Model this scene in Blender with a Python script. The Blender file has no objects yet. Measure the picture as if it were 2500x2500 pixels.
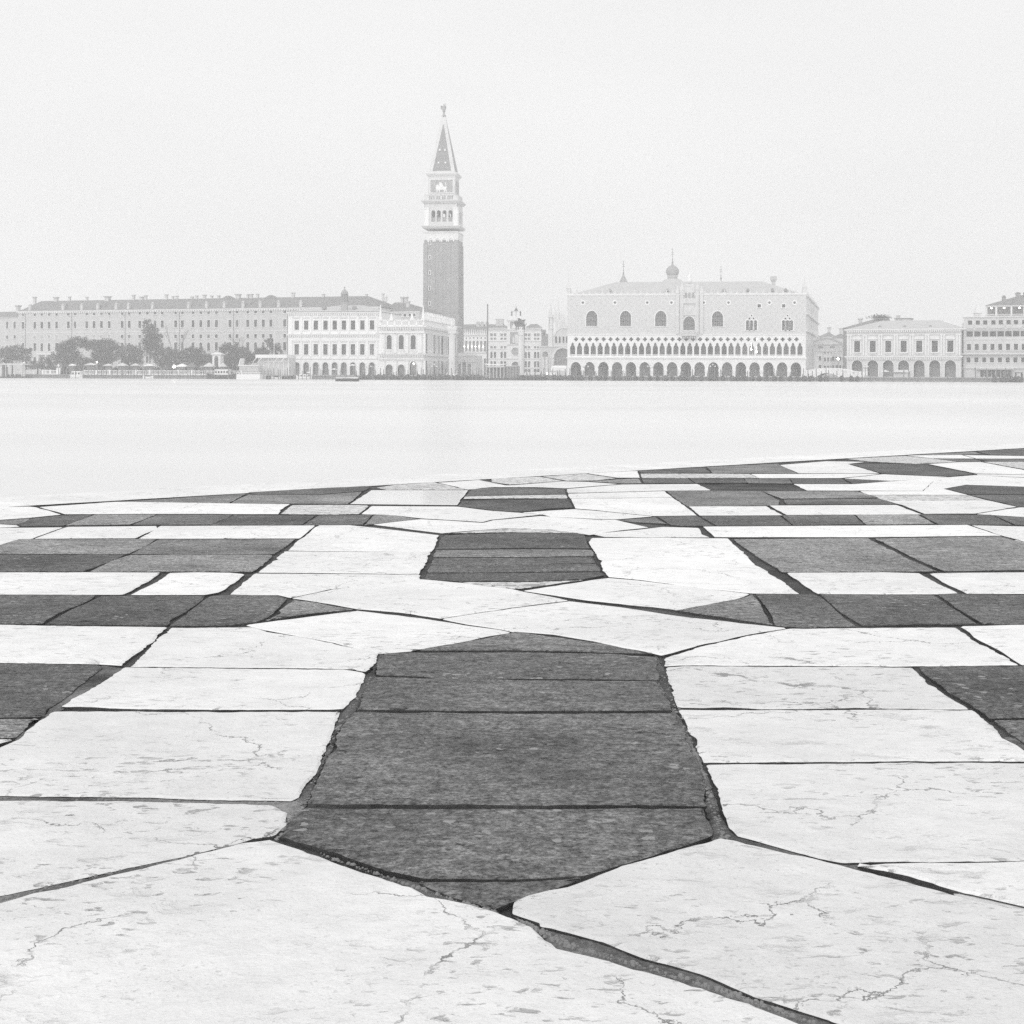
import bpy, bmesh, math, random
from mathutils import Vector, Matrix, noise
from mathutils.geometry import tessellate_polygon

random.seed(7)
SC = bpy.context.scene
COL = SC.collection
R = math.radians

# ------------------------------------------------------------------ camera
FPX, CY, ROLL = 3571.0, 906.0, 0.0027          # focal length and horizon in photo pixels (2500 px frame)
CZ = 2.7                                       # eye height above the lagoon
SR, CR = math.sin(ROLL), math.cos(ROLL)
cam_d = bpy.data.cameras.new('camera')
cam = bpy.data.objects.new('camera', cam_d)
COL.objects.link(cam)
cam_d.sensor_width = 56.0
cam_d.sensor_fit = 'HORIZONTAL'
cam_d.lens = 56.0 * FPX / 2500.0
cam_d.shift_y = (CY - 1250.0) / 2500.0
cam_d.clip_start = 0.05
cam_d.clip_end = 6000
cam.matrix_world = Matrix(((CR, -SR, 0, 0), (0, 0, -1, 0), (SR, CR, 0, CZ), (0, 0, 0, 1)))
SC.camera = cam

# ------------------------------------------------------------------ sky, sun, exposure
SUN_EL, SUN_ROT = R(34), R(205)
w = bpy.data.worlds.new('World')
SC.world = w
w.use_nodes = True
nt = w.node_tree
nt.nodes.clear()
sky = nt.nodes.new('ShaderNodeTexSky')
sky.sky_type = 'NISHITA'
sky.sun_disc = False
sky.sun_elevation = SUN_EL
sky.sun_rotation = SUN_ROT
sky.air_density = 1.0
sky.dust_density = 4.0
bw = nt.nodes.new('ShaderNodeRGBToBW')
mul = nt.nodes.new('ShaderNodeMath'); mul.operation = 'MULTIPLY'; mul.inputs[1].default_value = 0.05
tc = nt.nodes.new('ShaderNodeTexCoord')
mp = nt.nodes.new('ShaderNodeMapping'); mp.inputs['Scale'].default_value = (1.0, 1.0, 3.0)
ns = nt.nodes.new('ShaderNodeTexNoise'); ns.inputs['Scale'].default_value = 3.0; ns.inputs['Detail'].default_value = 4
mr = nt.nodes.new('ShaderNodeMapRange')
mr.inputs['From Min'].default_value = 0.25; mr.inputs['From Max'].default_value = 0.75
mr.inputs['To Min'].default_value = 8.4; mr.inputs['To Max'].default_value = 9.2   # the cloud layer
ad = nt.nodes.new('ShaderNodeMath'); ad.operation = 'ADD'
bg = nt.nodes.new('ShaderNodeBackground'); bg.inputs['Strength'].default_value = 0.1
ow = nt.nodes.new('ShaderNodeOutputWorld')
L = nt.links.new
L(sky.outputs[0], bw.inputs[0]); L(bw.outputs[0], mul.inputs[0])
L(tc.outputs['Generated'], mp.inputs[0]); L(mp.outputs[0], ns.inputs['Vector'])
L(ns.outputs['Fac'], mr.inputs['Value']); L(mr.outputs[0], ad.inputs[0]); L(mul.outputs[0], ad.inputs[1])
L(ad.outputs[0], bg.inputs['Color']); L(bg.outputs[0], ow.inputs[0])

sun_d = bpy.data.lights.new('sun', 'SUN')
sun_d.energy = 1.5
sun_d.angle = R(60)
sun_d.color = (1.0, 0.99, 0.98)
sun = bpy.data.objects.new('sun', sun_d)
COL.objects.link(sun)
_sd = Vector((math.sin(SUN_ROT) * math.cos(SUN_EL), math.cos(SUN_ROT) * math.cos(SUN_EL), math.sin(SUN_EL)))
sun.rotation_euler = _sd.to_track_quat('Z', 'Y').to_euler()

vs = SC.view_settings
vs.view_transform = 'Standard'
vs.look = 'None'
vs.exposure = 0.0
vs.gamma = 1.0
vs.use_curve_mapping = False
SC.render.engine = 'CYCLES'
cy = SC.cycles
cy.max_bounces = 8
cy.volume_bounces = 4
cy.use_denoising = False                      # the fine noise left reads as the film's grain
cy.sample_clamp_indirect = 4.0
cy.use_adaptive_sampling = True
cy.adaptive_threshold = 0.01

# ------------------------------------------------------------------ pixels to places
def ray(px, py):
    u, v = px - 1250.0, CY - py
    return Vector((u * CR - v * SR, FPX, u * SR + v * CR)) / FPX

def at(px, py, Y):
    d = ray(px, py)
    return Vector((d.x * Y, Y, CZ + d.z * Y))

PZ0, PSL = 1.7, 0.0168                         # the pavement falls gently to the water
def pave_z(y):
    return PZ0 - PSL * y

def on_pave(px, py):
    d = ray(px, py)
    t = (PZ0 - CZ) / (d.z + PSL * d.y)
    return Vector((d.x * t, d.y * t))

def quay_y(x):                                 # edge line of the far waterfront
    return 438.4 - 0.2204 * x

LAND = 1.2
HAZE = 0.00085

# ------------------------------------------------------------------ materials
def newmat(name):
    m = bpy.data.materials.new(name)
    m.use_nodes = True
    t = m.node_tree
    return m, t, t.nodes['Principled BSDF'], t.links.new

def g3(v):
    return (v, v, v, 1)

MATS = {}
def stone(name, v, var=0.12, rough=0.75, scale=0.35, streak=True, spec=0.3, bump=0.0):
    """plain building surface: large stains, fine grain, vertical streaks"""
    m, t, b, k = newmat(name)
    tcn = t.nodes.new('ShaderNodeTexCoord')
    n1 = t.nodes.new('ShaderNodeTexNoise'); n1.inputs['Scale'].default_value = scale; n1.inputs['Detail'].default_value = 6
    mpn = t.nodes.new('ShaderNodeMapping'); mpn.inputs['Scale'].default_value = (1.6, 1.6, 0.22) if streak else (1, 1, 1)
    n2 = t.nodes.new('ShaderNodeTexNoise'); n2.inputs['Scale'].default_value = scale * 3; n2.inputs['Detail'].default_value = 5
    k(tcn.outputs['Object'], n1.inputs['Vector'])
    k(tcn.outputs['Object'], mpn.inputs[0]); k(mpn.outputs[0], n2.inputs['Vector'])
    a = t.nodes.new('ShaderNodeMath'); a.operation = 'ADD'
    k(n1.outputs['Fac'], a.inputs[0]); k(n2.outputs['Fac'], a.inputs[1])
    r = t.nodes.new('ShaderNodeMapRange')
    r.inputs['From Min'].default_value = 0.65; r.inputs['From Max'].default_value = 1.35
    r.inputs['To Min'].default_value = v * (1 - var); r.inputs['To Max'].default_value = v * (1 + var)
    k(a.outputs[0], r.inputs['Value']); k(r.outputs[0], b.inputs['Base Color'])
    b.inputs['Roughness'].default_value = rough
    b.inputs['Specular IOR Level'].default_value = spec
    MATS[name] = m
    return m

stone('istrian', 0.86, 0.08)
stone('marble_old', 0.64, 0.12)
stone('plaster_grey', 0.56, 0.10)
stone('plaster_pale', 0.58, 0.10)
stone('plaster_dark', 0.26, 0.12)
stone('trim', 0.76, 0.08)
stone('lead', 0.50, 0.08, rough=0.6)
stone('lead_dark', 0.30, 0.12, rough=0.5)
stone('tiles', 0.20, 0.25, scale=1.0)
stone('wood_dark', 0.07, 0.3, scale=2.0)
stone('wood_mid', 0.16, 0.3, scale=2.0)
stone('metal_dark', 0.06, 0.2, rough=0.4)
stone('canvas_white', 0.8, 0.05, rough=0.9)
stone('canvas_dark', 0.06, 0.3, rough=0.8, scale=1.0)
stone('boat_white', 0.78, 0.05, rough=0.3, spec=0.5)
stone('copper', 0.22, 0.12, rough=0.5)
stone('bronze', 0.12, 0.3, rough=0.5, scale=1.5)
stone('panel_grey', 0.36, 0.1)
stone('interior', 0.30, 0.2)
stone('quay_stone', 0.22, 0.25, scale=0.8)
stone('paving_far', 0.38, 0.12)
stone('bark', 0.07, 0.3, scale=3.0)
stone('curtain', 0.45, 0.1)

def glass():
    m, t, b, k = newmat('window_glass')
    b.inputs['Base Color'].default_value = g3(0.035)
    b.inputs['Roughness'].default_value = 0.12
    b.inputs['Specular IOR Level'].default_value = 0.35
    MATS['glass'] = m
    m, t, b, k = newmat('window_glass_curtained')
    b.inputs['Base Color'].default_value = g3(0.2)
    b.inputs['Roughness'].default_value = 0.2
    MATS['glass_pale'] = m
glass()

def brick():
    m, t, b, k = newmat('brick_tower')
    tcn = t.nodes.new('ShaderNodeTexCoord')
    br = t.nodes.new('ShaderNodeTexBrick')
    br.inputs['Color1'].default_value = g3(0.27); br.inputs['Color2'].default_value = g3(0.36)
    br.inputs['Mortar'].default_value = g3(0.40); br.inputs['Scale'].default_value = 1.4
    sp = t.nodes.new('ShaderNodeSeparateXYZ'); cb = t.nodes.new('ShaderNodeCombineXYZ')
    ax = t.nodes.new('ShaderNodeMath'); ax.operation = 'ADD'
    k(tcn.outputs['Object'], sp.inputs[0]); k(sp.outputs[0], ax.inputs[0]); k(sp.outputs[1], ax.inputs[1])
    k(ax.outputs[0], cb.inputs[0]); k(sp.outputs[2], cb.inputs[1]); k(cb.outputs[0], br.inputs['Vector'])
    n = t.nodes.new('ShaderNodeTexNoise'); n.inputs['Scale'].default_value = 0.25; n.inputs['Detail'].default_value = 6
    k(tcn.outputs['Object'], n.inputs['Vector'])
    mx = t.nodes.new('ShaderNodeMix'); mx.data_type = 'RGBA'; mx.blend_type = 'MULTIPLY'; mx.inputs['Factor'].default_value = 0.6
    r = t.nodes.new('ShaderNodeMapRange'); r.inputs['To Min'].default_value = 0.5; r.inputs['To Max'].default_value = 1.4
    k(n.outputs['Fac'], r.inputs['Value'])
    k(br.outputs['Color'], mx.inputs[6]); k(r.outputs[0], mx.inputs[7]); k(mx.outputs[2], b.inputs['Base Color'])
    b.inputs['Roughness'].default_value = 0.9
    MATS['brick'] = m
brick()

def lozenge():
    """pale wall of the palace: lozenges of two marbles"""
    m, t, b, k = newmat('lozenge_marble')
    tcn = t.nodes.new('ShaderNodeTexCoord')
    mp_ = t.nodes.new('ShaderNodeMapping'); mp_.inputs['Rotation'].default_value = (0, R(45), 0)
    k(tcn.outputs['Object'], mp_.inputs[0])
    sp = t.nodes.new('ShaderNodeSeparateXYZ'); k(mp_.outputs[0], sp.inputs[0])
    def stripes(o, f):
        a = t.nodes.new('ShaderNodeMath'); a.operation = 'MULTIPLY'; a.inputs[1].default_value = f
        s = t.nodes.new('ShaderNodeMath'); s.operation = 'SINE'
        k(o, a.inputs[0]); k(a.outputs[0], s.inputs[0]); return s.outputs[0]
    ml = t.nodes.new('ShaderNodeMath'); ml.operation = 'MAXIMUM'
    k(stripes(sp.outputs[0], 4.2), ml.inputs[0]); k(stripes(sp.outputs[2], 4.2), ml.inputs[1])
    n = t.nodes.new('ShaderNodeTexNoise'); n.inputs['Scale'].default_value = 0.5; n.inputs['Detail'].default_value = 8
    k(tcn.outputs['Object'], n.inputs['Vector'])
    a2 = t.nodes.new('ShaderNodeMath'); a2.operation = 'MULTIPLY_ADD'; a2.inputs[1].default_value = 0.22
    k(ml.outputs[0], a2.inputs[0]); k(n.outputs['Fac'], a2.inputs[2])
    r = t.nodes.new('ShaderNodeMapRange'); r.inputs['From Min'].default_value = 0.1; r.inputs['From Max'].default_value = 0.9
    r.inputs['To Min'].default_value = 0.57; r.inputs['To Max'].default_value = 0.66
    k(a2.outputs[0], r.inputs['Value']); k(r.outputs[0], b.inputs['Base Color'])
    b.inputs['Roughness'].default_value = 0.7
    MATS['lozenge'] = m
lozenge()

def leaf():
    for nm, v in (('leaf', 0.045), ('leaf_dark', 0.035), ('leaf_pale', 0.08)):
        m, t, b, k = newmat(nm)
        g = t.nodes.new('ShaderNodeNewGeometry')
        n = t.nodes.new('ShaderNodeTexNoise'); n.inputs['Scale'].default_value = 0.9; n.inputs['Detail'].default_value = 3
        k(g.outputs['Position'], n.inputs['Vector'])
        r = t.nodes.new('ShaderNodeMapRange'); r.inputs['From Min'].default_value = .3; r.inputs['From Max'].default_value = .7
        r.inputs['To Min'].default_value = v * 0.7; r.inputs['To Max'].default_value = v * 1.5
        k(n.outputs['Fac'], r.inputs['Value']); k(r.outputs[0], b.inputs['Base Color'])
        b.inputs['Roughness'].default_value = 0.6
        MATS[nm] = m
leaf()

def lampmat(nm='lamp_glow', s=14.0):
    m, t, b, k = newmat(nm)
    b.inputs['Emission Color'].default_value = (1, 0.97, 0.92, 1)
    b.inputs['Emission Strength'].default_value = s
    MATS[nm] = m
lampmat()

def water_mat():
    m, t, b, k = newmat('lagoon_water')
    g = t.nodes.new('ShaderNodeNewGeometry')
    n = t.nodes.new('ShaderNodeTexNoise'); n.inputs['Scale'].default_value = 0.02; n.inputs['Detail'].default_value = 3
    mp_ = t.nodes.new('ShaderNodeMapping'); mp_.inputs['Scale'].default_value = (0.35, 1.0, 1)
    k(g.outputs['Position'], mp_.inputs[0]); k(mp_.outputs[0], n.inputs['Vector'])
    r = t.nodes.new('ShaderNodeMapRange'); r.inputs['From Min'].default_value = 0.3; r.inputs['From Max'].default_value = 0.7; r.inputs['To Min'].default_value = 0.68; r.inputs['To Max'].default_value = 0.86
    k(n.outputs['Fac'], r.inputs['Value']); k(r.outputs[0], b.inputs['Base Color'])
    b.inputs['Roughness'].default_value = 0.30
    b.inputs['IOR'].default_value = 1.33
    n2 = t.nodes.new('ShaderNodeTexNoise'); n2.inputs['Scale'].default_value = 0.35; n2.inputs['Detail'].default_value = 3
    k(mp_.outputs[0], n2.inputs['Vector'])
    bp = t.nodes.new('ShaderNodeBump'); bp.inputs['Strength'].default_value = 0.04; bp.inputs['Distance'].default_value = 0.1
    k(n2.outputs['Fac'], bp.inputs['Height']); k(bp.outputs[0], b.inputs['Normal'])
    MATS['water'] = m
water_mat()

def slab_mat(name, kind):
    """paving stone. kind: white, wet, pebble, dark, mid"""
    m, t, b, k = newmat(name)
    N = t.nodes.new
    g = N('ShaderNodeNewGeometry'); oi = N('ShaderNodeObjectInfo')
    off = N('ShaderNodeVectorMath'); off.operation = 'MULTIPLY_ADD'
    off.inputs[1].default_value = (17.0, 31.0, 5.0)
    k(oi.outputs['Random'], off.inputs[0]); k(g.outputs['Position'], off.inputs[2])
    P = off.outputs[0]
    def nz(scale, detail=5, rough=0.55, vec=P, dist=0.0):
        n = N('ShaderNodeTexNoise'); n.inputs['Scale'].default_value = scale
        n.inputs['Detail'].default_value = detail; n.inputs['Roughness'].default_value = rough
        n.inputs['Distortion'].default_value = dist
        k(vec, n.inputs['Vector']); return n.outputs['Fac']
    def ramp(x, a, c, lo=0.0, hi=1.0):
        r = N('ShaderNodeMapRange'); r.inputs['From Min'].default_value = a; r.inputs['From Max'].default_value = c
        r.inputs['To Min'].default_value = lo; r.inputs['To Max'].default_value = hi
        k(x, r.inputs['Value']); return r.outputs[0]
    def op(o, x, y):
        n = N('ShaderNodeMath'); n.operation = o
        for i, q in enumerate((x, y)):
            if isinstance(q, (int, float)): n.inputs[i].default_value = q
            else: k(q, n.inputs[i])
        return n.outputs[0]
    def stretch(sx, sy, rz=0.0):
        q = N('ShaderNodeMapping'); q.inputs['Scale'].default_value = (sx, sy, 1); q.inputs['Rotation'].default_value = (0, 0, rz)
        k(P, q.inputs[0]); return q.outputs[0]
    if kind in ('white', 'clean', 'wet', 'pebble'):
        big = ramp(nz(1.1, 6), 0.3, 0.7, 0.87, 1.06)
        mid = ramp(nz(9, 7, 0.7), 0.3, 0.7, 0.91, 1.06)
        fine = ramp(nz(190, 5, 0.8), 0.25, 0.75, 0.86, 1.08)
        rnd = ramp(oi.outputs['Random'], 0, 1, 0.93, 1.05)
        base = op('MULTIPLY', op('MULTIPLY', op('MULTIPLY', big, mid), op('MULTIPLY', fine, rnd)), 0.94 if kind in ('clean', 'wet') else 0.80)  # farther white kinds paler: lens falloff painted into the base colour
        # pits and worn hollows in the stone
        zone = ramp(nz(2.0, 3), 0.42, 0.62)
        if kind == 'pebble':
            pits = ramp(nz(24, 4, 0.6, stretch(0.7, 1.1), 0.8), 0.53, 0.60)
            hol = pits
        else:
            pits = op('MULTIPLY', ramp(nz(30, 4, 0.6, stretch(0.6, 1.15), 0.5), 0.60, 0.69), zone)
            hol = op('MULTIPLY', ramp(nz(11, 5, 0.62, stretch(0.7, 1.1), 0.4), 0.58, 0.74), ramp(nz(1.3, 2), 0.42, 0.60))
        small = op('MULTIPLY', ramp(nz(85, 3, 0.6), 0.60, 0.70), ramp(nz(3.3, 2), 0.36, 0.60, 0.15, 0.9))
        # hair cracks, broken into short lengths
        wv = N('ShaderNodeTexNoise'); wv.inputs['Scale'].default_value = 4.0; wv.inputs['Detail'].default_value = 7; wv.inputs['Roughness'].default_value = 0.62
        k(P, wv.inputs['Vector'])
        wm = N('ShaderNodeVectorMath'); wm.operation = 'MULTIPLY_ADD'; wm.inputs[1].default_value = (0.42, 0.42, 0.0)
        k(wv.outputs['Color'], wm.inputs[0]); k(P, wm.inputs[2])
        vo = N('ShaderNodeTexVoronoi'); vo.feature = 'DISTANCE_TO_EDGE'; vo.inputs['Scale'].default_value = 1.3
        k(wm.outputs[0], vo.inputs['Vector'])
        crk = op('MULTIPLY', ramp(vo.outputs['Distance'], 0.0008, 0.0042, 1, 0), op('MULTIPLY', ramp(nz(2.4, 3), 0.47, 0.56), ramp(nz(17, 3), 0.40, 0.56, 0.12, 1)))
        vo2 = N('ShaderNodeTexVoronoi'); vo2.feature = 'DISTANCE_TO_EDGE'; vo2.inputs['Scale'].default_value = 4.1
        k(wm.outputs[0], vo2.inputs['Vector'])
        vein = op('MULTIPLY', ramp(vo2.outputs['Distance'], 0.002, 0.02, 1, 0), ramp(nz(2.1, 4), 0.50, 0.72, 0, 0.13))
        dmg = op('MAXIMUM', op('MAXIMUM', op('MULTIPLY', pits, 0.55), op('MULTIPLY', small, 0.36)), op('MAXIMUM', op('MULTIPLY', crk, 0.6), vein))
        dmg = op('MAXIMUM', dmg, op('MULTIPLY', hol, 0.25 if kind != 'pebble' else 0.55))
        val = op('MULTIPLY', base, op('SUBTRACT', 1.0, dmg))
        k(val, b.inputs['Base Color'])
        h = op('SUBTRACT', op('ADD', op('MULTIPLY', nz(5, 7, 0.6), 0.9), op('MULTIPLY', nz(60, 4, 0.7), 0.12)), op('ADD', op('MULTIPLY', hol, 0.45), op('MAXIMUM', op('MULTIPLY', pits, 0.4), crk)))
        b.inputs['Roughness'].default_value = 0.14 if kind == 'wet' else 0.45
        b.inputs['Specular IOR Level'].default_value = 0.5
        bs, bd = (0.75, 0.03) if kind != 'wet' else (0.03, 0.01)
    else:
        v = 0.126 if kind == 'dark' else 0.24
        big = ramp(nz(1.6, 5), 0.3, 0.7, 0.66, 1.36)
        gr = ramp(nz(80, 6, 0.8), 0.36, 0.64, 0.25, 1.75)
        gr2 = op('MULTIPLY', ramp(nz(26, 6, 0.78), 0.34, 0.66, 0.42, 1.58), ramp(nz(15, 6, 0.7, stretch(0.35, 1.5), 0.5), 0.34, 0.66, 0.72, 1.28))
        rnd = ramp(oi.outputs['Random'], 0, 1, 0.84, 1.3)
        base = op('MULTIPLY', op('MULTIPLY', op('MULTIPLY', big, gr), op('MULTIPLY', gr2, rnd)), v)
        pits = op('MULTIPLY', ramp(nz(11, 4, 0.6, stretch(0.7, 1.2), 0.6), 0.645, 0.68), ramp(nz(2.7, 2), 0.4, 0.6))
        vo = N('ShaderNodeTexVoronoi'); vo.inputs['Scale'].default_value = 24
        wv = N('ShaderNodeTexNoise'); wv.inputs['Scale'].default_value = 30.0; wv.inputs['Detail'].default_value = 3
        k(P, wv.inputs['Vector'])
        wm = N('ShaderNodeVectorMath'); wm.operation = 'MULTIPLY_ADD'; wm.inputs[1].default_value = (0.05, 0.05, 0.0)
        k(wv.outputs['Color'], wm.inputs[0]); k(P, wm.inputs[2]); k(wm.outputs[0], vo.inputs['Vector'])
        spc = N('ShaderNodeSeparateXYZ'); k(vo.outputs['Color'], spc.inputs[0])
        rad = op('MULTIPLY', spc.outputs[0], 0.36)
        lich = op('MULTIPLY', ramp(op('SUBTRACT', vo.outputs['Distance'], rad), -0.02, 0.02, 1, 0), ramp(nz(2.2, 3), 0.47, 0.57, 0, 0.8))
        lich = op('MULTIPLY', lich, ramp(spc.outputs[1], 0.25, 0.3))
        dv = op('MULTIPLY', base, op('SUBTRACT', 1.0, op('MULTIPLY', pits, 0.75)))
        mx = N('ShaderNodeMix'); mx.data_type = 'FLOAT'
        k(lich, mx.inputs[0]); k(dv, mx.inputs[2]); mx.inputs[3].default_value = 0.36
        k(mx.outputs[0], b.inputs['Base Color'])
        h = op('SUBTRACT', op('ADD', op('MULTIPLY', nz(75, 4, 0.7), 0.35), op('MULTIPLY', nz(9, 5), 0.7)), op('MULTIPLY', pits, 0.6))
        b.inputs['Roughness'].default_value = 0.72
        b.inputs['Specular IOR Level'].default_value = 0.25
        bs, bd = 0.9, 0.025
    bp = N('ShaderNodeBump'); bp.inputs['Strength'].default_value = bs; bp.inputs['Distance'].default_value = bd
    k(h, bp.inputs['Height']); k(bp.outputs[0], b.inputs['Normal'])
    MATS[name] = m
for nm in ('white', 'clean', 'wet', 'pebble', 'dark', 'mid'):  # 'clean' is white made paler: lens brightness falloff in the colour
    slab_mat('slab_' + nm, nm)

def mortar(name='mortar', lo=0.025, hi=0.15):
    m, t, b, k = newmat('joint_' + name)
    g = t.nodes.new('ShaderNodeNewGeometry')
    n = t.nodes.new('ShaderNodeTexNoise'); n.inputs['Scale'].default_value = 70; n.inputs['Detail'].default_value = 7; n.inputs['Roughness'].default_value = 0.75
    n2 = t.nodes.new('ShaderNodeTexNoise'); n2.inputs['Scale'].default_value = 3; n2.inputs['Detail'].default_value = 3
    k(g.outputs['Position'], n.inputs['Vector']); k(g.outputs['Position'], n2.inputs['Vector'])
    a = t.nodes.new('ShaderNodeMath'); a.operation = 'MULTIPLY'
    k(n.outputs['Fac'], a.inputs[0]); k(n2.outputs['Fac'], a.inputs[1])
    r = t.nodes.new('ShaderNodeMapRange'); r.inputs['From Min'].default_value = 0.12; r.inputs['From Max'].default_value = 0.42
    r.inputs['To Min'].default_value = lo; r.inputs['To Max'].default_value = hi
    k(a.outputs[0], r.inputs['Value']); k(r.outputs[0], b.inputs['Base Color'])
    b.inputs['Roughness'].default_value = 0.95
    bp = t.nodes.new('ShaderNodeBump'); bp.inputs['Strength'].default_value = 0.8; bp.inputs['Distance'].default_value = 0.02
    k(n.outputs['Fac'], bp.inputs['Height']); k(bp.outputs[0], b.inputs['Normal'])
    MATS[name] = m
mortar()
mortar('joint_fill', 0.04, 0.44)
mortar('joint_fill_dark', 0.02, 0.26)

# ------------------------------------------------------------------ mesh helpers
def tag(o, label=None, cat=None, group=None, kind=None):
    if label: o['label'] = label
    if cat: o['category'] = cat
    if group: o['group'] = group
    if kind: o['kind'] = kind
    return o

def link(o, parent=None):
    COL.objects.link(o)
    if parent is not None:
        o.parent = parent
    return o

def empty(name, loc=(0, 0, 0), rz=0.0, label=None, cat=None, group=None):
    o = bpy.data.objects.new(name, None)
    o.location = loc
    o.rotation_euler = (0, 0, rz)
    link(o)
    return tag(o, label, cat, group)

class MB:
    def __init__(s):
        s.v, s.f, s.m = [], [], []
    def add(s, vs, fs, mi=0):
        o = len(s.v)
        s.v += [tuple(q) for q in vs]
        s.f += [tuple(i + o for i in f) for f in fs]
        s.m += [mi] * len(fs)
        return s
    def box(s, x0, x1, y0, y1, z0, z1, mi=0):
        return s.add([(x0, y0, z0), (x1, y0, z0), (x1, y1, z0), (x0, y1, z0), (x0, y0, z1), (x1, y0, z1), (x1, y1, z1), (x0, y1, z1)],
                     [(0, 3, 2, 1), (4, 5, 6, 7), (0, 1, 5, 4), (1, 2, 6, 5), (2, 3, 7, 6), (3, 0, 4, 7)], mi)
    def taper(s, x0, x1, y0, y1, z0, a0, a1, b0, b1, z1, mi=0):
        return s.add([(x0, y0, z0), (x1, y0, z0), (x1, y1, z0), (x0, y1, z0), (a0, b0, z1), (a1, b0, z1), (a1, b1, z1), (a0, b1, z1)],
                     [(0, 3, 2, 1), (4, 5, 6, 7), (0, 1, 5, 4), (1, 2, 6, 5), (2, 3, 7, 6), (3, 0, 4, 7)], mi)
    def prism(s, poly, y0, y1, mi=0):
        n = len(poly)
        return s.add([(p[0], y0, p[1]) for p in poly] + [(p[0], y1, p[1]) for p in poly],
                     [tuple(range(n)), tuple(range(2 * n - 1, n - 1, -1))] + [(i, (i + 1) % n, n + (i + 1) % n, n + i) for i in range(n)], mi)
    def face(s, poly, y, mi=0):
        return s.add([(p[0], y, p[1]) for p in poly], [tuple(range(len(poly)))], mi)
    def ring(s, inner, outer, y0, y1, mi=0):
        n = len(inner)
        vs = [(p[0], y0, p[1]) for p in inner] + [(p[0], y0, p[1]) for p in outer] + [(p[0], y1, p[1]) for p in inner] + [(p[0], y1, p[1]) for p in outer]
        fs = []
        for i in range(n):
            j = (i + 1) % n
            fs += [(i, j, n + j, n + i), (n + i, n + j, 3 * n + j, 3 * n + i), (i, 2 * n + i, 2 * n + j, j)]
        return s.add(vs, fs, mi)
    def lathe(s, prof, cx=0, cy=0, n=12, mi=0, rot=0.0):
        vs, fs = [], []
        for r, z in prof:
            for i in range(n):
                a = rot + 2 * math.pi * i / n
                vs.append((cx + r * math.cos(a), cy + r * math.sin(a), z))
        for k in range(len(prof) - 1):
            for i in range(n):
                j = (i + 1) % n
                fs.append((k * n + i, k * n + j, (k + 1) * n + j, (k + 1) * n + i))
        fs.append(tuple(range(n - 1, -1, -1)))
        fs.append(tuple((len(prof) - 1) * n + i for i in range(n)))
        return s.add(vs, fs, mi)
    def tube(s, p, q, r0, r1=None, n=6, mi=0):
        p, q = Vector(p), Vector(q)
        r1 = r0 if r1 is None else r1
        d = (q - p).normalized()
        a = d.orthogonal().normalized(); b_ = d.cross(a)
        vs = []
        for c, r in ((p, r0), (q, r1)):
            for i in range(n):
                t = 2 * math.pi * i / n
                vs.append(c + a * (r * math.cos(t)) + b_ * (r * math.sin(t)))
        return s.add(vs, [(i, (i + 1) % n, n + (i + 1) % n, n + i) for i in range(n)] + [tuple(range(n - 1, -1, -1)), tuple(range(n, 2 * n))], mi)
    def mesh(s, name, mats):
        me = bpy.data.meshes.new(name)
        me.from_pydata(s.v, [], s.f)
        for q in (mats if isinstance(mats, (list, tuple)) else [mats]):
            me.materials.append(MATS[q])
        me.polygons.foreach_set('material_index', s.m)
        me.update()
        return me
    def build(s, name, mats, parent=None, smooth=False):
        me = s.mesh(name, mats)
        if smooth:
            me.polygons.foreach_set('use_smooth', [True] * len(me.polygons))
        return link(bpy.data.objects.new(name, me), parent)

def arch(w_, h, kind='rect', n=10, x=0.0, z=0.0):
    """closed outline of an opening, bottom centre at (x, z)"""
    a = w_ / 2
    if kind == 'rect':
        p = [(-a, 0), (a, 0), (a, h), (-a, h)]
    elif kind == 'round':
        s = h - a
        p = [(-a, 0), (a, 0)] + [(a * math.cos(math.pi * i / n), s + a * math.sin(math.pi * i / n)) for i in range(n + 1)]
    elif kind == 'pointed':
        rise = a * 1.15
        s = h - rise
        m = n // 2
        q = [(a * (1 - (i / m) ** 1.7), s + rise * (math.sin(math.pi / 2 * i / m) * 0.9 + 0.1 * i / m)) for i in range(m + 1)]
        p = [(-a, 0), (a, 0)] + q + [(-x_, z_) for x_, z_ in q[-2::-1]]
    elif kind == 'ogee':
        q = [(a, 0.58 * h), (0.93 * a, 0.68 * h), (0.66 * a, 0.76 * h), (0.50 * a, 0.80 * h), (0.52 * a, 0.86 * h), (0.36 * a, 0.93 * h), (0, h)]
        p = [(-a, 0), (a, 0)] + q + [(-x_, z_) for x_, z_ in q[-2::-1]]
    elif kind == 'quatre':
        r, c = h * 0.24, h * 0.26
        p = []
        for k_ in range(4):
            t = -math.pi / 2 + k_ * math.pi / 2
            for i in range(7):
                s = t - math.pi * 0.62 + math.pi * 1.24 * i / 6
                p.append((c * math.cos(t) + r * math.cos(s), h / 2 + c * math.sin(t) + r * math.sin(s)))
    elif kind == 'oval':
        p = [(a * math.cos(2 * math.pi * i / 14), h / 2 + h / 2 * math.sin(2 * math.pi * i / 14)) for i in range(14)]
    return [(x + q[0], z + q[1]) for q in p]

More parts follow.
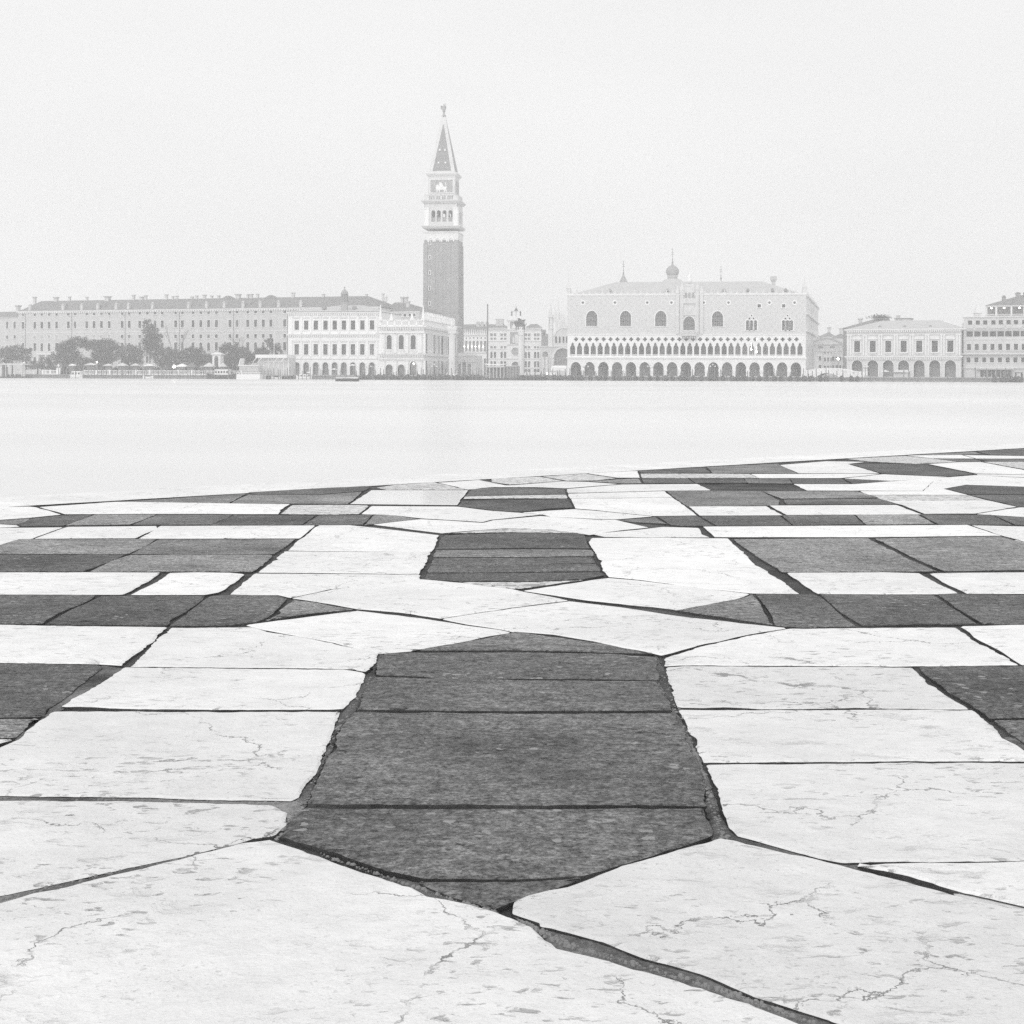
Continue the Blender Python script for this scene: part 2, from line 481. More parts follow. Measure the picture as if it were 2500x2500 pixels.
def wall_mesh(mb, outer, holes, y0=0.0, rev=0.35, mi=0):
    loops = [outer] + holes
    flat = [p for l in loops for p in l]
    tris = tessellate_polygon([[Vector((p[0], p[1], 0)) for p in l] for l in loops])
    mb.add([(p[0], y0, p[1]) for p in flat], [tuple(t) for t in tris], mi)
    for h in holes:
        n = len(h)
        mb.add([(p[0], y0, p[1]) for p in h] + [(p[0], y0 + rev, p[1]) for p in h], [(i, (i + 1) % n, n + (i + 1) % n, n + i) for i in range(n)], mi)

class Front:
    """a facade seen between two photo columns at two distances; local x runs along it, y into the building"""
    def __init__(s, p0, Y0, p1, Y1):
        s.A = Vector(((p0 - 1250) / FPX * Y0, Y0)); s.B = Vector(((p1 - 1250) / FPX * Y1, Y1))
        s.d = (s.B - s.A).normalized(); s.W = (s.B - s.A).length
        s.rz = math.atan2(s.d.y, s.d.x)
        s.p0, s.p1 = p0, p1
    def u(s, px):
        k_ = (px - 1250) / FPX
        return (k_ * s.A.y - s.A.x) / (s.d.x - k_ * s.d.y)
    def Y(s, px):
        return s.A.y + s.u(px) * s.d.y
    def z(s, py, px=None):
        px = (s.p0 + s.p1) / 2 if px is None else px
        return CZ + ((px - 1250) * SR + (CY - py) * CR) * s.Y(px) / FPX - LAND      # local: 0 is street level
    def size(s, n, px=None):
        px = (s.p0 + s.p1) / 2 if px is None else px
        return n * s.Y(px) / FPX
    def thing(s, name, label, cat, group=None):
        return empty(name, (s.A.x, s.A.y, LAND), s.rz, label, cat, group)

_win_cache = {}
def window(parent, u, z, w_, h, kind='rect', frame='trim', glass_='glass', fw=0.22, rec=0.3, bars=(0, 0), proud=0.08, sill=True, y=0.0, name='window'):
    key = (round(w_, 2), round(h, 2), kind, frame, glass_, round(fw, 2), rec, bars, proud, sill, round(y, 2))
    me = _win_cache.get(key)
    if me is None:
        mb = MB()
        inn = arch(w_, h, kind)
        mb.face(arch(w_ * 1.02, h * 1.01, kind), y + rec - 0.04, 1)
        if fw:
            out = arch(w_ + 2 * fw, h + fw, kind)
            if kind == 'rect': out = [(-w_ / 2 - fw, -fw * .6), (w_ / 2 + fw, -fw * .6), (w_ / 2 + fw, h + fw), (-w_ / 2 - fw, h + fw)]
            mb.ring(inn, out, y - proud, y + 0.02, 0)
        for i in range(bars[0]):
            x_ = -w_ / 2 + w_ * (i + 1) / (bars[0] + 1)
            t = 0.97 if kind == 'rect' else (0.80 if abs(x_) > w_ * 0.25 else 0.95)
            mb.box(x_ - 0.08, x_ + 0.08, y + rec - 0.16, y + rec - 0.06, 0, h * t, 2)
        for i in range(bars[1]):
            z_ = h * (i + 1) / (bars[1] + 1)
            mb.box(-w_ / 2, w_ / 2, y + rec - 0.15, y + rec - 0.07, z_ - 0.08, z_ + 0.08, 2)
        if sill:
            mb.box(-w_ / 2 - fw - 0.1, w_ / 2 + fw + 0.1, y - 0.22, y + 0.01, -0.22, -0.04, 0)
        me = mb.mesh(name, [frame, glass_, 'metal_dark'])
        _win_cache[key] = me
    o = bpy.data.objects.new(name, me)
    o.location = (u, 0, z)
    return link(o, parent)

def copies(me, name, parent, locs, rz=0.0):
    for l in locs:
        o = bpy.data.objects.new(name, me)
        o.location = l
        o.rotation_euler = (0, 0, rz)
        link(o, parent)

def hip_roof(mb, x0, x1, y0, y1, z0, z1, r0, r1, mi=0, ry=None):
    ry = (y0 + y1) / 2 if ry is None else ry
    mb.add([(x0, y0, z0), (x1, y0, z0), (x1, y1, z0), (x0, y1, z0), (r0, ry, z1), (r1, ry, z1)],
           [(0, 1, 5, 4), (1, 2, 5), (2, 3, 4, 5), (3, 0, 4), (0, 3, 2, 1)], mi)

def cornice(parent, x0, x1, z0, z1, proud, mat='istrian', depth=0.4, dentils=0, name='cornice', y=0.0):
    mb = MB()
    h = z1 - z0
    mb.box(x0 - proud * .5, x1 + proud * .5, y - proud * .5, y + depth, z0, z0 + h * .5)
    mb.box(x0 - proud, x1 + proud, y - proud, y + depth, z0 + h * .5, z1)
    if dentils:
        for i in range(dentils):
            x_ = x0 + (x1 - x0) * (i + .5) / dentils
            q = (x1 - x0) / dentils * .28
            mb.box(x_ - q, x_ + q, y - proud * .8, y - .01, z0 - h * .55, z0 + h * .48)
    return mb.build(name, mat, parent)

def body(mb, x0, x1, y0, y1, z0, z1, shear=0.0, mi=0):
    """side and back walls behind a facade"""
    s = shear
    mb.add([(x0, y0, z0), (x0 + s, y1, z0), (x1 + s, y1, z0), (x1, y0, z0), (x0, y0, z1), (x0 + s, y1, z1), (x1 + s, y1, z1), (x1, y0, z1)],
           [(0, 1, 5, 4), (1, 2, 6, 5), (2, 3, 7, 6), (4, 5, 6, 7)], mi)

_chim = {}
def chimney(parent, x, y, z, w_=1.0, h=2.4, mat='plaster_pale', flare=True):
    key = (round(w_, 1), round(h, 1), mat, flare)
    if key not in _chim:
        mb = MB()
        a = w_ / 2
        mb.box(-a, a, -a, a, -1.5, h * .7)
        if flare:
            mb.taper(-a, a, -a, a, h * .7, -a * 1.5, a * 1.5, -a * 1.5, a * 1.5, h * .92)
            mb.box(-a * 1.5, a * 1.5, -a * 1.5, a * 1.5, h * .92, h)
        else:
            mb.box(-a * 1.25, a * 1.25, -a * 1.25, a * 1.25, h * .72, h * .8)
            mb.box(-a * .7, a * .7, -a * .7, a * .7, h * .8, h)
        _chim[key] = mb.mesh('chimney', mat)
    o = bpy.data.objects.new('chimney', _chim[key])
    o.location = (x, y, z)
    return link(o, parent)

# ------------------------------------------------------------------ water and land
def sheet(name, pts, z, mat, kind='structure'):
    mb = MB()
    mb.add([(x, y, z) for x, y in pts], [tuple(range(len(pts)))])
    return tag(mb.build(name, mat), kind=kind)

sheet('water', [(-1000, -250), (1000, -250), (1000, 1000), (-1000, 1000)], 0.0, 'water')
mb = MB()
xa, xb = -980.0, 980.0
mb.add([(xa, quay_y(xa), LAND), (xb, quay_y(xb), LAND), (xb, 990, LAND), (xa, 990, LAND)], [(0, 1, 2, 3)])
tag(mb.build('waterfront_ground', 'paving_far'), kind='structure')
mb = MB()
mb.add([(xa, quay_y(xa), -1), (xb, quay_y(xb), -1), (xb, quay_y(xb), LAND), (xa, quay_y(xa), LAND)], [(0, 1, 2, 3)])
mb.add([(xa, quay_y(xa) - .25, LAND - .3), (xb, quay_y(xb) - .25, LAND - .3), (xb, quay_y(xb) - .25, LAND + .02), (xa, quay_y(xa) - .25, LAND + .02),
        (xa, quay_y(xa) + .6, LAND + .02), (xb, quay_y(xb) + .6, LAND + .02)], [(0, 1, 2, 3), (3, 2, 5, 4)])
tag(mb.build('quay_wall_far', 'quay_stone'), kind='structure')

# ------------------------------------------------------------------ the near pavement
CROPS = {'N': (0, 1500, .647), 'M': (0, 1080, .647), 'a': (0, 1150, .3623), 'b': (600, 1120, .3623), 'c': (1200, 1080, .3623), 'd': (1800, 1080, .3623),
         'S': (1250, 1500, .647), 'T': (1250, 1080, .647)}
SL = []
def S(c, mat, pts, j=None):
    x0, y0, k_ = CROPS[c]
    SL.append((mat, [on_pave(x0 + x * k_, y0 + y * k_) for x, y in pts], j))

W, D, G, P_, WT = 'slab_white', 'slab_dark', 'slab_mid', 'slab_pebble', 'slab_wet'
# nearest rows
S('N', W, [(-900, 1290), (0, 1083), (400, 985), (905, 858), (1030, 842), (1300, 940), (1560, 1025), (1620, 1055), (1780, 1085), (1932, 1140), (2020, 1175), (2100, 1250), (2432, 1340), (2862, 1475), (3120, 1580), (3300, 1900), (-900, 1900)])
S('N', W, [(-500, 700), (0, 697), (500, 700), (1045, 712), (1085, 745), (1080, 790), (1035, 832), (960, 841), (900, 858), (650, 913), (330, 983), (0, 1057), (-500, 1175)])
S('N', W, [(190, 363), (1285, 366), (1262, 430), (1240, 490), (1205, 570), (1150, 640), (1125, 685), (1100, 700), (500, 688), (0, 680), (-240, 676), (-90, 560), (0, 500), (70, 467), (103, 435)])
S('N', W, [(470, 200), (1300, 208), (1385, 222), (1370, 260), (1340, 310), (1300, 355), (1230, 358), (700, 358), (240, 348), (225, 345)])
S('N', W, [(640, 50), (960, 48), (1010, 65), (1200, 95), (1430, 148), (1415, 190), (1380, 215), (1330, 205), (1050, 200), (490, 196), (560, 130), (600, 85)])
S('N', W, [(-450, 38), (0, 38), (400, 45), (630, 47), (600, 80), (540, 130), (460, 190), (380, 186), (0, 180), (-450, 180)])
S('N', D, [(-450, 184), (0, 184), (380, 190), (395, 198), (300, 270), (185, 355), (180, 385), (0, 388), (-450, 390)])
S('N', G, [(-450, 392), (0, 390), (175, 388), (125, 405), (100, 435), (65, 460), (0, 462), (-450, 470)])
S('N', W, [(-450, 474), (0, 468), (50, 470), (0, 485), (-90, 545), (-290, 676), (-450, 676)])
# dark hexagon nearest
S('N', G, [(1540, 135), (1932, 68), (1960, 66), (2300, 112), (2465, 148), (2200, 141), (1932, 134)])
S('N', D, [(1445, 148), (1540, 141), (1932, 140), (2300, 146), (2478, 158), (2485, 195), (2490, 246), (1932, 240), (1650, 240), (1600, 232), (1415, 228), (1420, 190)])
S('N', D, [(1412, 233), (1600, 238), (1932, 244), (2492, 250), (2545, 360), (1932, 364), (1340, 357), (1375, 275)])
S('N', D, [(1325, 364), (1932, 372), (2548, 368), (2600, 470), (2648, 560), (2668, 650), (2662, 719), (1932, 719), (1145, 713), (1165, 670), (1200, 600), (1240, 520), (1270, 440)])
S('N', D, [(1135, 728), (1500, 729), (1932, 729), (2662, 727), (2704, 822), (2640, 850), (2450, 915), (2200, 985), (1932, 999), (1600, 999), (1380, 945), (1200, 885), (1045, 837), (1090, 770)])
S('N', D, [(1560, 1003), (1932, 1002), (2200, 991), (2100, 1036), (1932, 1092), (1862, 1122), (1780, 1092), (1690, 1062)])
# whites to its right (x from the right-hand crop)
S('T', W, [(-267, 665), (0, 625), (218, 599), (408, 622), (628, 655), (980, 694), (1035, 701), (900, 721), (700, 767), (565, 804), (300, 749), (150, 724), (20, 713), (3, 715), (-42, 705), (-172, 687)])
S('S', W, [(1045, 52), (1680, 48), (1740, 95), (1830, 140), (1915, 188), (1500, 193), (1000, 190), (640, 188), (575, 192), (570, 160), (700, 121), (900, 76)])
S('S', W, [(1690, 45), (1932, 38), (2400, 38), (2400, 188), (1925, 188), (1830, 130), (1745, 85)])
S('S', W, [(575, 198), (640, 194), (1000, 196), (1510, 199), (1525, 210), (1640, 300), (1730, 355), (1500, 352), (1250, 351), (900, 355), (640, 349), (618, 345)])
S('S', W, [(625, 358), (900, 360), (1500, 357), (1740, 361), (1880, 470), (1990, 552), (1500, 552), (720, 556), (690, 490), (655, 420)])
S('S', W, [(730, 562), (1500, 557), (1995, 555), (2120, 640), (2300, 790), (2450, 915), (1900, 925), (1450, 928), (1240, 935), (1050, 885), (850, 830), (815, 800), (790, 730), (765, 650), (740, 600)])
S('S', W, [(1400, 938), (1932, 930), (2455, 920), (2600, 1040), (2700, 1200), (2300, 1170), (1932, 1100), (1700, 1047), (1500, 985), (1290, 945)])
S('S', W, [(2, 1080), (60, 1055), (200, 1025), (400, 945), (780, 838), (850, 845), (960, 875), (1230, 940), (1400, 985), (1650, 1050), (1932, 1112), (2300, 1190), (2700, 1290), (2800, 1750), (1900, 1780), (1440, 1620), (1200, 1530), (900, 1440), (700, 1355), (500, 1297), (330, 1232), (110, 1172), (95, 1160), (0, 1125)])
S('S', D, [(1530, 195), (1932, 192), (2400, 195), (2400, 388), (1932, 388), (1800, 390), (1740, 340), (1640, 285), (1560, 225)])
S('S', D, [(1810, 395), (2400, 394), (2400, 700), (2150, 660), (2000, 552), (1932, 492), (1870, 445)])
# middle distance, left
S('M', D, [(-400, 573), (0, 573), (365, 575), (340, 595), (230, 640), (160, 682), (0, 684), (-400, 684)])
S('M', D, [(375, 578), (780, 576), (770, 590), (700, 640), (630, 688), (170, 684), (235, 645)])
S('M', D, [(790, 578), (860, 574), (1050, 575), (1090, 588), (1060, 615), (1010, 660), (960, 677), (840, 690), (640, 690), (710, 635)])
S('M', G, [(1105, 592), (1200, 605), (1340, 630), (1180, 645), (1005, 672), (1060, 625)])
S('M', W, [(922, 687), (1350, 633), (1640, 668), (1760, 688), (1900, 706), (1930, 716), (1560, 785), (1440, 795), (1430, 795), (1250, 753), (1000, 706)])
S('M', W, [(-400, 490), (0, 490), (610, 490), (560, 525), (465, 572), (0, 572), (-400, 572)])
S('M', W, [(640, 493), (740, 490), (870, 492), (920, 497), (905, 515), (830, 565), (780, 574), (490, 574), (560, 540)])
S('M', W, [(1195, 312), (1320, 312), (1420, 322), (1660, 350), (1640, 400), (1625, 411), (1080, 408)])
S('M', W, [(1072, 411), (1625, 414), (1600, 470), (1580, 496), (1260, 492), (970, 490), (1000, 470)])
S('M', W, [(960, 493), (1260, 495), (1585, 498), (1590, 515), (1400, 535), (1240, 552), (1095, 584), (1050, 572), (860, 571)])
S('M', W, [(1100, 587), (1250, 554), (1590, 517), (1750, 530), (1932, 553), (2000, 565), (2150, 596), (1932, 622), (1660, 663), (1500, 640), (1350, 628), (1230, 605)])
S('M', G, [(-100, 420), (0, 388), (70, 365), (590, 365), (560, 385), (485, 421)])
S('M', G, [(600, 365), (1115, 365), (1090, 385), (1040, 421), (490, 421), (530, 400)])
S('M', D, [(-300, 423), (475, 423), (440, 440), (315, 487), (-300, 487)])
S('M', G, [(483, 424), (1035, 423), (1010, 450), (955, 488), (340, 487), (420, 445)])
S('M', W, [(250, 318), (590, 315), (595, 325), (510, 360), (130, 362)])
S('M', W, [(605, 315), (1190, 313), (1130, 361), (525, 362)])
S('M', W, [(-100, 322), (0, 322), (235, 320), (120, 362), (60, 367), (0, 385), (-150, 420)])
# second hexagon
S('M', P_, [(1690, 343), (1800, 333), (1932, 325), (2100, 328), (2205, 342), (1932, 338)])
S('M', D, [(1670, 350), (1932, 341), (2205, 345), (2215, 375), (2230, 400), (1932, 398), (1645, 403)])
S('M', G, [(1643, 406), (1932, 402), (2232, 404), (2240, 428), (1932, 431), (1632, 431)])
S('M', D, [(1630, 434), (1932, 434), (2240, 431), (2255, 455), (1932, 460), (1622, 462)])
S('M', D, [(1620, 464), (1932, 462), (2256, 458), (2268, 485), (1932, 490), (1610, 492)])
S('M', D, [(1608, 494), (1932, 492), (2270, 488), (2280, 500), (2200, 515), (2000, 523), (1720, 522), (1600, 515)])
S('M', P_, [(1720, 526), (2000, 527), (2200, 518), (1960, 551), (1932, 550)])
# middle distance, right
S('T', W, [(43, 558), (360, 510), (480, 520), (900, 571), (840, 590), (620, 631), (600, 628), (358, 602), (248, 590)])
S('T', W, [(300, 360), (560, 359), (815, 362), (870, 410), (920, 460), (985, 495), (1055, 545), (1085, 568), (900, 566), (700, 545), (480, 515), (370, 505), (345, 480), (320, 430), (290, 375)])
S('T', W, [(300, 345), (510, 325), (570, 318), (705, 322), (715, 345), (745, 357), (500, 357), (350, 355)])
S('T', G, [(905, 573), (925, 590), (940, 615), (965, 655), (982, 688), (800, 660), (615, 632), (840, 592)])
S('T', D, [(920, 571), (1150, 571), (1180, 590), (1250, 650), (1300, 692), (1100, 697), (988, 690), (972, 650), (942, 605)])
S('T', D, [(1165, 571), (1590, 571), (1650, 610), (1760, 684), (1500, 685), (1320, 690), (1240, 640)])
S('T', D, [(1600, 571), (1932, 575), (2400, 575), (2400, 687), (1775, 686), (1700, 640)])
S('T', W, [(1035, 491), (1400, 489), (1540, 493), (1580, 515), (1685, 567), (1600, 570), (1150, 570), (1095, 530)])
S('T', W, [(1570, 493), (1932, 490), (2400, 490), (2400, 570), (1715, 570), (1640, 535)])
S('T', G, [(835, 365), (1345, 361), (1360, 370), (1500, 440), (1605, 486), (1300, 488), (1018, 489), (925, 430)])
S('T', G, [(1368, 362), (1845, 355), (1932, 378), (2400, 483), (1932, 480), (1628, 486), (1500, 428)])
S('T', W, [(720, 318), (1720, 311), (1845, 351), (1345, 357), (765, 357)])
S('T', W, [(1733, 312), (1895, 316), (2400, 330), (2400, 470), (1932, 374), (1853, 352)])
S('T', G, [(395, 292), (540, 281), (557, 292), (590, 308), (540, 304), (460, 299)])
S('T', D, [(548, 279), (700, 276), (740, 300), (755, 314), (640, 315), (600, 310)])
S('T', D, [(712, 278), (1010, 276), (1055, 311), (772, 314)])
S('T', D, [(1017, 275), (1290, 273), (1330, 308), (1062, 311)])
S('T', G, [(1296, 272), (1530, 271), (1595, 307), (1336, 309)])
S('T', D, [(1540, 271), (1810, 272), (1890, 311), (1608, 308)])
S('T', D, [(1820, 276), (1932, 282), (2300, 296), (2300, 322), (1902, 311)])
# far rows, left
S('a', W, [(-400, 240), (0, 241), (200, 238), (250, 243), (340, 268), (410, 291), (200, 312), (0, 326), (-400, 330)])
S('a', G, [(-400, 333), (0, 330), (200, 319), (190, 335), (110, 360), (0, 355), (-400, 352)])
S('a', W, [(-400, 356), (0, 358), (110, 365), (130, 373), (0, 378), (-400, 380)])
S('a', D, [(205, 320), (400, 301), (630, 292), (600, 305), (430, 366), (150, 370), (118, 361)])
S('a', G, [(640, 293), (1050, 293), (960, 330), (870, 360), (500, 364), (440, 364)])
S('a', D, [(1060, 294), (1570, 293), (1520, 320), (1415, 360), (885, 361), (965, 330)])
S('b', D, [(-80, 377), (470, 380), (440, 402), (375, 444), (-235, 445)])
S('b', D, [(490, 380), (850, 377), (830, 405), (790, 444), (388, 445)])
S('b', G, [(860, 377), (1000, 380), (1165, 405), (1000, 423), (860, 438), (803, 445), (842, 402)])
S('a', W, [(262, 242), (780, 208), (1100, 211), (1550, 218), (1955, 223), (1910, 250), (1875, 289), (1200, 287), (440, 289), (350, 265)])
S('b', P_, [(310, 312), (600, 310), (820, 313), (830, 318), (765, 370), (600, 374), (230, 371)])
S('a', G, [(600, 210), (830, 205), (1640, 152), (1660, 152), (1545, 214), (1200, 210)])
S('b', D, [(0, 226), (400, 203), (800, 182), (838, 188), (800, 215), (500, 237), (60, 235)])
S('b', G, [(10, 240), (500, 241), (790, 220), (690, 303), (300, 301), (-105, 297)])
S('b', P_, [(880, 195), (1000, 176), (1270, 158), (1300, 166), (1490, 207), (950, 208)])
S('b', WT, [(845, 212), (1500, 212), (1490, 225), (1425, 311), (700, 304)])
# far rows, right
S('b', W, [(1300, 160), (1570, 142), (1750, 178), (1900, 184), (1640, 190), (1530, 203), (1500, 206)])
S('c', D, [(-135, 318), (-60, 306), (200, 306), (490, 313), (505, 350), (200, 355), (-175, 361)])
S('c', P_, [(-180, 364), (200, 357), (505, 353), (515, 377), (200, 375), (-190, 379)])
S('c', D, [(-200, 398), (20, 398), (100, 390), (515, 383), (555, 440), (400, 445), (200, 467), (50, 461), (-230, 428)])
S('c', P_, [(0, 245), (170, 236), (330, 230), (478, 258), (300, 271), (130, 282), (0, 265)])
S('c', P_, [(345, 228), (635, 210), (835, 240), (700, 254), (500, 257)])
S('c', W, [(650, 209), (960, 191), (985, 193), (1000, 237), (850, 237)])
S('c', W, [(140, 288), (480, 262), (650, 266), (850, 280), (500, 308), (300, 300), (-40, 300)])
S('c', G, [(655, 261), (840, 249), (990, 243), (1015, 274), (900, 276)])
S('c', D, [(1010, 241), (1320, 239), (1368, 274), (1025, 274)])
S('c', D, [(1330, 240), (1690, 242), (1738, 272), (1375, 274)])
S('d', D, [(45, 243), (350, 245), (372, 277), (78, 275)])
S('d', D, [(355, 243), (700, 245), (768, 278), (380, 278)])
S('d', D, [(715, 242), (1028, 258), (900, 271), (780, 279)])
S('c', D, [(988, 192), (1430, 167), (1478, 204), (1008, 206)])
S('c', G, [(1450, 166), (1660, 154), (1930, 143), (2063, 208), (1490, 207)])
S('c', P_, [(1005, 210), (1490, 210), (1740, 213), (1800, 238), (1010, 238)])
S('d', W, [(90, 213), (640, 211), (820, 211), (965, 214), (700, 239), (150, 239)])
S('d', W, [(285, 152), (600, 127), (860, 131), (742, 145), (960, 209), (415, 207)])
S('d', P_, [(740, 110), (1130, 90), (1330, 110), (1480, 130), (1200, 143), (880, 127)])
S('d', D, [(752, 145), (1240, 147), (1597, 215), (1420, 229), (980, 210)])
S('d', W, [(1150, 88), (1510, 84), (1600, 107), (1320, 107)])
S('d', D, [(1340, 110), (1590, 110), (1655, 128), (1480, 129)])
S('d', G, [(1160, 86), (1600, 63), (1650, 80), (1520, 82)])
S('d', D, [(1620, 62), (1932, 42), (2300, 24), (2300, 92), (1700, 84)])
S('d', W, [(1530, 86), (1700, 88), (2300, 96), (2300, 109), (1610, 108)])
S('d', D, [(1620, 112), (1932, 112), (2300, 112), (2300, 128), (1700, 128)])
S('d', P_, [(1660, 131), (2300, 131), (2300, 218), (1932, 180)])
S('d', W, [(1290, 145), (1480, 133), (1640, 131), (1932, 185), (2300, 225), (1932, 214), (1610, 208)])
S('d', W, [(1610, 214), (1932, 218), (2300, 230), (2300, 242), (1932, 235), (1620, 220)])
S('d', W, [(980, 214), (1415, 232), (1250, 246), (1040, 257), (720, 241)])
S('d', W, [(380, 281), (780, 282), (1030, 262), (1320, 262), (1250, 325), (470, 323)])
S('d', W, [(1060, 260), (1430, 234), (1600, 221), (1932, 239), (2300, 255), (2300, 308), (1932, 297), (1540, 284), (1395, 310), (1290, 325), (1252, 325), (1322, 262)])
S('d', D, [(1405, 312), (1550, 287), (1932, 300), (2300, 312), (2300, 350), (1932, 350), (1560, 350)])
S('d', D, [(1562, 353), (1932, 353), (2300, 353), (2300, 432), (1890, 430), (1700, 385)])
S('c', W, [(505, 313), (870, 283), (1390, 280), (1480, 322), (1170, 323), (515, 340)])
S('c', W, [(515, 345), (1165, 327), (1220, 368), (530, 376)])
S('c', W, [(535, 380), (1222, 372), (1320, 440), (1388, 491), (1090, 495), (700, 456), (562, 444)])
S('c', W, [(-811, 428), (-231, 432), (0, 460), (190, 474), (330, 486), (0, 520), (-60, 535), (-300, 520), (-480, 510), (-650, 490), (-880, 482)])
S('c', W, [(200, 472), (560, 449), (700, 460), (1085, 498), (840, 517), (700, 514), (400, 499), (350, 486)])
S('c', W, [(-790, 553), (-650, 535), (-480, 517), (-300, 526), (-60, 542), (10, 525), (330, 496), (700, 520), (840, 522), (1060, 573), (900, 588), (660, 623), (540, 605), (250, 580), (100, 578), (-200, 598), (-330, 612), (-520, 588)])
# slabs of the right-hand field
S('c', G, [(1172, 326), (1820, 327), (1940, 392), (1935, 425), (1320, 430), (1225, 368)])
S('d', G, [(168, 328), (815, 328), (960, 372), (300, 379)])
S('d', D, [(305, 385), (960, 379), (1070, 415), (335, 418)])
S('d', W, [(830, 328), (1260, 327), (1390, 312), (1550, 352), (880, 352)])
S('d', P_, [(885, 355), (1555, 354), (1700, 392), (1000, 390)])
S('d', W, [(1010, 393), (1705, 393), (1885, 433), (1600, 478), (1260, 480), (1110, 420)])
S('d', W, [(1895, 436), (2300, 440), (2300, 520), (1932, 500), (1610, 480)])
S('c', W, [(1330, 432), (1855, 430), (1965, 490), (1400, 492)])
S('d', W, [(215, 425), (1080, 420), (1240, 482), (330, 487)])

pavement = empty('pavement', (0, 0, 0))
tag(pavement, kind='structure')
QA, QB = on_pave(0, 1238), on_pave(2500, 1093.5)         # inner edge of the kerb stones
QD = (QB - QA).normalized()
QN = Vector((-QD.y, QD.x))
KW = (on_pave(1250, 1148) - QA).dot(QN)                  # kerb width

def edge_noise(p, amp, seed):
    chip = max(0.0, noise.noise(Vector((p.x * 5, p.y * 5, seed + 11))) - .3) * .04
    return chip + amp * (noise.noise(Vector((p.x * 2.3, p.y * 2.3, seed))) * 1.0 + noise.noise(Vector((p.x * 9, p.y * 9, seed + 7))) * .7
                  + noise.noise(Vector((p.x * 30, p.y * 30, seed + 3))) * .6
                  + noise.noise(Vector((p.x * 75, p.y * 75, seed + 5))) * .4)

def slab(mat, poly, gap, seed, parent, name='paving_slab', dz=None, thick=0.07, into=None):
    area = sum(poly[i].x * poly[(i + 1) % len(poly)].y - poly[(i + 1) % len(poly)].x * poly[i].y for i in range(len(poly)))
    if area < 0:
        poly = poly[::-1]
    cy_ = sum(p.y for p in poly) / len(poly)
    cx_ = sum(p.x for p in poly) / len(poly)
    step = 0.016 if cy_ < 6 else (0.06 if cy_ < 10 else 0.14)
    pts = []
    n = len(poly)
    rc = random.Random(seed + 5)
    for i in range(n):
        z_, a, b_ = poly[i - 1], poly[i], poly[(i + 1) % n]
        la, lb = (a - z_).length, (b_ - a).length
        tn = (a - z_).normalized().dot((b_ - a).normalized())
        c = rc.uniform(.004, .022) if tn < .8 else 0.004      # worn corners
        c0, c1 = min(c, la * .3), min(c, lb * .3)
        q0, q1 = a + (z_ - a).normalized() * c0, a + (b_ - a).normalized() * c1
        pts += [q0, (q0 + q1) / 4 + a / 2, q1]
        nx = b_ + (a - b_).normalized() * min(.05, lb * .3)
        k_ = max(1, min(150, int((nx - q1).length / step)))
        for q in range(1, k_):
            pts.append(q1.lerp(nx, q / k_))
    m = len(pts)
    nor = []
    for i in range(m):
        d = pts[(i + 1) % m] - pts[i - 1]
        d = d.normalized() if d.length > 1e-6 else Vector((1, 0))
        nor.append(Vector((-d.y, d.x)))
    amp = (0.008 if mat in (W, WT, P_) else 0.010) * (1.0 if cy_ < 10 else 0.9)
    pts = [pts[i] + nor[i] * (gap + edge_noise(pts[i], amp, seed)) for i in range(m)]
    bev = 0.009 if cy_ < 9 else 0.006
    ins = [pts[i] + nor[i] * (bev * (1.0 + .7 * noise.noise(Vector((pts[i].x * 14, pts[i].y * 14, seed + 1))))) for i in range(m)]
    rnd = random.Random(seed)
    dz = rnd.uniform(-0.0013, 0.0013) if dz is None else dz
    tx, ty = rnd.uniform(-.0008, .0008), rnd.uniform(-.0005, .0005)
    def zz(p, o):
        return pave_z(p.y) + dz + tx * (p.x - cx_) + ty * (p.y - cy_) + o
    me_v = [(p.x, p.y, zz(p, -thick)) for p in pts] + [(p.x, p.y, zz(p, -bev * (.42 if mat not in (D, G) else .3))) for p in pts] + [(p.x, p.y, zz(p, 0)) for p in ins]
    fs = []
    for r_ in (0, 1):
        fs += [(r_ * m + i, r_ * m + (i + 1) % m, (r_ + 1) * m + (i + 1) % m, (r_ + 1) * m + i) for i in range(m)]
    tri = tessellate_polygon([[Vector((p.x, p.y, 0)) for p in ins]])
    fs += [tuple(2 * m + i for i in t) for t in tri]
    mb = MB()
    mb.add(me_v, fs)
    mb.m[:m] = [1] * m                                   # dirt-filled sides
    if into is not None:
        o = len(into.v); into.v += mb.v; into.f += [tuple(i + o for i in f) for f in mb.f]; into.m += mb.m
        return into
    return mb.build(name, [mat, 'mortar'], parent)

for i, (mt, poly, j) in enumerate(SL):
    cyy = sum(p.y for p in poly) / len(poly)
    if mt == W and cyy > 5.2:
        mt = 'slab_clean'                                # farther white stones get a paler copy: lens brightness falloff put into the colour
    slab(mt, poly, j if j is not None else ((0.005 if mt in (D, G) else 0.002) if cyy < 9 else 0.0015), i * 3 + 11, pavement)
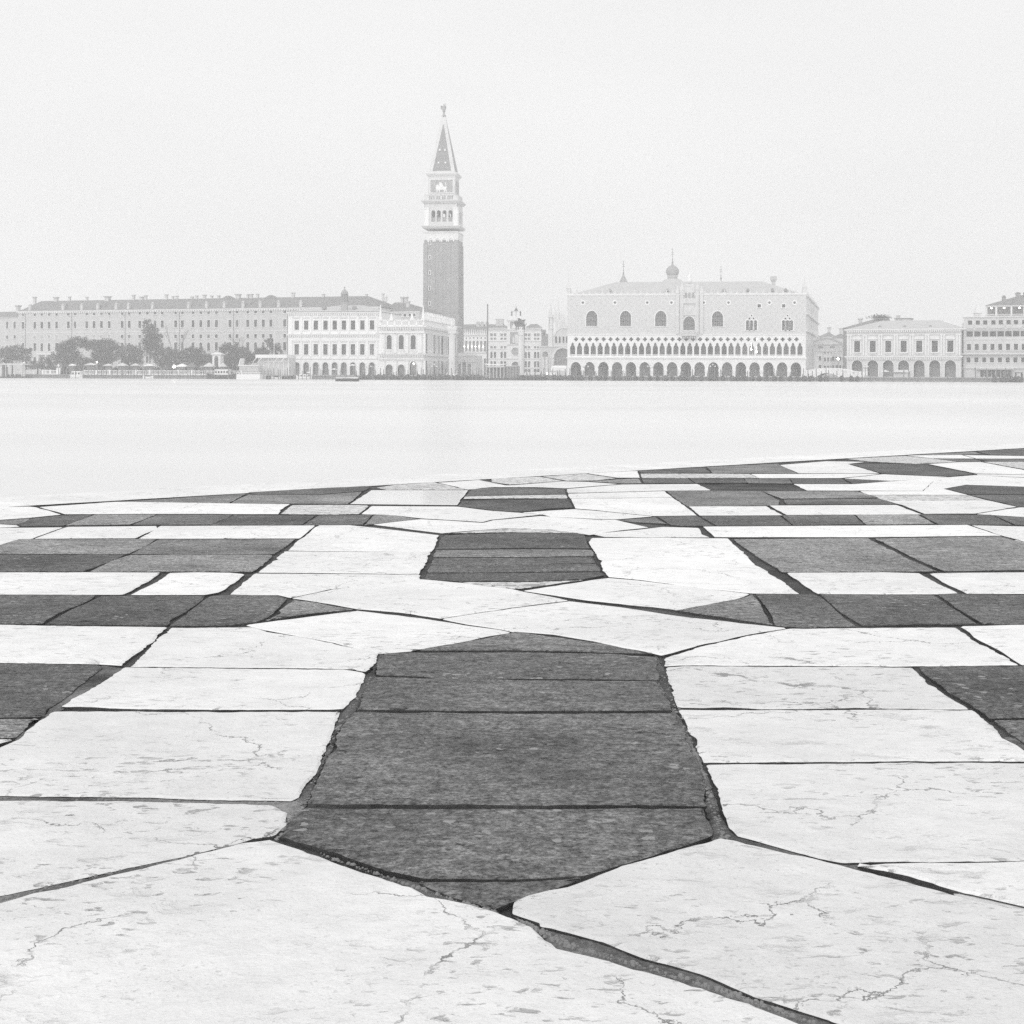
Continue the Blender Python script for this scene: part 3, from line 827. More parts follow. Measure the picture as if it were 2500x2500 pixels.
# mortar left in the widest joints
for c, mt, pts in (('N', 'joint_fill', [(-500, 1170), (0, 1052), (330, 978), (650, 908), (895, 856), (1000, 838), (1030, 848), (905, 862), (400, 990), (0, 1088), (-500, 1200)]),
                   ('N', 'joint_fill', [(-240, 674), (0, 676), (500, 684), (1100, 696), (1130, 680), (1145, 712), (1090, 770), (1078, 745), (1045, 716), (500, 704), (0, 701), (-240, 701)]),
                   ('S', 'joint_fill', [(0, 1120), (110, 1168), (330, 1228), (500, 1293), (700, 1351), (900, 1436), (1200, 1526), (1440, 1616), (1400, 1690), (1188, 1585), (930, 1480), (500, 1345), (168, 1255), (88, 1180), (0, 1145)]),
                   ('S', 'joint_fill', [(600, 350), (640, 400), (705, 520), (735, 600), (775, 700), (820, 815), (850, 835), (780, 842), (768, 822), (728, 715), (728, 640), (700, 560), (640, 440)]),
                   ('S', 'joint_fill', [(775, 834), (850, 826), (1050, 881), (1240, 931), (1400, 934), (1300, 948), (1230, 944), (960, 879), (850, 850)]),
                   ('N', 'joint_fill', [(385, 186), (470, 198), (235, 350), (185, 370), (105, 440), (70, 470), (58, 458), (98, 430), (170, 386), (180, 350), (298, 266)]),
                   ('N', 'joint_fill_dark', [(1445, 146), (1430, 146), (1383, 222), (1298, 358), (1283, 370), (1238, 500), (1123, 690), (1152, 714), (1203, 600), (1273, 440), (1328, 366), (1415, 235)]),
                   ('S', 'joint_fill_dark', [(540, 150), (572, 196), (626, 356), (700, 520), (690, 560), (600, 368), (552, 245)]),
                   ('N', 'joint_fill', [(1560, 1000), (1610, 1000), (1800, 1075), (1780, 1092), (1620, 1060), (1560, 1030), (1400, 960)])):
    x0, y0, k_ = CROPS[c]
    slab(mt, [on_pave(x0 + x * k_, y0 + y * k_) for x, y in pts], -0.004, 700 + len(pts), pavement, 'joint_fill', dz=-0.006, thick=0.03)

# kerb stones along the edge
L0, L1 = -9.0, (QB - QA).length + 14.0
s, i = L0, 0
rk = random.Random(4)
while s < L1:
    e = s + rk.uniform(1.7, 2.6)
    q0, q1 = QA + QD * s, QA + QD * e
    slab('slab_clean', [q0, q1, q1 + QN * KW, q0 + QN * KW], 0.004, 900 + i, pavement, 'kerb_stone', dz=0.0, thick=0.32)  # slab_clean: the paler white copy, lens brightness falloff in the colour
    s = e; i += 1

# bed under the stones, with the quay face down to the water
mb = MB()
def bedp(p, o): return (p.x, p.y, pave_z(p.y) + o)
e0, e1 = QA + QD * L0 + QN * (KW - .03), QA + QD * L1 + QN * (KW - .03)
bk0, bk1 = Vector((e0.x - 6, -9.0)), Vector((e1.x + 6, -9.0))
mb.add([bedp(p, -0.013) for p in (e0, e1, bk1, bk0)], [(0, 1, 2, 3)])
mb.add([(e0.x, e0.y, -1.5), (e1.x, e1.y, -1.5), bedp(e1, -.013), bedp(e0, -.013)], [(0, 1, 2, 3)])
mb.build('mortar_bed', 'mortar', pavement)

# the paving goes on outside the picture
def inside(p, poly):
    c = False
    for i in range(len(poly)):
        a, b_ = poly[i], poly[i - 1]
        if (a.y > p.y) != (b_.y > p.y) and p.x < (b_.x - a.x) * (p.y - a.y) / (b_.y - a.y) + a.x:
            c = not c
    return c
polys = [p for _, p, _ in SL]
boxes = [(min(q.x for q in p), max(q.x for q in p), min(q.y for q in p), max(q.y for q in p)) for p in polys]
rr = random.Random(9)
def covered(p):
    return any(bx_[0] < p.x < bx_[1] and bx_[2] < p.y < bx_[3] and inside(p, po) for bx_, po in zip(boxes, polys))
def in_frame(p):
    if p.y < 0.5: return False
    return -10 < 1250 + p.x / p.y * FPX < 2510 and 906 + (CZ - pave_z(p.y)) / p.y * FPX < 2510
beyond = {D: MB(), W: MB()}
yy, row = -1.6, 0
while yy < 30:
    far = yy > 9
    hgt = (0.5, 0.35, 0.42)[row % 3] * (1.6 if far else 1.0)
    x_ = -10.0 - rr.random()
    while x_ < 19:
        wd = rr.uniform(.45, .8) * (1.6 if far else 1.0)
        a_, c_ = Vector((x_, yy)), Vector((x_ + wd, yy + hgt))
        grid = [Vector((a_.x + wd * i / 5, a_.y + hgt * j / 5)) for i in range(6) for j in range(6)]
        x_ += wd
        if any((p - QA).dot(QN) > -0.02 for p in grid): continue
        cov = [covered(p) for p in grid]
        if all(cov) or any(in_frame(p) and not q for p, q in zip(grid, cov)): continue
        mt = D if (row // 3) % 3 == 1 else W
        slab(mt, [a_, Vector((c_.x, a_.y)), c_, Vector((a_.x, c_.y))], 0.004, 2000 + int(x_ * 10) + row * 37, pavement, dz=-0.006, into=beyond[mt])
    yy += hgt; row += 1
for mt, q in beyond.items():                            # small setts outside the picture, too many to part
    tag(q.build('outer_setts', [mt, 'mortar'], pavement), kind='stuff')

# loose grit in the open joint beside the dark hexagon
mb = MB()
rg = random.Random(3)
lines = [([(1440, 165), (1375, 275), (1300, 372), (1262, 440), (1230, 520), (1155, 680), (1120, 715), (1095, 760), (1045, 840)], 7, 260),
         ([(2485, 165), (2540, 330), (2600, 460), (2640, 560), (2680, 680), (2720, 800), (2735, 838)], 8, 240),
         ([(1950, 1140), (2050, 1190), (2150, 1240), (2432, 1318), (2700, 1400), (2862, 1455), (3100, 1545)], 9, 420),
         ([(0, 1070), (330, 985), (650, 915), (900, 861)], 7, 160), ([(0, 689), (500, 694), (1060, 706)], 4, 110), ([(1200, 890), (1500, 995), (1760, 1083), (1880, 1118)], 6, 160)]
for line, sp, cnt in lines:
    for _ in range(cnt):
        k_ = rg.randrange(len(line) - 1); t = rg.random()
        px = (line[k_][0] * (1 - t) + line[k_ + 1][0] * t) + rg.gauss(0, sp); py = line[k_][1] * (1 - t) + line[k_ + 1][1] * t + rg.gauss(0, sp * .5)
        p = on_pave(px * .647, 1500 + py * .647)
        r_ = rg.choice([.0015, .002, .002, .003, .003, .004, .006])
        o = MB(); o.lathe([(r_ * .5, -r_ * .4), (r_, 0), (r_ * .6, r_ * .55)], 0, 0, 5)
        z_ = pave_z(p.y) - .007 + r_ * .2
        sx, sy = rg.uniform(.7, 1.4), rg.uniform(.7, 1.4)
        mb.add([(v[0] * sx + p.x, v[1] * sy + p.y, v[2] + z_) for v in o.v], o.f)
tag(mb.build('gravel', 'quay_stone'), 'loose grit lying in the open joints around the dark hexagon paving', 'gravel', kind='stuff')

# ------------------------------------------------------------------ the gothic palace
def palace():
    F = Front(1385, 454, 1967, 446)
    t = F.thing('gothic_palace', 'long pale gothic palace with two tiers of pointed arcades below lozenge-patterned wall', 'palace')
    zc, zl, zf = F.z(720.5), F.z(818.5), F.z(873.0)       # cornice, top of loggia, loggia floor
    Wd = F.W
    depth, shear = 100.0, 13.4
    # lower arcade
    mb = MB()
    holes = []
    lows = [1405.8 + i * 33.58 for i in range(17)]
    for px in lows:
        holes.append(arch(F.size(25.5, px), F.z(884.0) - 0.1, 'pointed', x=F.u(px), z=0.1))
    wall_mesh(mb, [(0, 0), (Wd, 0), (Wd, zf - .5), (0, zf - .5)], holes, rev=0.9)
    mb.build('arcade', 'istrian', t)
    cb = MB()
    q = F.size(4.6)
    zs = F.z(903)
    cb.box(-q, q, -.18, .9, zs - .55, zs + .2); cb.box(-q * .8, q * .8, -.1, .9, zs - 1.0, zs - .55); cb.lathe([(q * .66, 0), (q * .62, zs - 1.0)], 0, .3, 10)
    cm = cb.mesh('column', 'istrian')
    copies(cm, 'column', t, [(F.u(p + 16.79), -.05, 0) for p in lows[:-1]])
    # loggia
    mb = MB()
    holes = []
    ups = [1397.8 + i * 16.82 for i in range(34)]
    zb = zf + .35
    for px in ups:
        holes.append(arch(F.size(12.4, px), F.z(836.2) - zb, 'ogee', x=F.u(px), z=zb))
    for px in ups[:-1]:
        h = F.size(10.6, px)
        holes.append(arch(h, h, 'quatre', x=F.u(px + 8.41), z=F.z(828.4) - h / 2))
    wall_mesh(mb, [(0, zf), (Wd, zf), (Wd, zl), (0, zl)], holes, rev=0.55)
    mb.build('loggia', 'istrian', t)
    bb = MB()
    w2 = F.size(6.2)
    zt = F.z(865.5) - zb
    bb.box(-w2, w2, .12, .34, zt - .18, zt); bb.box(-w2, w2, .12, .34, 0, .14)
    for i in range(6):
        x_ = -w2 + 2 * w2 * (i + .5) / 6
        bb.box(x_ - .07, x_ + .07, .16, .30, .14, zt - .18)
    copies(bb.mesh('balustrade', 'istrian'), 'balustrade', t, [(F.u(p), 0, zb) for p in ups])
    cornice(t, 0, Wd, zf - .5, zf + .12, .35, 'istrian', .9)
    cornice(t, 0, Wd, zl, zl + .35, .22, 'istrian', .6)
    # upper wall
    mb = MB()
    holes, wins = [], []
    zref = {}
    for px, w_, y0, y1, k_, bars in [(1444.5, 27.5, 758.5, 795.7, 'pointed', (5, 2)), (1527, 27.5, 758.7, 795.9, 'pointed', (5, 2)), (1613, 27.5, 758.7, 796, 'pointed', (5, 2)),
                                     (1682, 28, 772, 805.7, 'pointed', (5, 2)), (1751.5, 27.5, 759.8, 797, 'pointed', (5, 2))]:
        wins.append((px, w_, y0, y1, k_, bars, 0.25))
    for c in (1834.4, 1922.3):
        for d_ in (-9.8, 0, 9.8):
            wins.append((c + d_, 7.6, 781.5, 805.8, 'pointed', (1, 1), 0.3))
        for d_ in (-5, 5):
            wins.append((c + d_, 4.6, 775.2, 779.8, 'oval', (0, 0), 0.2))
        wins.append((c, 4.0, 768.5, 772.5, 'oval', (0, 0), 0.2))
    for px in (1422.5, 1501, 1579.8, 1639, 1717.6, 1778, 1878, 1939.6):
        wins.append((px, 6.4, 735.8, 742.2, 'quatre', (0, 0), 0.35))
    for px in (1853, 1912.7):
        wins.append((px, 8.0, 742.6, 751, 'rect', (2, 2), 0.25))
    for px, w_, y0, y1, k_, bars, fw in wins:
        u, z0, wm, h = F.u(px), F.z(y1, px), F.size(w_, px), F.size(y1 - y0, px)
        holes.append(arch(wm, h, k_, x=u, z=z0))
        pale = k_ == 'quatre'
        if k_ in ('quatre', 'oval'):
            m2 = MB()
            a_, b_ = arch(wm, h, k_), arch(wm * 1.0 + 2 * fw, h + 2 * fw, 'oval', z=-fw)
            m2.face(a_, .5, 1)
            inn = arch(wm * 1.12, h * 1.12, 'oval', z=-h * .06)
            m2.ring(inn, arch(wm * 1.12 + 2 * fw, h * 1.12 + 2 * fw, 'oval', z=-h * .06 - fw), -.1, .02, 0)
            o = m2.build('oculus', ['istrian', 'glass_pale' if pale else 'glass'], t); o.location = (u, 0, z0)
        else:
            window(t, u, z0, wm, h, k_, 'istrian', 'glass_pale', fw, .5, bars, .1, True)
    wall_mesh(mb, [(0, zl + .3), (Wd, zl + .3), (Wd, zc), (0, zc)], holes, rev=0.55)
    mb.build('wall', 'lozenge', t)
    mb = MB(); body(mb, 0, Wd, 0.0, depth, 0, zc, shear); mb.build('side_wall', 'istrian', t)
    for px, py in ((1835, 852.5), (1848, 859)):
        m_ = MB(); m_.lathe([(.02, F.z(py, px) - .3), (.26, F.z(py, px)), (.02, F.z(py, px) + .3)], F.u(px), 2.0, 8); m_.tube((F.u(px), 2.0, F.z(py, px) + .25), (F.u(px), 2.0, zl - .3), .03); m_.build('loggia_lamp', 'lamp_glow', t)
    cornice(t, 0, Wd, zc - .1, zc + .45, .3, 'istrian', .8)
    # inside of the arcades
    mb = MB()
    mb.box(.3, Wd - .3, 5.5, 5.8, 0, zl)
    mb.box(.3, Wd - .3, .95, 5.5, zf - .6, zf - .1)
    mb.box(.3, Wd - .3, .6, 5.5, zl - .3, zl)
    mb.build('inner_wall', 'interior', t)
    dm = MB(); dm.box(-1.2, 1.2, 5.35, 5.48, 0, 4.2); dmm = dm.mesh('doorway', 'wood_dark')
    copies(dmm, 'doorway', t, [(F.u(p + 6), 0, .02) for p in lows[::2]])
    dm = MB(); dm.box(-.8, .8, 5.35, 5.48, 0, 3.2); dmm = dm.mesh('loggia_door', 'wood_dark')
    copies(dmm, 'loggia_door', t, [(F.u(p + 3), 0, zf) for p in ups[2:24:2]])
    # merlons: lace of pointed white pieces along the eave
    def merlon(h, w_):
        m_ = MB()
        m_.prism([(-w_ * .42, 0), (w_ * .42, 0), (w_ * .34, h * .3), (w_ * .12, h * .38), (w_ * .26, h * .52), (w_ * .05, h * .7), (0, h), (-w_ * .05, h * .7), (-w_ * .26, h * .52), (-w_ * .12, h * .38), (-w_ * .34, h * .3)], .05, .3)
        return m_.mesh('merlon', 'marble_old')
    n = 37
    mm = merlon(F.size(14), Wd / n * .5)
    copies(mm, 'merlon', t, [(Wd * (i + .5) / n, 0, zc + .45) for i in range(n)])
    for i in range(36):
        o = bpy.data.objects.new('merlon', mm)
        f = (i + .5) / 36
        o.location = (Wd + shear * f - .3, depth * f, zc + .45); o.rotation_euler = (0, 0, math.atan2(depth, shear)); link(o, t)
    for u in (.3, Wd - .3):
        m_ = MB(); m_.box(u - .55, u + .55, -.2, .9, zc + .4, zc + 2.2); m_.taper(u - .7, u + .7, -.35, 1.05, zc + 2.2, u - .05, u + .05, .3, .4, zc + 4.4)
        m_.lathe([(.05, zc + 4.3), (.16, zc + 4.6), (.03, zc + 5.2)], u, .35, 8)
        m_.build('corner_pinnacle', 'marble_old', t)
    # roof
    mb = MB()
    zr = F.z(689, 1684) + F.size(0)
    hip_roof(mb, .8, Wd - .8, 1.0, 28, zc + .3, zr * 1.035, F.u(1500), F.u(1866), ry=14)
    rf = mb.build('roof', 'lead', t)
    m_ = MB(); m_.box(-.5, .5, -.5, .5, -1.5, 1.1); m_.taper(-.5, .5, -.5, .5, 1.1, -1.0, 1.0, -1.0, 1.0, 2.0); m_.box(-1.0, 1.0, -1.0, 1.0, 2.0, 3.0)
    o = m_.build('chimney', 'lead', rf); o.location = (F.u(1890) + .6, 13.0, F.z(692, 1890))
    dg = MB(); dg.prism([(-.5, 0), (.5, 0), (.5, .5), (0, 1.0), (-.5, .5)], -.6, 1.5); dgm = dg.mesh('dormer', 'lead_dark')
    copies(dgm, 'dormer', rf, [(F.u(p), 3.6, zc + 1.35) for p in (1487, 1628, 1768, 1827, 1887, 1920)])
    # central balcony
    bx0, bx1 = F.u(1660), F.u(1705.5)
    m_ = MB()
    for u in (bx0, bx1 - 1.0, bx0 - 1.3, bx1 + .3):
        m_.box(u, u + 1.0, -.5, .1, zl + .4, zc + 1.6 if u in (bx0, bx1 - 1.0) else zc + .6)
        m_.taper(u - .1, u + 1.1, -.6, .2, zc + (1.6 if u in (bx0, bx1 - 1.0) else .6), u + .45, u + .55, -.25, -.15, zc + (4.2 if u in (bx0, bx1 - 1.0) else 2.8))
    zt0, zt1 = F.z(767, 1682), F.z(698, 1682)
    m_.box(bx0 + 1, bx1 - 1.0, -.3, .1, F.z(770, 1682), F.z(752, 1682))
    m_.box(bx0 + 1, bx1 - 1.0, -.45, .1, F.z(741, 1682), F.z(729, 1682))
    m_.box(F.u(1671), F.u(1694), -.4, .3, F.z(729, 1682), zt1)
    m_.taper(F.u(1669), F.u(1696), -.5, .4, zt1, F.u(1679), F.u(1687), -.2, .1, zt1 + 1.0)
    fr = m_.build('balcony_frame', 'marble_old', t)
    m_ = MB()
    for p_ in (1674, 1682.5, 1691):
        m_.prism(arch(F.size(5), F.size(13), 'pointed', x=F.u(p_), z=F.z(727, 1682)), -.52, -.41)
    m_.build('niche', 'interior', fr)
    m_ = MB(); m_.lathe([(.2, F.z(753, 1682)), (.2, F.z(753, 1682) + .01)], 0, 0, 4)
    m_.prism(arch(F.size(10), F.size(10), 'oval', x=F.u(1682), z=F.z(764.5, 1682)), -.42, -.31)
    m_.build('roundel', 'marble_old', fr)
    m_ = MB()
    m_.box(F.u(1664), F.u(1700), -1.5, .05, F.z(820, 1682), F.z(817, 1682)); m_.box(F.u(1664), F.u(1700), -1.5, -1.3, F.z(809, 1682), F.z(807, 1682))
    for i in range(13):
        x_ = F.u(1664.5) + (F.u(1699.5) - F.u(1664.5)) * i / 12
        m_.box(x_ - .1, x_ + .1, -1.47, -1.33, F.z(817, 1682), F.z(809, 1682))
    for i in range(9):
        x_ = F.u(1665) + (F.u(1699) - F.u(1665)) * i / 8
        m_.box(x_ - .12, x_ + .12, -1.2, .02, F.z(820, 1682) - .8, F.z(820, 1682))
    m_.build('balcony', 'marble_old', t)
    m_ = MB()
    zs = zt1 + .9; us = F.u(1683)
    m_.lathe([(.75, zs), (.6, zs + .9), (.42, zs + 1.9), (.5, zs + 2.4), (.22, zs + 2.7), (.26, zs + 3.0), (.08, zs + 3.3)], us, 0, 10)
    m_.tube((us + .4, 0, zs + 2.2), (us + .5, 0, zs + 3.6), .07); m_.tube((us - .4, 0, zs + 2.3), (us - .6, -.1, zs + 1.5), .1)
    m_.build('statue', 'istrian', t, True)
    # canal side: windows on the receding wall
    ang = math.atan2(depth, shear)
    for z0, h in ((zl + 3.5, 3.0), (zl + 8.0, 2.6), (zf + 1, 3.5)):
        for i in range(9):
            f = (i + .7) / 9.4
            m_ = MB(); m_.box(-.7, .7, -.06, .2, 0, h); m_.box(-.55, .55, -.09, .1, .15, h - .15, 1)
            o = m_.build('side_window', ['trim', 'glass'], t); o.location = (Wd + shear * f, depth * f, z0); o.rotation_euler = (0, 0, ang)
    for z0 in (zc - .3, zl + 1.2, zl + 6.4):
        m_ = MB(); m_.box(0, math.hypot(depth, shear), -.5, .05, z0, z0 + .5)
        o = m_.build('side_cornice', 'trim', t); o.location = (Wd + .02, 0.3, 0); o.rotation_euler = (0, 0, ang)
palace()

# domes of the basilica rising behind the palace roof
def dome(px, Y, parts_, label):
    b = at(px, 700, Y)
    t = empty('basilica_dome', (b.x, Y, LAND), 0, label, 'dome')
    zz = lambda py: CZ + ((px - 1250) * SR + (CY - py)) * Y / FPX - LAND
    rr_ = lambda n: n * Y / FPX
    for nm, mat, prof, n in parts_:
        m_ = MB(); m_.lathe([(rr_(r_), zz(py)) for r_, py in prof], 0, 0, n)
        if nm == 'cross':
            y0 = prof[-1][1]
            m_.box(-rr_(4), rr_(4), -.06, .06, zz(y0 + 12), zz(y0 + 11.2)); m_.box(-rr_(3), rr_(3), -.06, .06, zz(y0 + 7), zz(y0 + 6.2)); m_.lathe([(.05, zz(y0 + 1)), (rr_(1.2), zz(y0 - .5)), (.05, zz(y0 - 2))], 0, 0, 8)
        m_.build(nm, mat, t, n > 8)
dome(1522, 560, [('cone', 'lead_dark', [(13, 700), (10, 689), (7, 682), (3.5, 675), (1.3, 668)], 16), ('finial', 'lead_dark', [(.8, 669), (2.2, 666.5), (.7, 663), (1.3, 660), (.5, 657)], 8), ('cross', 'metal_dark', [(.45, 660), (.35, 639)], 6)], 'pointed lead dome tip with tall cross above palace roof end nearest the basilica')
dome(1641.7, 560, [('lower_dome', 'lead', [(32, 705), (29, 692), (24, 686), (17, 682), (12, 680)], 20), ('lantern', 'lead', [(12, 690), (12, 676), (13, 675), (13, 673)], 12),
     ('onion_dome', 'lead_dark', [(9, 676), (13, 672), (16, 666), (16, 660), (13, 654), (8, 650), (4, 648), (1.6, 644)], 20), ('finial', 'lead_dark', [(1.2, 646), (2.6, 640), (.9, 637), (1.6, 633), (.6, 629)], 8), ('cross', 'metal_dark', [(.5, 632), (.35, 609)], 6)], 'ribbed onion dome on lantern above middle of palace roof')
dome(1760, 560, [('cone', 'lead', [(10, 700), (7, 692), (3.5, 687), (1.4, 684)], 16), ('finial', 'lead_dark', [(1.0, 686), (2.6, 679), (1.0, 676), (1.6, 673), (.6, 670)], 8), ('cross', 'metal_dark', [(.4, 672), (.3, 652)], 6)], 'small finial with thin cross between onion dome and palace chimney')

# ------------------------------------------------------------------ bell tower
def tower():
    F = Front(1034.5, 540, 1117.0, 538.6)
    t = F.thing('bell_tower', 'tall square brick bell tower with white belfry and pyramid spire', 'tower')
    t.rotation_euler = (0, 0, R(-6.2))
    Wd = F.W * 1.0
    z = lambda py: F.z(py, 1076)
    sz = lambda n: n * 540 / FPX
    y1 = Wd
    zt = z(586)
    mb = MB()
    e = .35
    mb.taper(-e, Wd + e, -e, y1 + e, 0, 0, Wd, 0, y1, zt)
    mb.build('shaft', 'brick', t)
    # raised brick strips on front and right side
    sb = MB()
    for i in range(5):
        x_ = Wd * (i + .0) / 4 * .92 + Wd * .04
        sb.taper(x_ - .8, x_ + .8, -.55 - .0, -.2, 0, x_ - .75, x_ + .75, -.22, .1, zt - 1.2)
    for i in range(5):
        y_ = y1 * i / 4 * .92 + y1 * .04
        sb.taper(Wd + .2, Wd + .55, y_ - .8, y_ + .8, 0, Wd - .1, Wd + .22, y_ - .75, y_ + .75, zt - 1.2)
    strips = sb
    # each strip is a part of its own
    for k_ in range(10):
        m_ = MB(); m_.add(sb.v[k_ * 8:(k_ + 1) * 8], [(0, 3, 2, 1), (4, 5, 6, 7), (0, 1, 5, 4), (1, 2, 6, 5), (2, 3, 7, 6), (3, 0, 4, 7)])
        m_.build('pilaster_strip', 'brick', t)
    wm = MB()
    a_ = arch(.5, 1.35, 'round')
    wm.face(a_, -.02, 1); wm.ring(a_, [(q[0] * 1.9, q[1] * 1.25 - .17) for q in a_], -.14, .02, 0)
    wme = wm.mesh('slit_window', ['istrian', 'glass'])
    zs = [z(p) for p in (597, 632, 670, 708, 745)]
    for q in zs:
        o = bpy.data.objects.new('slit_window', wme); o.location = (F.u(1049), -.55 * (1 - q / zt) - .2, q); link(o, t)
    # white corbel band with arches
    m_ = MB()
    hol = [arch(1.5, 1.5, 'round', x=Wd * (i + 1) / 5, z=zt - 1.1) for i in range(4)]
    m_.box(-.12, Wd + .12, -.12, y1 + .12, zt, z(565)); m_.build('corbel_band', 'trim', t)
    for i in range(4):
        c_ = MB(); xx = Wd * (i + 1) / 5
        c_.ring(arch(1.4, 1.3, 'round', x=xx, z=zt - .6), arch(2.4, 1.9, 'round', x=xx, z=zt - .6), -.3, 0); c_.build('corbel_arch', 'istrian', t)
    def slab_(y0, yb, pr, nm='cornice'):
        q = MB()
        h0, h1 = z(yb), z(y0)
        q.taper(-pr * .35, Wd + pr * .35, -pr * .35, y1 + pr * .35, h0, -pr, Wd + pr, -pr, y1 + pr, h0 + (h1 - h0) * .75)
        q.box(-pr, Wd + pr, -pr, y1 + pr, h0 + (h1 - h0) * .75, h1)
        q.build(nm, 'marble_old', t)
    slab_(551, 557.5, .95)
    slab_(567, 570, .3, 'string_course')
    # belfry
    m_ = MB()
    b0, b1 = z(551), z(495)
    hx = [1056.6, 1069.9, 1084, 1098.5]
    u_off = [F.u(p) for p in hx]
    hl = [arch(sz(9.6), z(513) - z(541), 'round', x=u_, z=z(541)) for u_ in u_off]
    i_ = .25
    wall_mesh(m_, [(i_, b0), (Wd - i_, b0), (Wd - i_, b1), (i_, b1)], hl, y0=.1, rev=1.2)
    # the right-hand wall with the same openings
    m2 = MB()
    hl2 = [arch(sz(9.6), z(513) - z(541), 'round', x=u_, z=z(541)) for u_ in u_off]
    wall_mesh(m2, [(i_, b0), (Wd - i_, b0), (Wd - i_, b1), (i_, b1)], hl2, y0=.1, rev=1.2)
    m_.add([(Wd - v[1], v[0], v[2]) for v in m2.v], m2.f)
    m_.add([(v[1], v[0], v[2]) for v in m2.v], m2.f)
    m_.add([(v[0], y1 - v[1], v[2]) for v in m2.v], m2.f)
    m_.build('belfry', 'marble_old', t)
    fl = MB(); fl.box(.4, Wd - .4, .4, y1 - .4, b0 + .05, z(530)); fl.build('belfry_floor', 'interior', t)
    for x_ in (.9, Wd - .9):
        m_ = MB(); m_.box(x_ - .85, x_ + .85, -.15, .3, b0, z(510)); m_.box(x_ - 1.05, x_ + 1.05, -.3, .3, z(510), z(507)); m_.build('corner_pilaster', 'istrian', t)
    for y_ in (.95, y1 - .95):
        m_ = MB(); m_.box(Wd - .3, Wd + .15, y_ - .6, y_ + .85, b0, z(510)); m_.build('corner_pilaster', 'istrian', t)
    for x_ in (Wd * .36, Wd * .64):
        bl = MB(); bl.lathe([(.9, z(527)), (.62, z(523)), (.5, z(519)), (.15, z(517.5))], x_, y1 / 2, 14); bl.build('bell', 'bronze', t, True)
    slab_(489, 496, 1.05)
    # attic balustrade
    m_ = MB()
    m_.box(.1, Wd - .1, .1, .5, z(489), z(487)); m_.box(.1, Wd - .1, .1, .5, z(477), z(474))
    for i in range(5):
        x_ = [0.9, Wd * .335, Wd * .5, Wd * .665, Wd - .9][i]; q = .85 if i in (0, 4) else .28
        m_.box(x_ - q, x_ + q, .1, .5, z(489), z(475))
    for i in range(16):
        x_ = 1.8 + (Wd - 3.6) * i / 15; m_.box(x_ - .1, x_ + .1, .2, .4, z(487), z(477))
    m_.box(Wd - .5, Wd - .1, .5, y1 - .1, z(489), z(474))
    m_.box(.1, .5, .5, y1 - .1, z(489), z(474)); m_.box(.5, Wd - .5, y1 - .5, y1 - .1, z(489), z(474))
    m_.build('attic_balustrade', 'marble_old', t)
    a0, a1 = 1.25, Wd - 1.25
    m_ = MB(); m_.box(a0, a1, a0, a1, z(489), z(424)); m_.build('attic', 'marble_old', t)
    pn = MB()
    c0, c1 = a0 + .9, a1 - .9
    pn.box(c0, c1, a0 - .05, a0 + .1, z(469), z(438)); pn.box(a1 - .1, a1 + .05, a0 + .9, a1 - .9, z(469), z(438))
    pn.build('relief_panel', 'panel_grey', t)
    m_ = MB()
    m_.ring([(c0, z(469)), (c1, z(469)), (c1, z(438)), (c0, z(438))], [(c0 - .35, z(469) - .35), (c1 + .35, z(469) - .35), (c1 + .35, z(438) + .35), (c0 - .35, z(438) + .35)], a0 - .16, a0 + .02)
    m_.build('panel_frame', 'trim', t)
    # relief animal on the panel
    m_ = MB()
    cx = (a0 + a1) / 2; zz0 = z(468)
    s_ = .95
    m_.prism([(cx - 2.1 * s_, zz0 + .9 * s_), (cx + 1.7 * s_, zz0 + .8 * s_), (cx + 2.0 * s_, zz0 + 1.7 * s_), (cx + 1.2 * s_, zz0 + 2.1 * s_), (cx - .8 * s_, zz0 + 2.0 * s_), (cx - 1.3 * s_, zz0 + 2.9 * s_), (cx - 2.0 * s_, zz0 + 2.7 * s_), (cx - 2.3 * s_, zz0 + 1.8 * s_)], a0 - .3, a0)
    for x_ in (-2.0, -1.1, .9, 1.6): m_.box(cx + x_ * s_, cx + (x_ + .45) * s_, a0 - .28, a0, zz0 + .05, zz0 + 1.0 * s_)
    m_.prism([(cx - .9 * s_, zz0 + 1.9 * s_), (cx + .9 * s_, zz0 + 2.0 * s_), (cx + .3 * s_, zz0 + 3.4 * s_), (cx - .8 * s_, zz0 + 3.9 * s_), (cx - 1.0 * s_, zz0 + 3.0 * s_)], a0 - .34, a0)
    m_.tube((cx + 1.8 * s_, a0 - .1, zz0 + 1.6), (cx + 1.5 * s_, a0 - .1, zz0 + 3.6), .16)
    m_.build('relief', 'istrian', t)
    q = MB(); pr = .9
    h0, h1 = z(428), z(421)
    q.taper(a0 - .3, a1 + .3, a0 - .3, a1 + .3, h0, a0 - pr, a1 + pr, a0 - pr, a1 + pr, h1 - .3); q.box(a0 - pr, a1 + pr, a0 - pr, a1 + pr, h1 - .3, h1)
    q.build('cornice', 'trim', t)
    # spire
    zc_ = lambda py: CZ + ((1084 - 1250) * SR + (CY - py)) * 546.5 / FPX - LAND
    s0, s1 = z(421), zc_(283)
    m = Wd / 2
    hb, ht = (a1 - a0) / 2 - .1, .55
    q = MB(); q.taper(m - hb, m + hb, m - hb, m + hb, s0, m - ht, m + ht, m - ht, m + ht, s1); q.build('spire', 'marble_old', t)
    def fpt(s_, f, o):                # points on the sloping front face
        r_ = hb + (ht - hb) * f
        return (m + s_ * r_, m - r_ - o, s0 + (s1 - s0) * f)
    pn = MB()
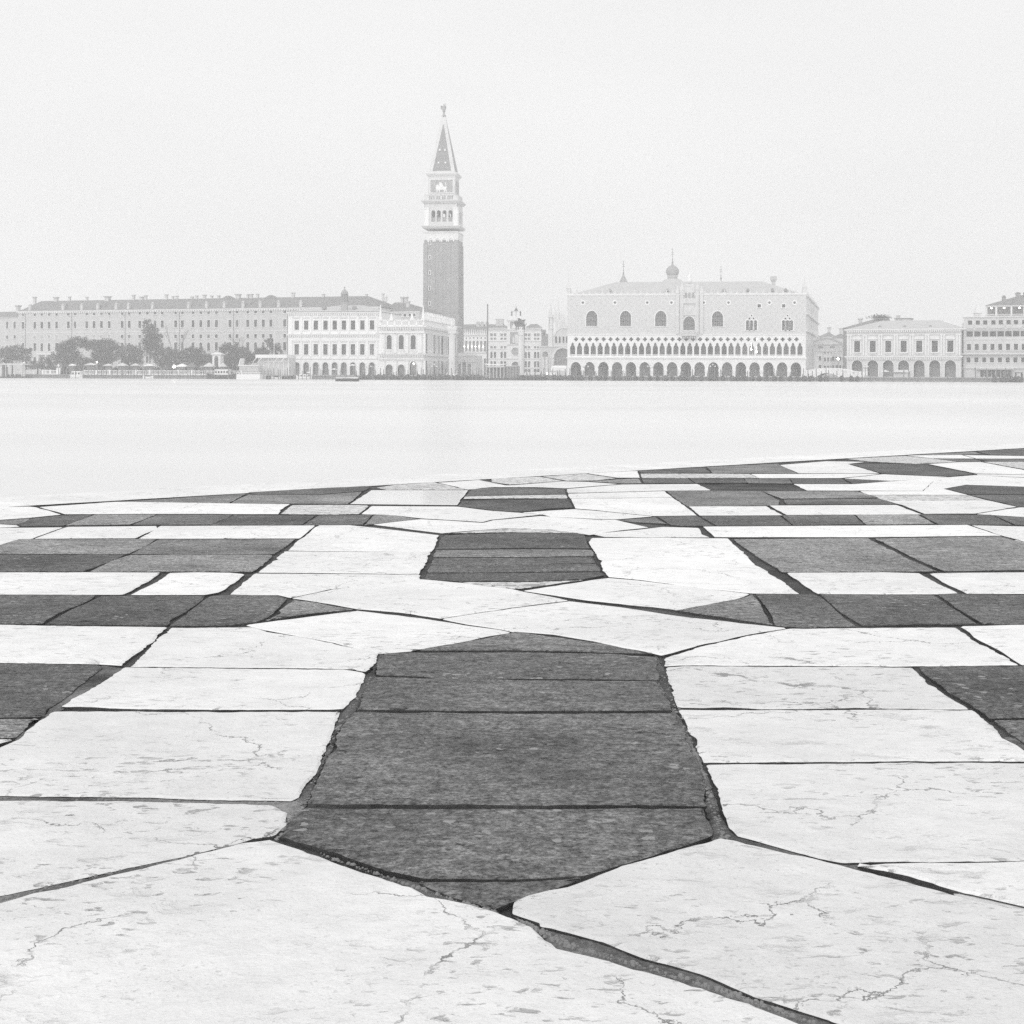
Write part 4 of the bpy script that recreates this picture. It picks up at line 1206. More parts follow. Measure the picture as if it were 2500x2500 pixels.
    pts = [fpt(-.72, .035, .03), fpt(.72, .035, .03), fpt(.1, .84, .03), fpt(-.1, .84, .03)]
    pn.add(pts, [(0, 1, 2, 3)])
    for k_ in range(1, 4):
        c_, s_ = math.cos(k_ * math.pi / 2), math.sin(k_ * math.pi / 2)
        pn.add([(m + (p[0] - m) * c_ - (p[1] - m) * s_, m + (p[0] - m) * s_ + (p[1] - m) * c_, p[2]) for p in pts], [(0, 1, 2, 3)])
    sp = pn.build('copper_sheet', 'copper', t)
    dm = MB(); dm.box(-.3, .3, -.35, .3, 0, .7); dmm = dm.mesh('dormer', 'trim')
    for f, sx in ((.16, -.3), (.16, .3), (.38, -.3), (.38, .3)):
        p = fpt(sx, f, .05); o = bpy.data.objects.new('dormer', dmm); o.location = p; link(o, sp)
    # angel
    m_ = MB(); zb_ = zc_(284)
    m_.lathe([(.75, zb_ - .6), (.9, zb_), (.45, zb_ + .5), (.3, zb_ + 1.4), (.45, zb_ + 1.5)], m, m, 10)
    m_.lathe([(.5, zb_ + 1.5), (.62, zb_ + 2.0), (.45, zb_ + 2.9), (.55, zb_ + 3.6), (.2, zb_ + 3.9), (.26, zb_ + 4.25), (.1, zb_ + 4.5)], m, m, 10)
    m_.prism([(m - .3, zb_ + 3.6), (m - 1.2, zb_ + 3.9), (m - 1.25, zb_ + 2.6), (m - .4, zb_ + 2.2)], m + .1, m + .25)
    m_.prism([(m + .3, zb_ + 3.6), (m + .8, zb_ + 3.8), (m + .7, zb_ + 2.5), (m + .3, zb_ + 2.3)], m + .1, m + .25)
    m_.tube((m + .3, m, zb_ + 3.5), (m + .75, m, zb_ + 4.9), .1, .06)
    m_.build('angel', 'panel_grey', t, True)
tower()

# ------------------------------------------------------------------ mint building (white, nine bays)
def mint():
    F = Front(703, 475, 926, 470)
    t = F.thing('mint_building', 'white three-storey stone building with nine arches and lantern on hipped roof', 'building')
    Wd = F.W
    z = lambda py: F.z(py, 814)
    xa = [724.3, 747.3, 770.8, 794.4, 817, 839.3, 861.4, 884.5, 908]
    mb = MB()
    holes = []
    for px in xa:
        u = F.u(px)
        w_ = F.size(11.2, px)
        for y0, y1 in ((782.5, 805), (840, 866)):
            holes.append(arch(w_, z(y0) - z(y1), 'rect', x=u, z=z(y1)))
        holes.append(arch(F.size(14.6, px), z(884.5) - .15, 'round', x=u, z=.15))
    ze = z(762)
    wall_mesh(mb, [(0, 0), (Wd, 0), (Wd, ze), (0, ze)], holes, rev=.5)
    body(mb, 0, Wd, 0, 30, 0, ze)
    mb.build('wall', 'istrian', t)
    for i, px in enumerate(xa):
        u, w_ = F.u(px), F.size(11.2, px)
        window(t, u, z(805), w_, z(782.5) - z(805), 'rect', 'istrian', 'glass', .2, .5, (0, 0), .12)
        window(t, u, z(866), w_, z(840) - z(866), 'rect', 'istrian', 'glass_pale' if i == 8 else 'glass', .2, .5, (1, 1) if i == 8 else (0, 0), .12)
        for y0 in (774.5, 833):                                    # hood over each window
            m_ = MB(); a_ = F.size(8.0)
            m_.box(u - a_, u + a_, -.42, .02, z(y0) - .15, z(y0) + .12)
            if y0 > 800: m_.prism([(u - a_, z(y0) + .12), (u + a_, z(y0) + .12), (u + a_ * .7, z(y0) + .5), (u, z(y0) + .75), (u - a_ * .7, z(y0) + .5)], -.36, .0)
            m_.build('window_hood', 'trim', t)
        m_ = MB(); wa, ha = F.size(14.6, px), z(884.5) - .15
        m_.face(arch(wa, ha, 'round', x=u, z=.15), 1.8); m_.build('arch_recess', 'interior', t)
        m_ = MB(); m_.ring(arch(wa, ha, 'round', x=u, z=.15), arch(wa + .7, ha + .35, 'round', x=u, z=.15), -.1, .02); m_.build('arch_surround', 'trim', t)
    for i in range(10):
        px = 712.5 + i * 23.05
        for y0, y1 in ((771, 813), (830, 873)):
            m_ = MB(); u = F.u(px); a_ = F.size(2.1); m_.box(u - a_, u + a_, -.25, .02, z(y1), z(y0)); m_.box(u - a_ * 1.4, u + a_ * 1.4, -.32, .02, z(y0) - .3, z(y0)); m_.build('half_column', 'istrian', t)
    cornice(t, 0, Wd, z(767), z(762), .55, 'trim', .5, 44)
    cornice(t, 0, Wd, z(820), z(815), .5, 'trim', .2, 44)
    cornice(t, 0, Wd, z(877.5), z(875), .25, 'trim', .2, name='string_course')
    mb = MB(); hip_roof(mb, -.3, Wd + .3, -.4, 30, ze + .15, z(741.5), F.u(806), F.u(862), ry=12)
    rf = mb.build('roof', 'lead', t)
    dg = MB(); dg.prism(arch(1.0, 1.0, 'round'), -.3, 2.0); dgm = dg.mesh('dormer', 'plaster_dark')
    copies(dgm, 'dormer', rf, [(F.u(782.5), 3.2, ze + 1.1), (F.u(857), 3.2, ze + 1.1)])
    m_ = MB(); u = F.u(834.5); yc = 3.0
    k_ = (475 + yc) / FPX
    zl = lambda py: CZ + ((834 - 1250) * SR + (CY - py)) * (472 + yc) / FPX - LAND
    m_.lathe([(1.25, zl(762)), (1.25, zl(741)), (1.35, zl(740)), (1.35, zl(738))], u, yc, 8, 1); 
    m_.lathe([(.85, zl(738)), (.85, zl(720)), (1.3, zl(719)), (1.3, zl(717))], u, yc, 8)
    for i in range(8):
        a_ = i * math.pi / 4; m_.lathe([(.16, zl(738)), (.16, zl(720))], u + 1.1 * math.cos(a_), yc + 1.1 * math.sin(a_), 5)
    m_.lathe([(1.2, zl(717)), (1.15, zl(714)), (.9, zl(710.5)), (.5, zl(708)), (.15, zl(706)), (.12, zl(703)), (.28, zl(702)), (.05, zl(699.5))], u, yc, 12)
    m_.build('lantern', ['lead_dark', 'panel_grey'], rf)
mint()

# ------------------------------------------------------------------ library
def library():
    F = Front(926, 468, 1035, 466.4)
    t = F.thing('library_building', 'white two-storey library with arched windows, balustrade and rooftop statues at square corner', 'building')
    Wd = F.W
    z = lambda py: F.z(py, 980)
    sh = 0.6; dp = 64.0                   # the long side recedes along the square
    xs = [950, 979.4, 1008.6]
    mb = MB(); holes = []
    for i, px in enumerate(xs):
        u = F.u(px)
        holes.append(arch(F.size(12.4), z(818) - z(852), 'round', x=u, z=z(852)))
        holes.append(arch(F.size(17.5), (z(890) if i < 2 else z(882)) - .2, 'round', x=u, z=.2))
    zt = z(797)
    wall_mesh(mb, [(0, 0), (Wd, 0), (Wd, zt), (0, zt)], holes, rev=.6)
    body(mb, 0, Wd, 0, dp, 0, zt, sh)
    mb.build('wall', 'istrian', t)
    for i, px in enumerate(xs):
        u = F.u(px)
        window(t, u, z(852), F.size(12.4), z(818) - z(852), 'round', 'trim', 'glass', .35, .55, (0, 0), .18, False)
        ht = (z(890) if i < 2 else z(882)) - .2
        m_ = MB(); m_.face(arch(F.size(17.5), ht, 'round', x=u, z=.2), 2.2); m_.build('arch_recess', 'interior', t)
        m_ = MB(); m_.ring(arch(F.size(17.5), ht, 'round', x=u, z=.2), arch(F.size(21), ht + .25, 'round', x=u, z=.2), -.2, .02); m_.build('arch_surround', 'trim', t)
        m_ = MB(); m_.box(u - .55, u + .55, -.14, -.02, z(806.3), z(804)); m_.build('frieze_opening', 'glass_pale', t)
        m_ = MB(); w2 = F.size(8); m_.box(u - w2, u + w2, -.7, -.5, z(854.5), z(853)); m_.box(u - w2, u + w2, -.7, -.5, z(862.5), z(861))
        for k_ in range(9): m_.box(u - w2 + 2 * w2 * (k_ + .3) / 9, u - w2 + 2 * w2 * (k_ + .7) / 9, -.66, -.54, z(861), z(854.5))
        m_.build('balustrade', 'istrian', t)
    m_ = MB(); m_.lathe([(.02, z(890)), (.32, z(888)), (.02, z(885.5))], F.u(1008.6), 1.0, 8); m_.build('arch_lamp', 'lamp_glow', t)
    for k_, px in enumerate((934, 937.5, 964, 966.5, 993, 995.5, 1024, 1028)):
        for y0, y1 in ((815, 862), (880, 919)):
            m_ = MB(); u = F.u(px); m_.lathe([(.42, z(y1)), (.38, z(y0) - .5), (.6, z(y0))], u, -.25, 8); m_.build('half_column', 'istrian', t)
    cornice(t, 0, Wd, z(802), z(796), .8, 'trim', .4, 26)
    cornice(t, 0, Wd, z(814.5), z(812.5), .35, 'trim', .2, name='string_course')
    cornice(t, 0, Wd, z(868.5), z(863), .75, 'trim', .2, 26)
    cornice(t, 0, Wd, z(880), z(876), .35, 'trim', .2, name='string_course')
    m_ = MB(); m_.box(0, Wd, 0, .4, z(783), z(780.5)); m_.box(0, Wd, 0, .4, zt, zt + .4)
    for k_ in range(7): m_.box(Wd * k_ / 6 * .97, Wd * k_ / 6 * .97 + .5, 0, .42, zt, z(780))
    for k_ in range(40): m_.box(Wd * (k_ + .3) / 40, Wd * (k_ + .7) / 40, .1, .3, zt + .4, z(783))
    m_.build('roof_balustrade', 'istrian', t)
    # the long receding side: two tiers of bays
    ang = math.atan2(dp, sh); Ls = math.hypot(dp, sh)
    n = 19
    bay = MB()
    bw_ = Ls / n
    bay.prism(arch(1.9, z(818) - z(852), 'round', x=0, z=z(852)), -.12, .05, 1)
    bay.prism(arch(2.6, z(884) - .2, 'round', x=0, z=.2), -.12, .05, 1)
    for s_ in (-.5, .5):
        for y0, y1 in ((815, 862), (880, 919)):
            bay.box(s_ * bw_ - .35, s_ * bw_ + .35, -.5, .02, z(y1), z(y0))
    bm = bay.mesh('side_bay', ['istrian', 'panel_grey'])
    for i in range(n):
        f = (i + .5) / n
        o = bpy.data.objects.new('side_bay', bm); o.location = (Wd + sh * f, dp * f, 0); o.rotation_euler = (0, 0, ang); link(o, t)
    for y0, y1, pr in ((796, 802, .9), (863, 868.5, .8), (812.5, 814.5, .4), (780.5, 782.5, .3)):
        m_ = MB(); m_.box(0, Ls, -pr, .1, z(y1), z(y0)); o = m_.build('side_cornice', 'trim', t); o.location = (Wd, 0, 0); o.rotation_euler = (0, 0, ang)
    m_ = MB()
    for k_ in range(60): m_.box(Ls * (k_ + .25) / 60, Ls * (k_ + .75) / 60, -.1, .2, zt, z(782.5))
    o = m_.build('side_balustrade', 'istrian', t); o.location = (Wd, 0, 0); o.rotation_euler = (0, 0, ang)
    # statues along the balustrade
    st = MB(); st.box(-.35, .35, -.35, .35, 0, .4); st.lathe([(.42, .4), (.34, 1.2), (.42, 1.9), (.16, 2.15), (.2, 2.4), (.05, 2.65)], 0, 0, 8)
    st.tube((.3, 0, 1.9), (.6, 0, 1.3), .1); st.tube((-.3, 0, 1.9), (-.55, 0, 2.6), .09)
    sm = st.mesh('statue', 'istrian')
    for i in range(18):
        f = (i + .8) / 19
        o = bpy.data.objects.new('statue', sm); o.location = (Wd + sh * f - .1, dp * f, z(780.5)); o.rotation_euler = (0, 0, ang + i); link(o, t)
    for px, top in ((928.5, 743), (955, 764.5), (1005.5, 764.5), (1032.5, 745.5)):
        u = F.u(px); zt2 = z(780.5); h = z(top) - zt2
        m_ = MB(); m_.box(u - .6, u + .6, -.3, .8, zt2 - .3, zt2 + .5); a_ = .42
        m_.taper(u - a_, u + a_, -.15, .65, zt2 + .5, u - .12, u + .12, .13, .37, zt2 + h * .93); m_.lathe([(.05, zt2 + h * .92), (.22, zt2 + h * .96), (.03, zt2 + h)], u, .25, 8)
        m_.build('obelisk', 'istrian', t)
    mb = MB(); hip_roof(mb, 1.0, Wd - 1.0, 1.0, 60, zt, zt + 1.2, 6, Wd - 6, ry=30); mb.build('roof', 'lead', t)
library()

# ------------------------------------------------------------------ long royal wing on the left
def royal():
    F = Front(45, 561, 925, 512)
    t = F.thing('royal_wing', 'long grey plastered palace wing with rows of pale-framed windows behind the garden trees', 'building')
    Wd = F.W
    z = lambda py: F.z(py, 100)
    xs = [x * .20704 for x in (270, 410, 492, 578, 667, 805, 884, 1022, 1108, 1195, 1287, 1440, 1523, 1647)] + [350 + x * .20704 for x in (45, 137, 222, 380, 458, 585, 677, 768, 860, 1020, 1103, 1230, 1322, 1413, 1503, 1666)]
    ze = z(761.5)
    mb = MB(); holes = []
    rows = [(764.8, 771.0), (785.5, 802.3), (819, 827.6), (837.5, 857), (872, 886)]
    for i, px in enumerate(xs):
        for r_, (y0, y1) in enumerate(rows):
            w_ = 8.2 if r_ in (1, 3, 4) else 7.6
            k_ = 'round' if r_ == 3 and i in (2, 3, 14, 15, 20, 21, 26, 27) else 'rect'
            blind = r_ == 2 and i < 11
            h = z(y0) - z(y1)
            holes.append(arch(w_ * .147, h, k_, x=F.u(px), z=z(y1)))
            g_ = 'curtain' if blind else ('glass_pale' if (i * 7 + r_ * 3) % 9 == 0 else 'glass')
            window(t, F.u(px), z(y1), w_ * .147, h, k_, 'trim', g_, .17, .12 if blind else .3, (1, 1) if (g_ == 'glass_pale') else (0, 0), .07)
    wall_mesh(mb, [(0, 0), (Wd, 0), (Wd, ze), (0, ze)], holes, rev=.3)
    body(mb, 0, Wd, 0, 24, 0, ze)
    mb.build('wall', 'plaster_grey', t)
    cornice(t, 0, Wd, ze - .25, ze + .35, .5, 'trim', .4, 150)
    cornice(t, 0, Wd, z(813.3), z(811.6), .15, 'trim', .1, name='string_course')
    for px in (300 * .20704, 845 * .20704, 1475 * .20704, 350 + 425 * .20704, 350 + 1063 * .20704, 350 + 1700 * .20704):
        m_ = MB(); m_.tube((F.u(px), -.12, 0), (F.u(px), -.12, ze), .11); m_.build('drainpipe', 'plaster_dark', t)
    mb = MB(); hip_roof(mb, 0, Wd, -.3, 24, ze + .3, ze + 4.6, 4.5, Wd - 8, ry=8)
    rf = mb.build('roof', 'tiles', t)
    zr = ze + 4.4
    for px, dy, w_, h in [(60, 6, 1.4, 2.8), (105, 8, 1.8, 2.6), (138, 8, 1.0, 2.8), (181, 8, 1.0, 2.4), (232, 8, 2.4, 2.6), (296, 8, 1.2, 3.2), (316, 8, 1.6, 2.0), (326, 8, 1.2, 2.8), (377, 8, 1.2, 3.2), (393, 8, 1.0, 2.0), (403, 8, 1.1, 2.2), (440, 8, 1.2, 1.6), (452, 8, 1.1, 2.2), (471, 8, 1.3, 2.6), (489, 8, 1.0, 2.0), (506, 8, 1.1, 2.0), (554, 8, 2.0, 2.6), (578, 8, 1.0, 2.4), (586, 8, 1.4, 2.6), (602, 8, 1.1, 2.6), (690, 8, 1.3, 3.0), (765, 8, 1.1, 1.8), (871, 8, 1.0, 1.4), (912, 8, 1.0, 1.6)]:
        chimney(rf, F.u(px), dy, zr, w_ * .72, h * .62, 'plaster_pale' if (px // 7) % 3 else 'plaster_grey', True)
    for px in (70, 151, 197, 236, 281, 311, 370, 458, 502, 545, 591, 633, 678, 732):
        chimney(rf, F.u(px), .8, ze + 1.2, 1.0, 1.9, 'plaster_pale', False)
    for px in (528, 634):
        m_ = MB(); u = F.u(px); m_.add([(u - 3.5, 7, zr - .6), (u + 3.5, 7, zr - .6), (u, 7.4, zr + 1.1), (u - 3.5, 11, zr - .6), (u + 3.5, 11, zr - .6), (u, 10, zr + 1.1)], [(0, 1, 2), (3, 5, 4), (0, 2, 5, 3), (1, 4, 5, 2)]); m_.build('roof_ridge', 'tiles', rf)
    for px in (143, 241, 597, 663):
        m_ = MB(); u = F.u(px); m_.box(u - 1.2, u + 1.2, 2.2, 5.0, ze + 1.4, ze + 2.8); m_.build('dormer', 'plaster_dark', rf)
royal()

def left_house():
    F = Front(-60, 574, 45, 563)
    t = F.thing('low_house', 'low grey house with tiled roof beside long palace wing', 'house')
    z = lambda py: F.z(py, 20)
    mb = MB(); holes = []
    for px in (-41, -16, 17.2, 35.6):
        for y0, y1 in ((785.5, 802.3), (819, 827), (843, 858)):
            h = z(y0) - z(y1); holes.append(arch(1.2, h, 'rect', x=F.u(px), z=z(y1))); window(t, F.u(px), z(y1), 1.2, h, 'rect', 'trim', 'glass', .15, .3)
    ze = z(775)
    wall_mesh(mb, [(0, 0), (F.W, 0), (F.W, ze), (0, ze)], holes, rev=.3); body(mb, 0, F.W, 0, 16, 0, ze); mb.build('wall', 'plaster_grey', t)
    mb = MB(); hip_roof(mb, -.4, F.W, -.4, 16, ze, ze + 2.6, 5, F.W - .5, ry=7); rf = mb.build('roof', 'tiles', t)
    chimney(rf, F.u(15), 6, ze + 2.4, 1.3, 2.6, 'plaster_grey')
    cornice(t, 0, F.W, ze - .2, ze + .1, .3, 'trim')
left_house()

def procuratie_end():
    F = Front(934, 522, 1022, 516)
    t = F.thing('roofed_block', 'block with dark tiled hip roof and attic windows behind library balustrade', 'building')
    z = lambda py: F.z(py, 980)
    ze = z(761.5)
    mb = MB(); holes = []
    for px in (966, 977, 988, 1000, 1011):
        h = z(766) - z(773); holes.append(arch(1.0, h, 'rect', x=F.u(px), z=z(773))); window(t, F.u(px), z(773), 1.0, h, 'rect', 'istrian', 'glass', .25, .3)
    wall_mesh(mb, [(0, 0), (F.W, 0), (F.W, ze), (0, ze)], holes, rev=.3); body(mb, 0, F.W, 0, 18, 0, ze); mb.build('wall', 'plaster_pale', t)
    mb = MB(); hip_roof(mb, -.3, F.W + .3, -.4, 18, ze, z(737) * 1.01, .5, F.u(962), ry=8); rf = mb.build('roof', 'tiles', t)
    cornice(t, 0, F.W, ze - .4, ze + .1, .4, 'trim')
    for px, q in ((913, 9), (956, 8), (964.5, 8), (982.5, 4)): 
        if px > 934: chimney(rf, F.u(px), q, ze + (3.4 if q == 8 else 1.6), 1.0, 2.4, 'plaster_pale')
    F2 = Front(934, 530, 945, 530)
    t2 = F2.thing('chimney_turret', 'slender white turret with small dome rising beside obelisk', 'turret')
    zz = lambda py: F2.z(py, 940)
    m_ = MB(); m_.taper(0, 1.6, 0, 1.6, 0, .2, 1.4, .2, 1.4, zz(735)); m_.build('shaft', 'istrian', t2)
    m_ = MB(); m_.box(-.05, 1.65, -.05, 1.65, zz(735), zz(733)); m_.lathe([(.75, zz(733)), (.75, zz(727)), (.85, zz(726)), (.7, zz(723)), (.3, zz(720)), (.05, zz(716))], .8, .8, 10); m_.build('cap', 'trim', t2)
procuratie_end()

# ------------------------------------------------------------------ the two columns on the square
def column(px, half, Y, ytop, label, fig):
    b = at(px, 906, Y)
    t = empty('square_column', (b.x, Y, LAND), 0, label, 'column')
    z = lambda py: CZ + ((px - 1250) * SR + (CY - py)) * Y / FPX - LAND
    k_ = Y / FPX
    m_ = MB(); m_.lathe([(2.4, 0), (2.4, .35), (1.9, .36), (1.9, .7)], 0, 0, 8, rot=math.pi / 8); m_.build('steps', 'trim', t)
    m_ = MB(); m_.lathe([(half * k_ * 1.15, .7), (half * k_, 1.3), (half * k_ * .94, z(ytop))], 0, 0, 18); m_.build('shaft', 'marble_old', t, True)
    c = half * k_
    m_ = MB(); m_.taper(-c * .95, c * .95, -c * .95, c * .95, z(ytop), -c * 1.3, c * 1.3, -c * 1.3, c * 1.3, z(ytop - 10)); m_.box(-c * 1.4, c * 1.4, -c * 1.4, c * 1.4, z(ytop - 10), z(ytop - 13)); m_.build('capital', 'trim', t)
    z0 = z(ytop - 13)
    m_ = MB()
    if fig == 'saint':
        m_.box(-c * 1.6, c * 1.6, -.5, .5, z0, z0 + .35)
        m_.tube((-c * 1.5, 0, z0 + .55), (c * 2.2, 0, z0 + .5), .35, .14); m_.tube((c * 2.2, 0, z0 + .5), (c * 2.9, 0, z0 + .3), .14, .05)
        m_.lathe([(.5, z0 + .5), (.45, z0 + 1.3), (.55, z0 + 2.1), (.2, z0 + 2.4), (.26, z0 + 2.7), (.08, z0 + 3.0)], 0, 0, 10)
        m_.tube((.45, 0, z0 + 2.0), (.9, 0, z0 + 1.3), .13); m_.tube((.9, 0, z0 + .4), (.9, 0, z0 + 3.2), .05); m_.tube((-.45, 0, z0 + 2.0), (-.8, -.2, z0 + 1.4), .13)
        m_.build('saint_statue', 'trim', t, True)
    else:
        m_.prism([(-1.5, z0 + 1.0), (1.2, z0 + .9), (1.5, z0 + 1.5), (1.0, z0 + 1.9), (-.6, z0 + 1.9), (-1.2, z0 + 2.4), (-1.8, z0 + 2.2), (-1.9, z0 + 1.6)], -.45, .45)
        for x_ in (-1.5, -.9, .6, 1.1): m_.box(x_, x_ + .35, -.4, .4, z0, z0 + 1.1)
        m_.prism([(-.7, z0 + 1.8), (.9, z0 + 1.9), (1.6, z0 + 3.2), (.6, z0 + 3.0), (-.5, z0 + 3.6), (-.9, z0 + 3.4)], -.35, -.15); m_.prism([(-.7, z0 + 1.8), (.9, z0 + 1.9), (1.6, z0 + 3.2), (.6, z0 + 3.0), (-.5, z0 + 3.6), (-.9, z0 + 3.4)], .15, .35)
        m_.tube((1.4, 0, z0 + 1.3), (2.0, 0, z0 + 1.9), .1); m_.lathe([(.5, z0 + 1.9), (.62, z0 + 2.3), (.4, z0 + 2.8)], -1.4, 0, 8)
        m_.build('winged_lion', 'bronze', t, True)
column(1103.5, 8.2, 455, 815, 'stone column with white saint statue beside library corner', 'saint')
column(1270.5, 5.6, 450, 818, 'stone column carrying dark bronze winged lion before clock tower', 'lion')

# ------------------------------------------------------------------ square behind: arcades, clock tower, basilica
def arcade_building():
    F = Front(1112, 640, 1200, 638)
    t = F.thing('arcaded_building', 'pale arcaded building with dark steep roof and row of lit lamps across square', 'building')
    z = lambda py: F.z(py, 1160); k_ = 640 / FPX
    mb = MB(); holes = []
    xs = [1129 + i * 9.15 for i in range(8)]
    for px in xs:
        holes.append(arch(6.0 * k_, z(832) - z(858), 'round', x=F.u(px), z=z(858)))
        holes.append(arch(2.4 * k_, z(823.5) - z(827.5), 'rect', x=F.u(px), z=z(827.5)))
        holes.append(arch(6.0 * k_, z(875) - .2, 'round', x=F.u(px), z=.2))
    ze = z(816)
    wall_mesh(mb, [(0, 0), (F.W, 0), (F.W, ze), (0, ze)], holes, rev=.4); body(mb, 0, F.W, 0, 12, 0, ze); mb.build('wall', 'istrian', t)
    for px in xs:
        window(t, F.u(px), z(858), 6.0 * k_, z(832) - z(858), 'round', 'trim', 'glass_pale', .2, .4)
        window(t, F.u(px), z(827.5), 2.4 * k_, z(823.5) - z(827.5), 'rect', 'trim', 'glass', .1, .4, sill=False)
        m_ = MB(); m_.face(arch(6.0 * k_, z(875) - .2, 'round', x=F.u(px), z=.2), 1.2); m_.build('arch_recess', 'interior', t)
    cornice(t, 0, F.W, z(820.5), z(816), .5, 'trim')
    cornice(t, 0, F.W, z(863), z(860), .4, 'trim', .2)
    mb = MB(); mb.add([(0, -.3, ze), (F.W, -.3, ze), (F.W, 7, z(793) * 1.02), (0, 7, z(793) * 1.02), (F.W, 14, ze), (0, 14, ze)], [(0, 1, 2, 3), (3, 2, 4, 5), (0, 3, 5), (1, 4, 2), (0, 5, 4, 1)]); rf = mb.build('roof', 'tiles', t)
    pin = MB(); pin.taper(-.3, .3, -.3, .3, 0, -.03, .03, -.03, .03, 2.2); pm = pin.mesh('pinnacle', 'istrian')
    copies(pm, 'pinnacle', t, [(F.u(p), 0, ze) for p in [1128 + i * 4.6 for i in range(14)]])
    for px in (1162, 1172, 1184): chimney(rf, F.u(px), 6, z(793) - .5, 1.4, 2.2, 'plaster_pale', False)
    for i, px in enumerate([1133.6 + i * 9.15 for i in range(6)]):
        m_ = MB(); m_.lathe([(.02, z(847.4)), (.2, z(846.4)), (.2, z(845.8)), (.02, z(844.8))], F.u(px), -.6, 8); m_.build('lamp', 'lamp_glow', t)
arcade_building()

def clock_block():
    F = Front(1192, 628, 1328, 626)
    t = F.thing('clock_tower_block', 'pale terraces of shuttered windows either side of domed clock tower with bell figures', 'building')
    z = lambda py: F.z(py, 1255); k_ = 627 / FPX
    def tower_u(p): return F.u(p)
    # wings
    for x0, x1, cols, ytop in ((1192, 1239, ((1199.8, 1208.2), (1224.5, 1233)), 806), (1280, 1323, ((1283.5, 1291.5), (1306.5, 1314)), 806)):
        mb = MB(); holes = []
        ops = []
        for pr in cols:
            for px in pr:
                ops += [(px, 6.0, 814, 820.5, 'rect'), (px, 5.6, 824.5, 829.5, 'rect'), (px, 5.4, 845, 850.5, 'rect'), (px, 5.2, 858.5, 874, 'round'), (px, 5.2, 882, 896, 'rect'), (px, 6.5, 901, 908, 'rect')]
        for px, w_, y0, y1, kk in ops:
            holes.append(arch(w_ * k_, z(y0) - z(y1), kk, x=F.u(px), z=z(y1)))
            window(t, F.u(px), z(y1), w_ * k_, z(y0) - z(y1), kk, 'istrian', 'glass_pale' if y0 < 850 else 'glass', .1, .3, sill=False)
        ze = z(ytop)
        wall_mesh(mb, [(F.u(x0), 0), (F.u(x1), 0), (F.u(x1), ze), (F.u(x0), ze)], holes, rev=.3)
        body(mb, F.u(x0), F.u(x1), 0, 10, 0, ze); mb.build('wing_wall', 'istrian', t)
        for y0, y1 in ((806, 808), (832, 834), (852, 853.5), (875, 877), (897, 899)): cornice(t, F.u(x0), F.u(x1), z(y1), z(y0), .25, 'trim', .1, name='string_course')
        m_ = MB(); m_.box(F.u(x0), F.u(x1), 0, .3, z(801.5), z(800))
        for i in range(28): q = F.u(x0) + (F.u(x1) - F.u(x0)) * (i + .3) / 28; m_.box(q, q + .15, .05, .25, ze, z(801.5))
        m_.build('terrace_balustrade', 'trim', t)
        m_ = MB(); m_.box(F.u(x0) + .5, F.u(x1) - .5, 3, 9, ze, z(798)); hip_roof(m_, F.u(x0) + .3, F.u(x1) - .3, 2.8, 9.2, z(798), z(790), F.u(x0) + 2.5, F.u(x1) - 2.5); m_.build('roof', 'tiles', t)
    m_ = MB(); m_.box(F.u(1208), F.u(1226), 4, 8, z(800), z(779)); m_.box(F.u(1207), F.u(1227), 3.8, 8.2, z(779), z(777.5)); m_.build('roof_hut', 'plaster_pale', t)
    # tower
    x0, x1 = F.u(1239), F.u(1278.5); ze = z(781)
    mb = MB(); holes = []
    sq = [(1258.5, 26, 786, 803), (1258.5, 26, 811, 840)]
    for px, w_, y0, y1 in sq: holes.append(arch(w_ * k_, z(y0) - z(y1), 'rect', x=F.u(px), z=z(y1)))
    holes.append(arch(20 * k_, 20 * k_, 'oval', x=F.u(1258.5), z=z(868.5))); holes.append(arch(18 * k_, z(883) - .2, 'round', x=F.u(1258.5), z=.2))
    wall_mesh(mb, [(x0, 0), (x1, 0), (x1, ze), (x0, ze)], holes, y0=-.8, rev=.4); body(mb, x0, x1, -.8, 8, 0, ze); mb.build('tower_wall', 'istrian', t)
    for px, w_, y0, y1 in sq:
        m_ = MB(); m_.face(arch(w_ * k_, z(y0) - z(y1), 'rect', x=F.u(px), z=z(y1)), -.45); m_.build('relief_panel', 'panel_grey', t)
    m_ = MB(); m_.face(arch(20 * k_, 20 * k_, 'oval', x=F.u(1258.5), z=z(868.5)), -.45); m_.ring(arch(20 * k_, 20 * k_, 'oval', x=F.u(1258.5), z=z(868.5)), arch(24 * k_, 24 * k_, 'oval', x=F.u(1258.5), z=z(870.5)), -1.0, -.75, 1); m_.build('clock_face', ['panel_grey', 'istrian'], t)
    m_ = MB(); m_.face(arch(18 * k_, z(883) - .2, 'round', x=F.u(1258.5), z=.2), .8); m_.build('archway', 'interior', t)
    m_ = MB(); m_.prism(arch(8 * k_, z(817) - z(839), 'rect', x=F.u(1261), z=z(839)), -.95, -.45); m_.lathe([(.5, z(838)), (.45, z(828)), (.15, z(824)), (.2, z(822))], F.u(1254), -.6, 8); m_.build('statue_niche', 'trim', t)
    m_ = MB(); m_.prism([(F.u(1250), z(802)), (F.u(1270), z(802)), (F.u(1271), z(795)), (F.u(1262), z(794)), (F.u(1255), z(791)), (F.u(1250), z(796))], -.75, -.46); m_.build('winged_relief', 'istrian', t)
    for y0, y1 in ((781, 785), (804, 807), (840, 843), (875, 877)): cornice(t, x0, x1, z(y1), z(y0), .35, 'trim', .1, y=-.8, name='string_course')
